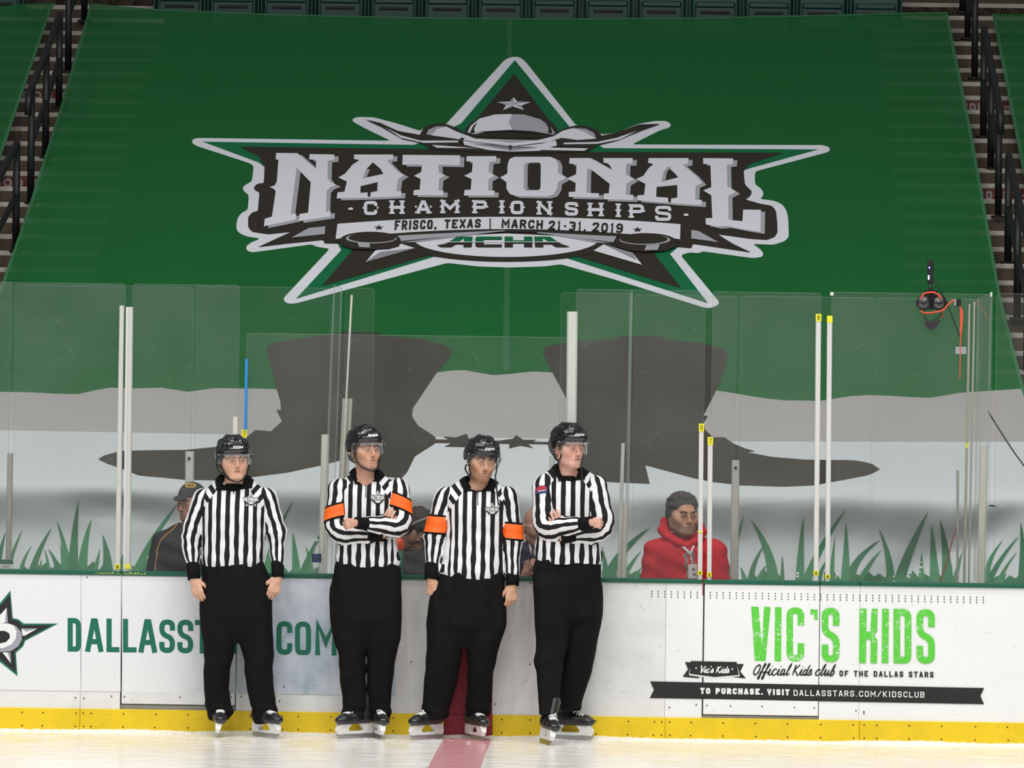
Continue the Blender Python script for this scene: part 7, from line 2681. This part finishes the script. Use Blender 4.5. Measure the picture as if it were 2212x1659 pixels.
# hood: two soft rolls round the neck
hp = []
for pts, rr in (([(1436, 1128, .04), (1434, 1145, -.01), (1444, 1160, -.07), (1465, 1172, -.115), (1485, 1178, -.125)], (.030, .036, .036, .030, .022)), ([(1514, 1136, .04), (1517, 1150, -.02), (1512, 1163, -.07), (1500, 1173, -.11), (1485, 1178, -.125)], (.022, .026, .028, .026, .022)),
                ([(1436, 1128, .04), (1455, 1135, .11), (1495, 1138, .11), (1514, 1136, .04)], (.030, .040, .040, .022))):
    W3 = [P(q[0], q[1], YG + q[2]) for q in pts]
    for i in range(len(W3) - 1):
        hp.append(cone(W3[i], W3[i + 1], rr[i], rr[i + 1], .015))
V, F = polygonize(hp, .006, wrinkle=lambda x, y, z: .003 * np.sin(60 * z + 40 * x) + 0 * y)
fast_mesh('hood', V, F, RED, r_, label='soft hood lying round the neck')
# curly hair
rr_ = np.random.default_rng(5)
hp = [ell(o_ + R_ @ np.array([0, .020, .050]) * 1.1, np.array([.086, .100, .078]) * 1.1, R_, .01)]
for i in range(150):
    a, e = rr_.uniform(-math.pi, math.pi), rr_.uniform(.0, 1.45)
    p = np.array([.088 * math.sin(a) * math.cos(e), .020 - .100 * math.cos(a) * math.cos(e), .050 + .082 * math.sin(e)])
    if p[1] < -.045 and p[2] < .085:
        continue
    hp.append(ell(o_ + R_ @ p * 1.1, np.full(3, rr_.uniform(.010, .017)), R_, .006))
for q in (-1, 1):
    hp.append(ell(o_ + R_ @ np.array([q * .080, .030, .012]) * 1.1, np.array([.014, .042, .045]) * 1.1, R_, .01))
def hcut(x, y, z):
    lx = ((x - o_[0]) * R_[0, 0] + (y - o_[1]) * R_[1, 0] + (z - o_[2]) * R_[2, 0]) / 1.1
    ly = ((x - o_[0]) * R_[0, 1] + (y - o_[1]) * R_[1, 1] + (z - o_[2]) * R_[2, 1]) / 1.1
    lz = ((x - o_[0]) * R_[0, 2] + (y - o_[1]) * R_[1, 2] + (z - o_[2]) * R_[2, 2]) / 1.1
    zb = np.interp(ly, [-.14, -.07, -.055, -.02, .03, .09], [.070, .066, .040, -.012, -.012, -.06])
    return zb - lz
V, F = polygonize(hp, .0045, cut=hcut)
fast_mesh('hair', V, F, HAIRG, r_, label='curly dark hair going grey')
# lanyard, badge, chest emblem
l1 = decal('lanyard', cb_, [[(1441, 1150), (1446, 1149), (1493, 1194), (1489, 1197)], [(1502, 1168), (1505, 1169), (1493, 1197), (1489, 1195)]], LAN, r_, .006, 3, label='white lanyard')
bd_ = P(1492, 1196, YG - .165)
b2 = P(1490, 1219, YG - .165)
b3 = P(1506, 1250, YG - .165)
mk('badge_card', *box_vf(b2[0] - .01, b3[0] - .002, YG - .172, YG - .167, b3[2], b2[2], bev=.001), LAN, r_, label='white badge card')
MB().tube([bd_, P(1495, 1219, YG - .168)], .004, 6).build('badge_clip', LAN, r_)
for cx, cy in ((1498, 1230), (1500, 1241)):
    a = P(cx, cy, YG - .173)
    mk('badge_print', *flat3([[(a[0] - .012, a[2] + .005), (a[0], a[2] + .012), (a[0] + .012, a[2] + .004), (a[0] + .007, a[2] - .010), (a[0] - .008, a[2] - .009)]], YG - .1725), mat('badge_ink', (.22, .18, .18), .7), r_)
em = [(1478, 1199), (1485, 1199), (1486, 1193), (1493, 1193), (1494, 1199), (1499, 1199), (1498, 1204), (1494, 1207), (1500, 1218)]
for w, m_, off in ((5.0, LAN, .0035), (2.6, mat('emblem_ink', (.06, .008, .015), .7), .0045)):
    decal('chest_emblem', cb_, stroke([np.array(q) for q in [(1480, 1206), (1479, 1199), (1486, 1198), (1487, 1192), (1494, 1192), (1495, 1198), (1498, 1199), (1497, 1205), (1493, 1207), (1500, 1220)]], w) + stroke([np.array(q) for q in [(1480, 1206), (1484, 1209), (1481, 1222), (1487, 1234), (1485, 1248)]], w), m_, r_, off, 3)

# man in the cap, jacket piped in orange
r2, o2, R2, cb2 = sitter('person in a dark cap with gold patch and navy jacket, behind the first official', (412, 1084), -34,
    [(1128, 388, 432), (1137, 372, 440), (1150, 350, 452), (1168, 340, 460), (1190, 331, 468), (1215, 323, 476), (1245, 317, 484), (1330, 316, 490), (1400, 322, 488)], (.50, .26, .19), pitch=-8, cloth=NAVY, hs=1.00, wide=.94, stubble=.35, hair=(.10, .06, .05), cname='jacket', clabel='dark navy jacket',
    arms=[dict(p=[(356, 1172, .0), (336, 1260, -.05), (380, 1320, -.2)], r=[28, 24, 18])], depth=.13)
pp = [(384, 1133), (378, 1139), (372, 1146), (358, 1157), (347, 1168), (343, 1180), (339, 1190), (340, 1200), (337, 1212), (336, 1222), (336, 1240)]
decal('piping', cb2, stroke([np.array(q, float) for q in pp], 2.0), PIPE, r2, .004, 4, label='thin orange piping')
W2 = lambda x, y, z: o2 + R2 @ (np.array([x, y, z]) * 1.0)
hp = [ell(W2(0, .018, .040), np.array([.081, .106, .088]), R2, .01)]
def ccut(x, y, z):
    lz = ((x - o2[0]) * R2[0, 2] + (y - o2[1]) * R2[1, 2] + (z - o2[2]) * R2[2, 2]) / 1.06
    ly = ((x - o2[0]) * R2[0, 1] + (y - o2[1]) * R2[1, 1] + (z - o2[2]) * R2[2, 1]) / 1.06
    return np.interp(ly, [-.1, .1], [.045, .020]) - lz
V, F = polygonize(hp, .005, cut=ccut)
cap_ = fast_mesh('cap', V, F, CAPM, r2, label='dark baseball cap')
capb = bvh_of(V, F)
hp = [ell(W2(0, -.100, .040), np.array([.060, .036, .010]) * 1.0, R2 @ rotm(pitch=-24), .01)]
V, F = polygonize(hp, .005)
fast_mesh('cap_brim', V, F, CAPM, cap_)
decal('cap_patch', capb, [[(400, 1047), (405, 1044.5), (418, 1044.5), (423, 1047.5), (421.5, 1053), (412, 1054), (401.5, 1053)]], GOLD, cap_, .003, 3, label='gold cap patch')
decal('patch_print', capb, [[(404, 1047.5), (419, 1047.5), (418, 1051.5), (405, 1051.5)]], mat('patch_ink', (.12, .06, .01), .7), cap_, .0042, 3)
hp = [ell(W2(0, .035, .0), np.array([.078, .085, .075]), R2, .01)]
V, F = polygonize(hp, .006, cut=lambda x, y, z: -((((x - o2[0]) * R2[0, 1] + (y - o2[1]) * R2[1, 1] + (z - o2[2]) * R2[2, 1])) - .002))
fast_mesh('hair', V, F, HAIRB, r2, label='short dark hair under the cap')

# headset wearer with bowed head
r3, o3, R3, cb3 = sitter('person with brown hair and a black headset, between second and third officials', (897, 1143), 66,
    [(1168, 880, 926), (1180, 872, 940), (1196, 866, 952), (1215, 862, 962), (1245, 858, 972), (1330, 856, 976), (1400, 860, 972)], (.40, .22, .15), pitch=-40, roll=22, cloth=DKGREY, cname='shirt', clabel='charcoal shirt', neck=(903, 1178), depth=.13,
    arms=[dict(p=[(880, 1210, 0), (872, 1290, -.06), (900, 1330, -.25)], r=[24, 20, 16])])
W4 = lambda x, y, z: o3 + R3 @ (np.array([x, y, z]) * 1.06)
hp = [ell(W4(0, .020, .045), np.array([.086, .106, .092]) * 1.06, R3, .01), ell(W4(0, .060, .005), np.array([.074, .062, .070]) * 1.06, R3, .02)]
V, F = polygonize(hp, .0055, wrinkle=lambda x, y, z: .0025 * np.sin(140 * x + 60 * z) + .002 * np.sin(170 * z + 90 * y), cut=lambda x, y, z: -((((x - o3[0]) * R3[0, 1] + (y - o3[1]) * R3[1, 1] + (z - o3[2]) * R3[2, 1])) + .055))
fast_mesh('hair', V, F, HAIRB, r3, label='thick brown hair')
hs_ = MB()
hs_.tube([W4(.092 * math.cos(t), .004, -.012 + .160 * math.sin(t)) for t in np.linspace(0, math.pi, 17)], .011, 8)
hd_ = hs_.build('headset', mat('headset_band', (.14, .14, .15), .35), r3, True, label='black headset band')
for q in (-1, 1):
    m = MB()
    m.tube([W4(q * .078, .004, -.012), W4(q * .100, .004, -.012), W4(q * .118, .004, -.012)], [.040, .040, .030], 18)
    m.build('ear_cup', PLAST, hd_, True, label='black ear cup')
LED = mat('led_blue', (.02, .02, .3), .4, emit=(.15, .2, 1.0), estr=6)
p = P(882, 1156.5, YG - .17)
near = W4(-.118, .004, -.012) if W4(-.118, .004, -.012)[1] < W4(.118, .004, -.012)[1] else W4(.118, .004, -.012)
MB().tube([near + np.array([-.02, .004, .01]), near + np.array([-.02, -.006, .01])], .005, 8).build('status_light', LED, hd_, label='blue status light')

# bald man in spectacles, suit, pen in the hand
ph = P(1141, 1222, YG - .22)
hw = P(1134, 1246, YG - .18)
hand_ = [cone(P(1122, 1262, YG - .05), hw, .040, .030, .02)] + hand_prims(hw, (.35, -.25, 1), (-.75, -.75, -.1), (.6, -.3, .7), (50, 65, 40), .05, (.8, .6, -.4), 1.05, .5, [(38, 55, 35), (48, 62, 40), (52, 66, 40), (56, 68, 40)])
r4, o4, R4_, cb4 = sitter('bald person in spectacles and navy suit, half hidden behind the fourth official', (1160, 1139), 24,
    [(1166, 1136, 1190), (1175, 1126, 1204), (1190, 1118, 1220), (1215, 1113, 1230), (1250, 1110, 1236), (1330, 1110, 1240), (1400, 1114, 1236)], (.46, .24, .18), pitch=-4, cloth=SUIT, cname='suit_jacket', clabel='navy suit jacket', hand=hand_, red=.25, neck=(1161, 1180), stubble=.12, hair=(.2, .15, .13))
decal('shirt_front', cb4, [[(1141, 1172), (1150, 1176), (1158, 1172), (1153, 1204), (1148, 1200)]], LAN, r4, .004, 3, label='white shirt front')
decal('tie', cb4, [[(1147, 1175), (1153, 1175), (1153, 1206), (1149, 1202)]], M_['black'], r4, .006, 3, label='dark tie')
W5 = lambda x, y, z: o4 + R4_ @ (np.array([x, y, z]) * 1.06)
gl = MB()
for q in (-1, 1):
    gl.tube([W5(q * .033 + .021 * math.cos(t), -.108, -.004 + .016 * math.sin(t)) for t in np.linspace(0, 2 * math.pi, 17)], .0016, 6)
    gl.tube([W5(q * .054, -.108, .004), W5(q * .076, -.06, .004), W5(q * .084, .012, .0)], .0018, 6)
gl.tube([W5(-.012, -.110, .0), W5(0, -.113, .003), W5(.012, -.110, .0)], .0016, 6)
gl.build('spectacles', FRAME, r4, True, label='thin wire spectacles')
pe = empty('pen', tuple(P(1149, 1205, YG - .26)), 'dark slim pen held by the bald man in spectacles'.replace('man', 'person'), 'pen')
pa, pb = P(1143, 1214, YG - .268), P(1155, 1184, YG - .262)
MB().tube([pa, pb], [.0045, .0050], 8).build('barrel', PLAST, pe, True)
MB().tube([pa, pa + (pa - pb) / np.linalg.norm(pa - pb) * .012], [.0045, .001], 8).build('tip', STEEL, pe, True)

# ================================================================== THINGS ON AND BEHIND THE BOARDS
# counter of the scorer box that carries bottle and container
ct = mk('counter', *box_vf(-1.18, .70, .14, .34, 1.000, 1.022, bev=.004), mat('counter_grey', (.30, .30, .29), .6), None)
tag(ct, 'narrow grey counter of the scorer box behind the cap rail', 'counter')
mk('bracket', *box_vf(-1.17, .69, .121, .145, .90, 1.000), M_['sill'], ct)


def lathe(prof, c, n=20):
    V = [(c[0] + r * math.cos(2 * math.pi * k / n), c[1] + r * math.sin(2 * math.pi * k / n), c[2] + z) for r, z in prof for k in range(n)]
    F = [(i * n + k, i * n + (k + 1) % n, (i + 1) * n + (k + 1) % n, (i + 1) * n + k) for i in range(len(prof) - 1) for k in range(n)]
    F += [tuple(range(n))[::-1], tuple((len(prof) - 1) * n + k for k in range(n))]
    return V, F


bc = P(683.5, 1240, .24)
bc = np.array([bc[0], .24, 1.022])
bt = empty('water_bottle', tuple(bc), 'clear water bottle with a blue label, standing left of the second official', 'bottle')
PET = glass_mat('bottle_plastic', .10, .0, .08)
mk('bottle_body', *lathe([(.026, 0), (.031, .006), (.0305, .03), (.029, .035), (.031, .04), (.031, .12), (.029, .125), (.031, .13), (.026, .16), (.014, .19), (.0125, .205)], bc), PET, bt, True, label='clear ribbed plastic')
LBL = lathe([(.0316, .075), (.0316, .130)], bc)
mk('bottle_label', LBL[0], LBL[1][:-2], mat('label_blue', (.03, .07, .16), .5, var=.5, vscale=60), bt, True, label='blue bottle label')
mk('bottle_cap', *lathe([(.0145, .203), (.0145, .222), (.012, .224)], bc), mat('cap_white', (.55, .58, .60), .5), bt, True, label='pale bottle cap')
ob = P(861, 1184, .26)
ob = np.array([ob[0], .26, 1.022])
oc = empty('sports_bottle', tuple(ob), 'orange bottle with a green base, behind the folded elbow of the second official', 'bottle')
mk('bottle_body', *lathe([(.034, .16), (.036, .165), (.036, .205), (.030, .225), (.016, .24), (.012, .255)], ob), mat('bottle_orange', (.75, .07, .02), .4), oc, True, label='orange upper part')
mk('bottle_base', *lathe([(.034, 0), (.036, .01), (.035, .16)], ob), mat('bottle_green', (.03, .12, .07), .5), oc, True, label='green base')

# camera rig on the right pane
YR = YF - .02
rig = empty('camera_rig', tuple(P(2011, 650, YR)), 'black camera rig with two round lenses, clamped to the top of the right pane', 'camera')
a = P(2011, 616, YR)
mpx0, mpx1, mpz0, mpz1 = P(1998, 640, YR)[0], P(2026, 640, YR)[0], P(2011, 668, YR)[2], P(2011, 629, YR)[2]
mk('mount_plate', *box_vf(mpx0, mpx1, YF - .014, YF - .002, mpz0, mpz1, bev=.003), PLAST, rig)
mk('mount_plate', *box_vf(mpx0, mpx1, YF + .0145, YF + .026, mpz0 + .03, mpz1, bev=.003), PLAST, rig)
mk('mount_bridge', *box_vf(mpx0, mpx1, YF - .014, YF + .026, mpz1 - .002, mpz1 + .006, bev=.002), PLAST, rig)
for cx, cy in ((1994, 655), (2028, 656)):
    c_ = P(cx, cy, YR)
    m = MB()
    m.tube([c_ + np.array([0, .004, 0]), c_ + np.array([0, -.035, 0]), c_ + np.array([0, -.045, 0])], [.045, .047, .042], 22)
    ln = m.build('lens_barrel', PLAST, rig, True)
    m = MB()
    m.tube([c_ + np.array([0, -.044, 0]), c_ + np.array([0, -.0475, 0])], [.034, .030], 22)
    m.build('lens_ring', mat('lens_glass', (.05, .055, .055), .15, coat=.5), ln, True)
    m = MB()
    m.tube([c_ + np.array([0, -.047, 0]), c_ + np.array([0, -.0505, 0])], [.017, .012], 16)
    m.build('lens_core', HELM, ln, True)
st_ = P(2011, 634, YR)
tp_ = P(2009, 612, YR)
MB().tube([st_, tp_], [.014, .010], 10).build('stem', PLAST, rig, True)
t0, t1 = P(2003.5, 562, YR), P(2016, 612, YR)
mk('transmitter', *box_vf(t0[0], t1[0], YR - .014, YR + .014, t1[2], t0[2], bev=.004), PLAST, rig, label='upright black transmitter')
WLED = mat('led_white', (.6, .65, 1), .4, emit=(.75, .82, 1.0), estr=5)
l0 = P(2007, 578.5, YR)
MB().tube([l0 + np.array([0, -.013, 0]), l0 + np.array([0, -.017, 0])], .0055, 8).build('blue_light', LED, rig)
q0, q1 = P(2004.6, 595, YR), P(2007.2, 604, YR)
mk('white_light', *box_vf(q0[0], q1[0], YR - .0165, YR - .013, q1[2], q0[2]), WLED, rig)
MB().tube(catmull([P(x, y, YR - .01) for x, y in ((1997, 672), (2000, 688), (2010, 696), (2024, 688), (2034, 676))], 5), .0035, 6).build('loop_wire', PLAST, rig, True)
hb = [(1996, 698), (2002, 690), (2010, 694), (2022, 695), (2026, 690), (2031, 693), (2024, 706), (2012, 714), (2001, 708)]
vv = [P(x, y, YR - .03) for x, y in hb] + [P(x, y, YR + .012) for x, y in hb]
n = len(hb)
mk('hanging_pouch', vv, [tuple(range(n - 1, -1, -1)), tuple(range(n, 2 * n))] + [(i, (i + 1) % n, n + (i + 1) % n, n + i) for i in range(n)], mat('pouch_dark', (.035, .022, .035), .8), rig, label='small dark pouch')
ORC = mat('cord_orange', (.72, .075, .03), .6)


def cord(name, pts, r, m, label, cat='cord'):
    c_ = pts[len(pts) // 2]
    t = MB().tube(catmull(pts, 6), r, 7)
    o = empty(name, tuple(c_), label, cat)
    t.build('cord_line', m, o, True)
    return o


cord('orange_cable', [P(x, y, YR - .062 if y > 640 else YR - .03) for x, y in ((1990, 645), (1994, 636), (2004, 632), (2018, 632), (2028, 638), (2032, 645))], .006, ORC, 'orange cord looped over the top of the camera rig')
cord('orange_cable', [P(x, y, YR - .055) for x, y in ((1989, 671), (1997, 676), (2015, 675), (2036, 670), (2048, 658), (2058, 650), (2062, 648))], .0055, ORC, 'orange cord running from under the lenses to the grey tape')
cord('orange_cable', [P(x, y, YF - .008) for x, y in ((2038, 672), (2037, 680), (2033, 688))], .004, ORC, 'short orange cord end beside the pouch')
t_ = empty('orange_strap', tuple(P(2076, 700, YF - .006)), 'orange strap hanging down the right pane below the tape', 'strap')
sp = [(2074, 662, 4), (2077, 672, 6), (2077, 690, 6), (2076, 710, 5), (2075, 728, 2.5), (2074.5, 750, 1.6), (2074, 790, 1.8), (2073.5, 818, 1.2)]
L_ = [P(x - w / 2, y, YF - .012) for x, y, w in sp]
R__ = [P(x + w / 2, y, YF - .012) for x, y, w in sp]
n = len(sp)
mk('strap_band', L_ + R__ + [q + np.array([0, .003, 0]) for q in L_ + R__], [(i, i + 1, n + i + 1, n + i) for i in range(n - 1)] + [(2 * n + i, 3 * n + i, 3 * n + i + 1, 2 * n + i + 1) for i in range(n - 1)] + [(i, 2 * n + i, 2 * n + i + 1, i + 1) for i in range(n - 1)] + [(n + i, n + i + 1, 3 * n + i + 1, 3 * n + i) for i in range(n - 1)], ORC, t_)
GT = mat('tape_grey', (.30, .31, .33), .6)
for (x0, x1, y0, y1, lab) in ((2064, 2087, 749, 765, 'grey tape patch holding the strap on the right pane'),):
    a, b_ = P(x0, y0, YF), P(x1, y1, YF)
    tag(mk('tape_patch', *box_vf(a[0], b_[0], YF - .008, YF + .001, b_[2], a[2], bev=.001), GT), lab, 'tape')
cl_ = empty('cord_clip', tuple(P(2068, 655, YF)), 'small black and grey clip on the right pane, at the end of the orange cord', 'clip')
a, b_ = P(2066, 646, YF), P(2075, 662, YF)
mk('clip_body', *box_vf(a[0], b_[0], YF - .03, YF + .002, b_[2], a[2], bev=.004), PLAST, cl_)
a, b_ = P(2061, 646, YF), P(2065.5, 660, YF)
mk('clip_plate', *box_vf(a[0], b_[0], YF - .012, YF + .002, b_[2], a[2], bev=.001), GT, cl_)
cord('black_cable', [P(x, y, YF - .012) for x, y in ((2017, 605), (2030, 625), (2046, 655), (2060, 692), (2074, 728))], .0035, PLAST, 'black cord slanting from the transmitter down to the strap')
cord('black_cable', [P(x, y, YB + .25) for x, y in ((2134, 888), (2160, 930), (2190, 976), (2216, 1012), (2260, 1080))], .005, mat('cord_dark', (.02, .05, .03), .5), 'dark cord slanting out of the picture at the right')
cord('red_cable', [P(x, y, YB - .06) for x, y in ((2066, 1140), (2058, 1165), (2048, 1205), (2038, 1235), (2028, 1262))], .004, mat('cord_red', (.40, .03, .02), .6), 'thin red cord slanting down to the cap rail at the right')
cord('red_cable', [P(x, y, YB - .08) for x, y in ((2108, 651), (2118, 664), (2126, 672), (2130, 684), (2135, 692))], .003, mat('cord_red2', (.40, .05, .03), .6), 'thin red cord in the upper right corner of the camera pane')
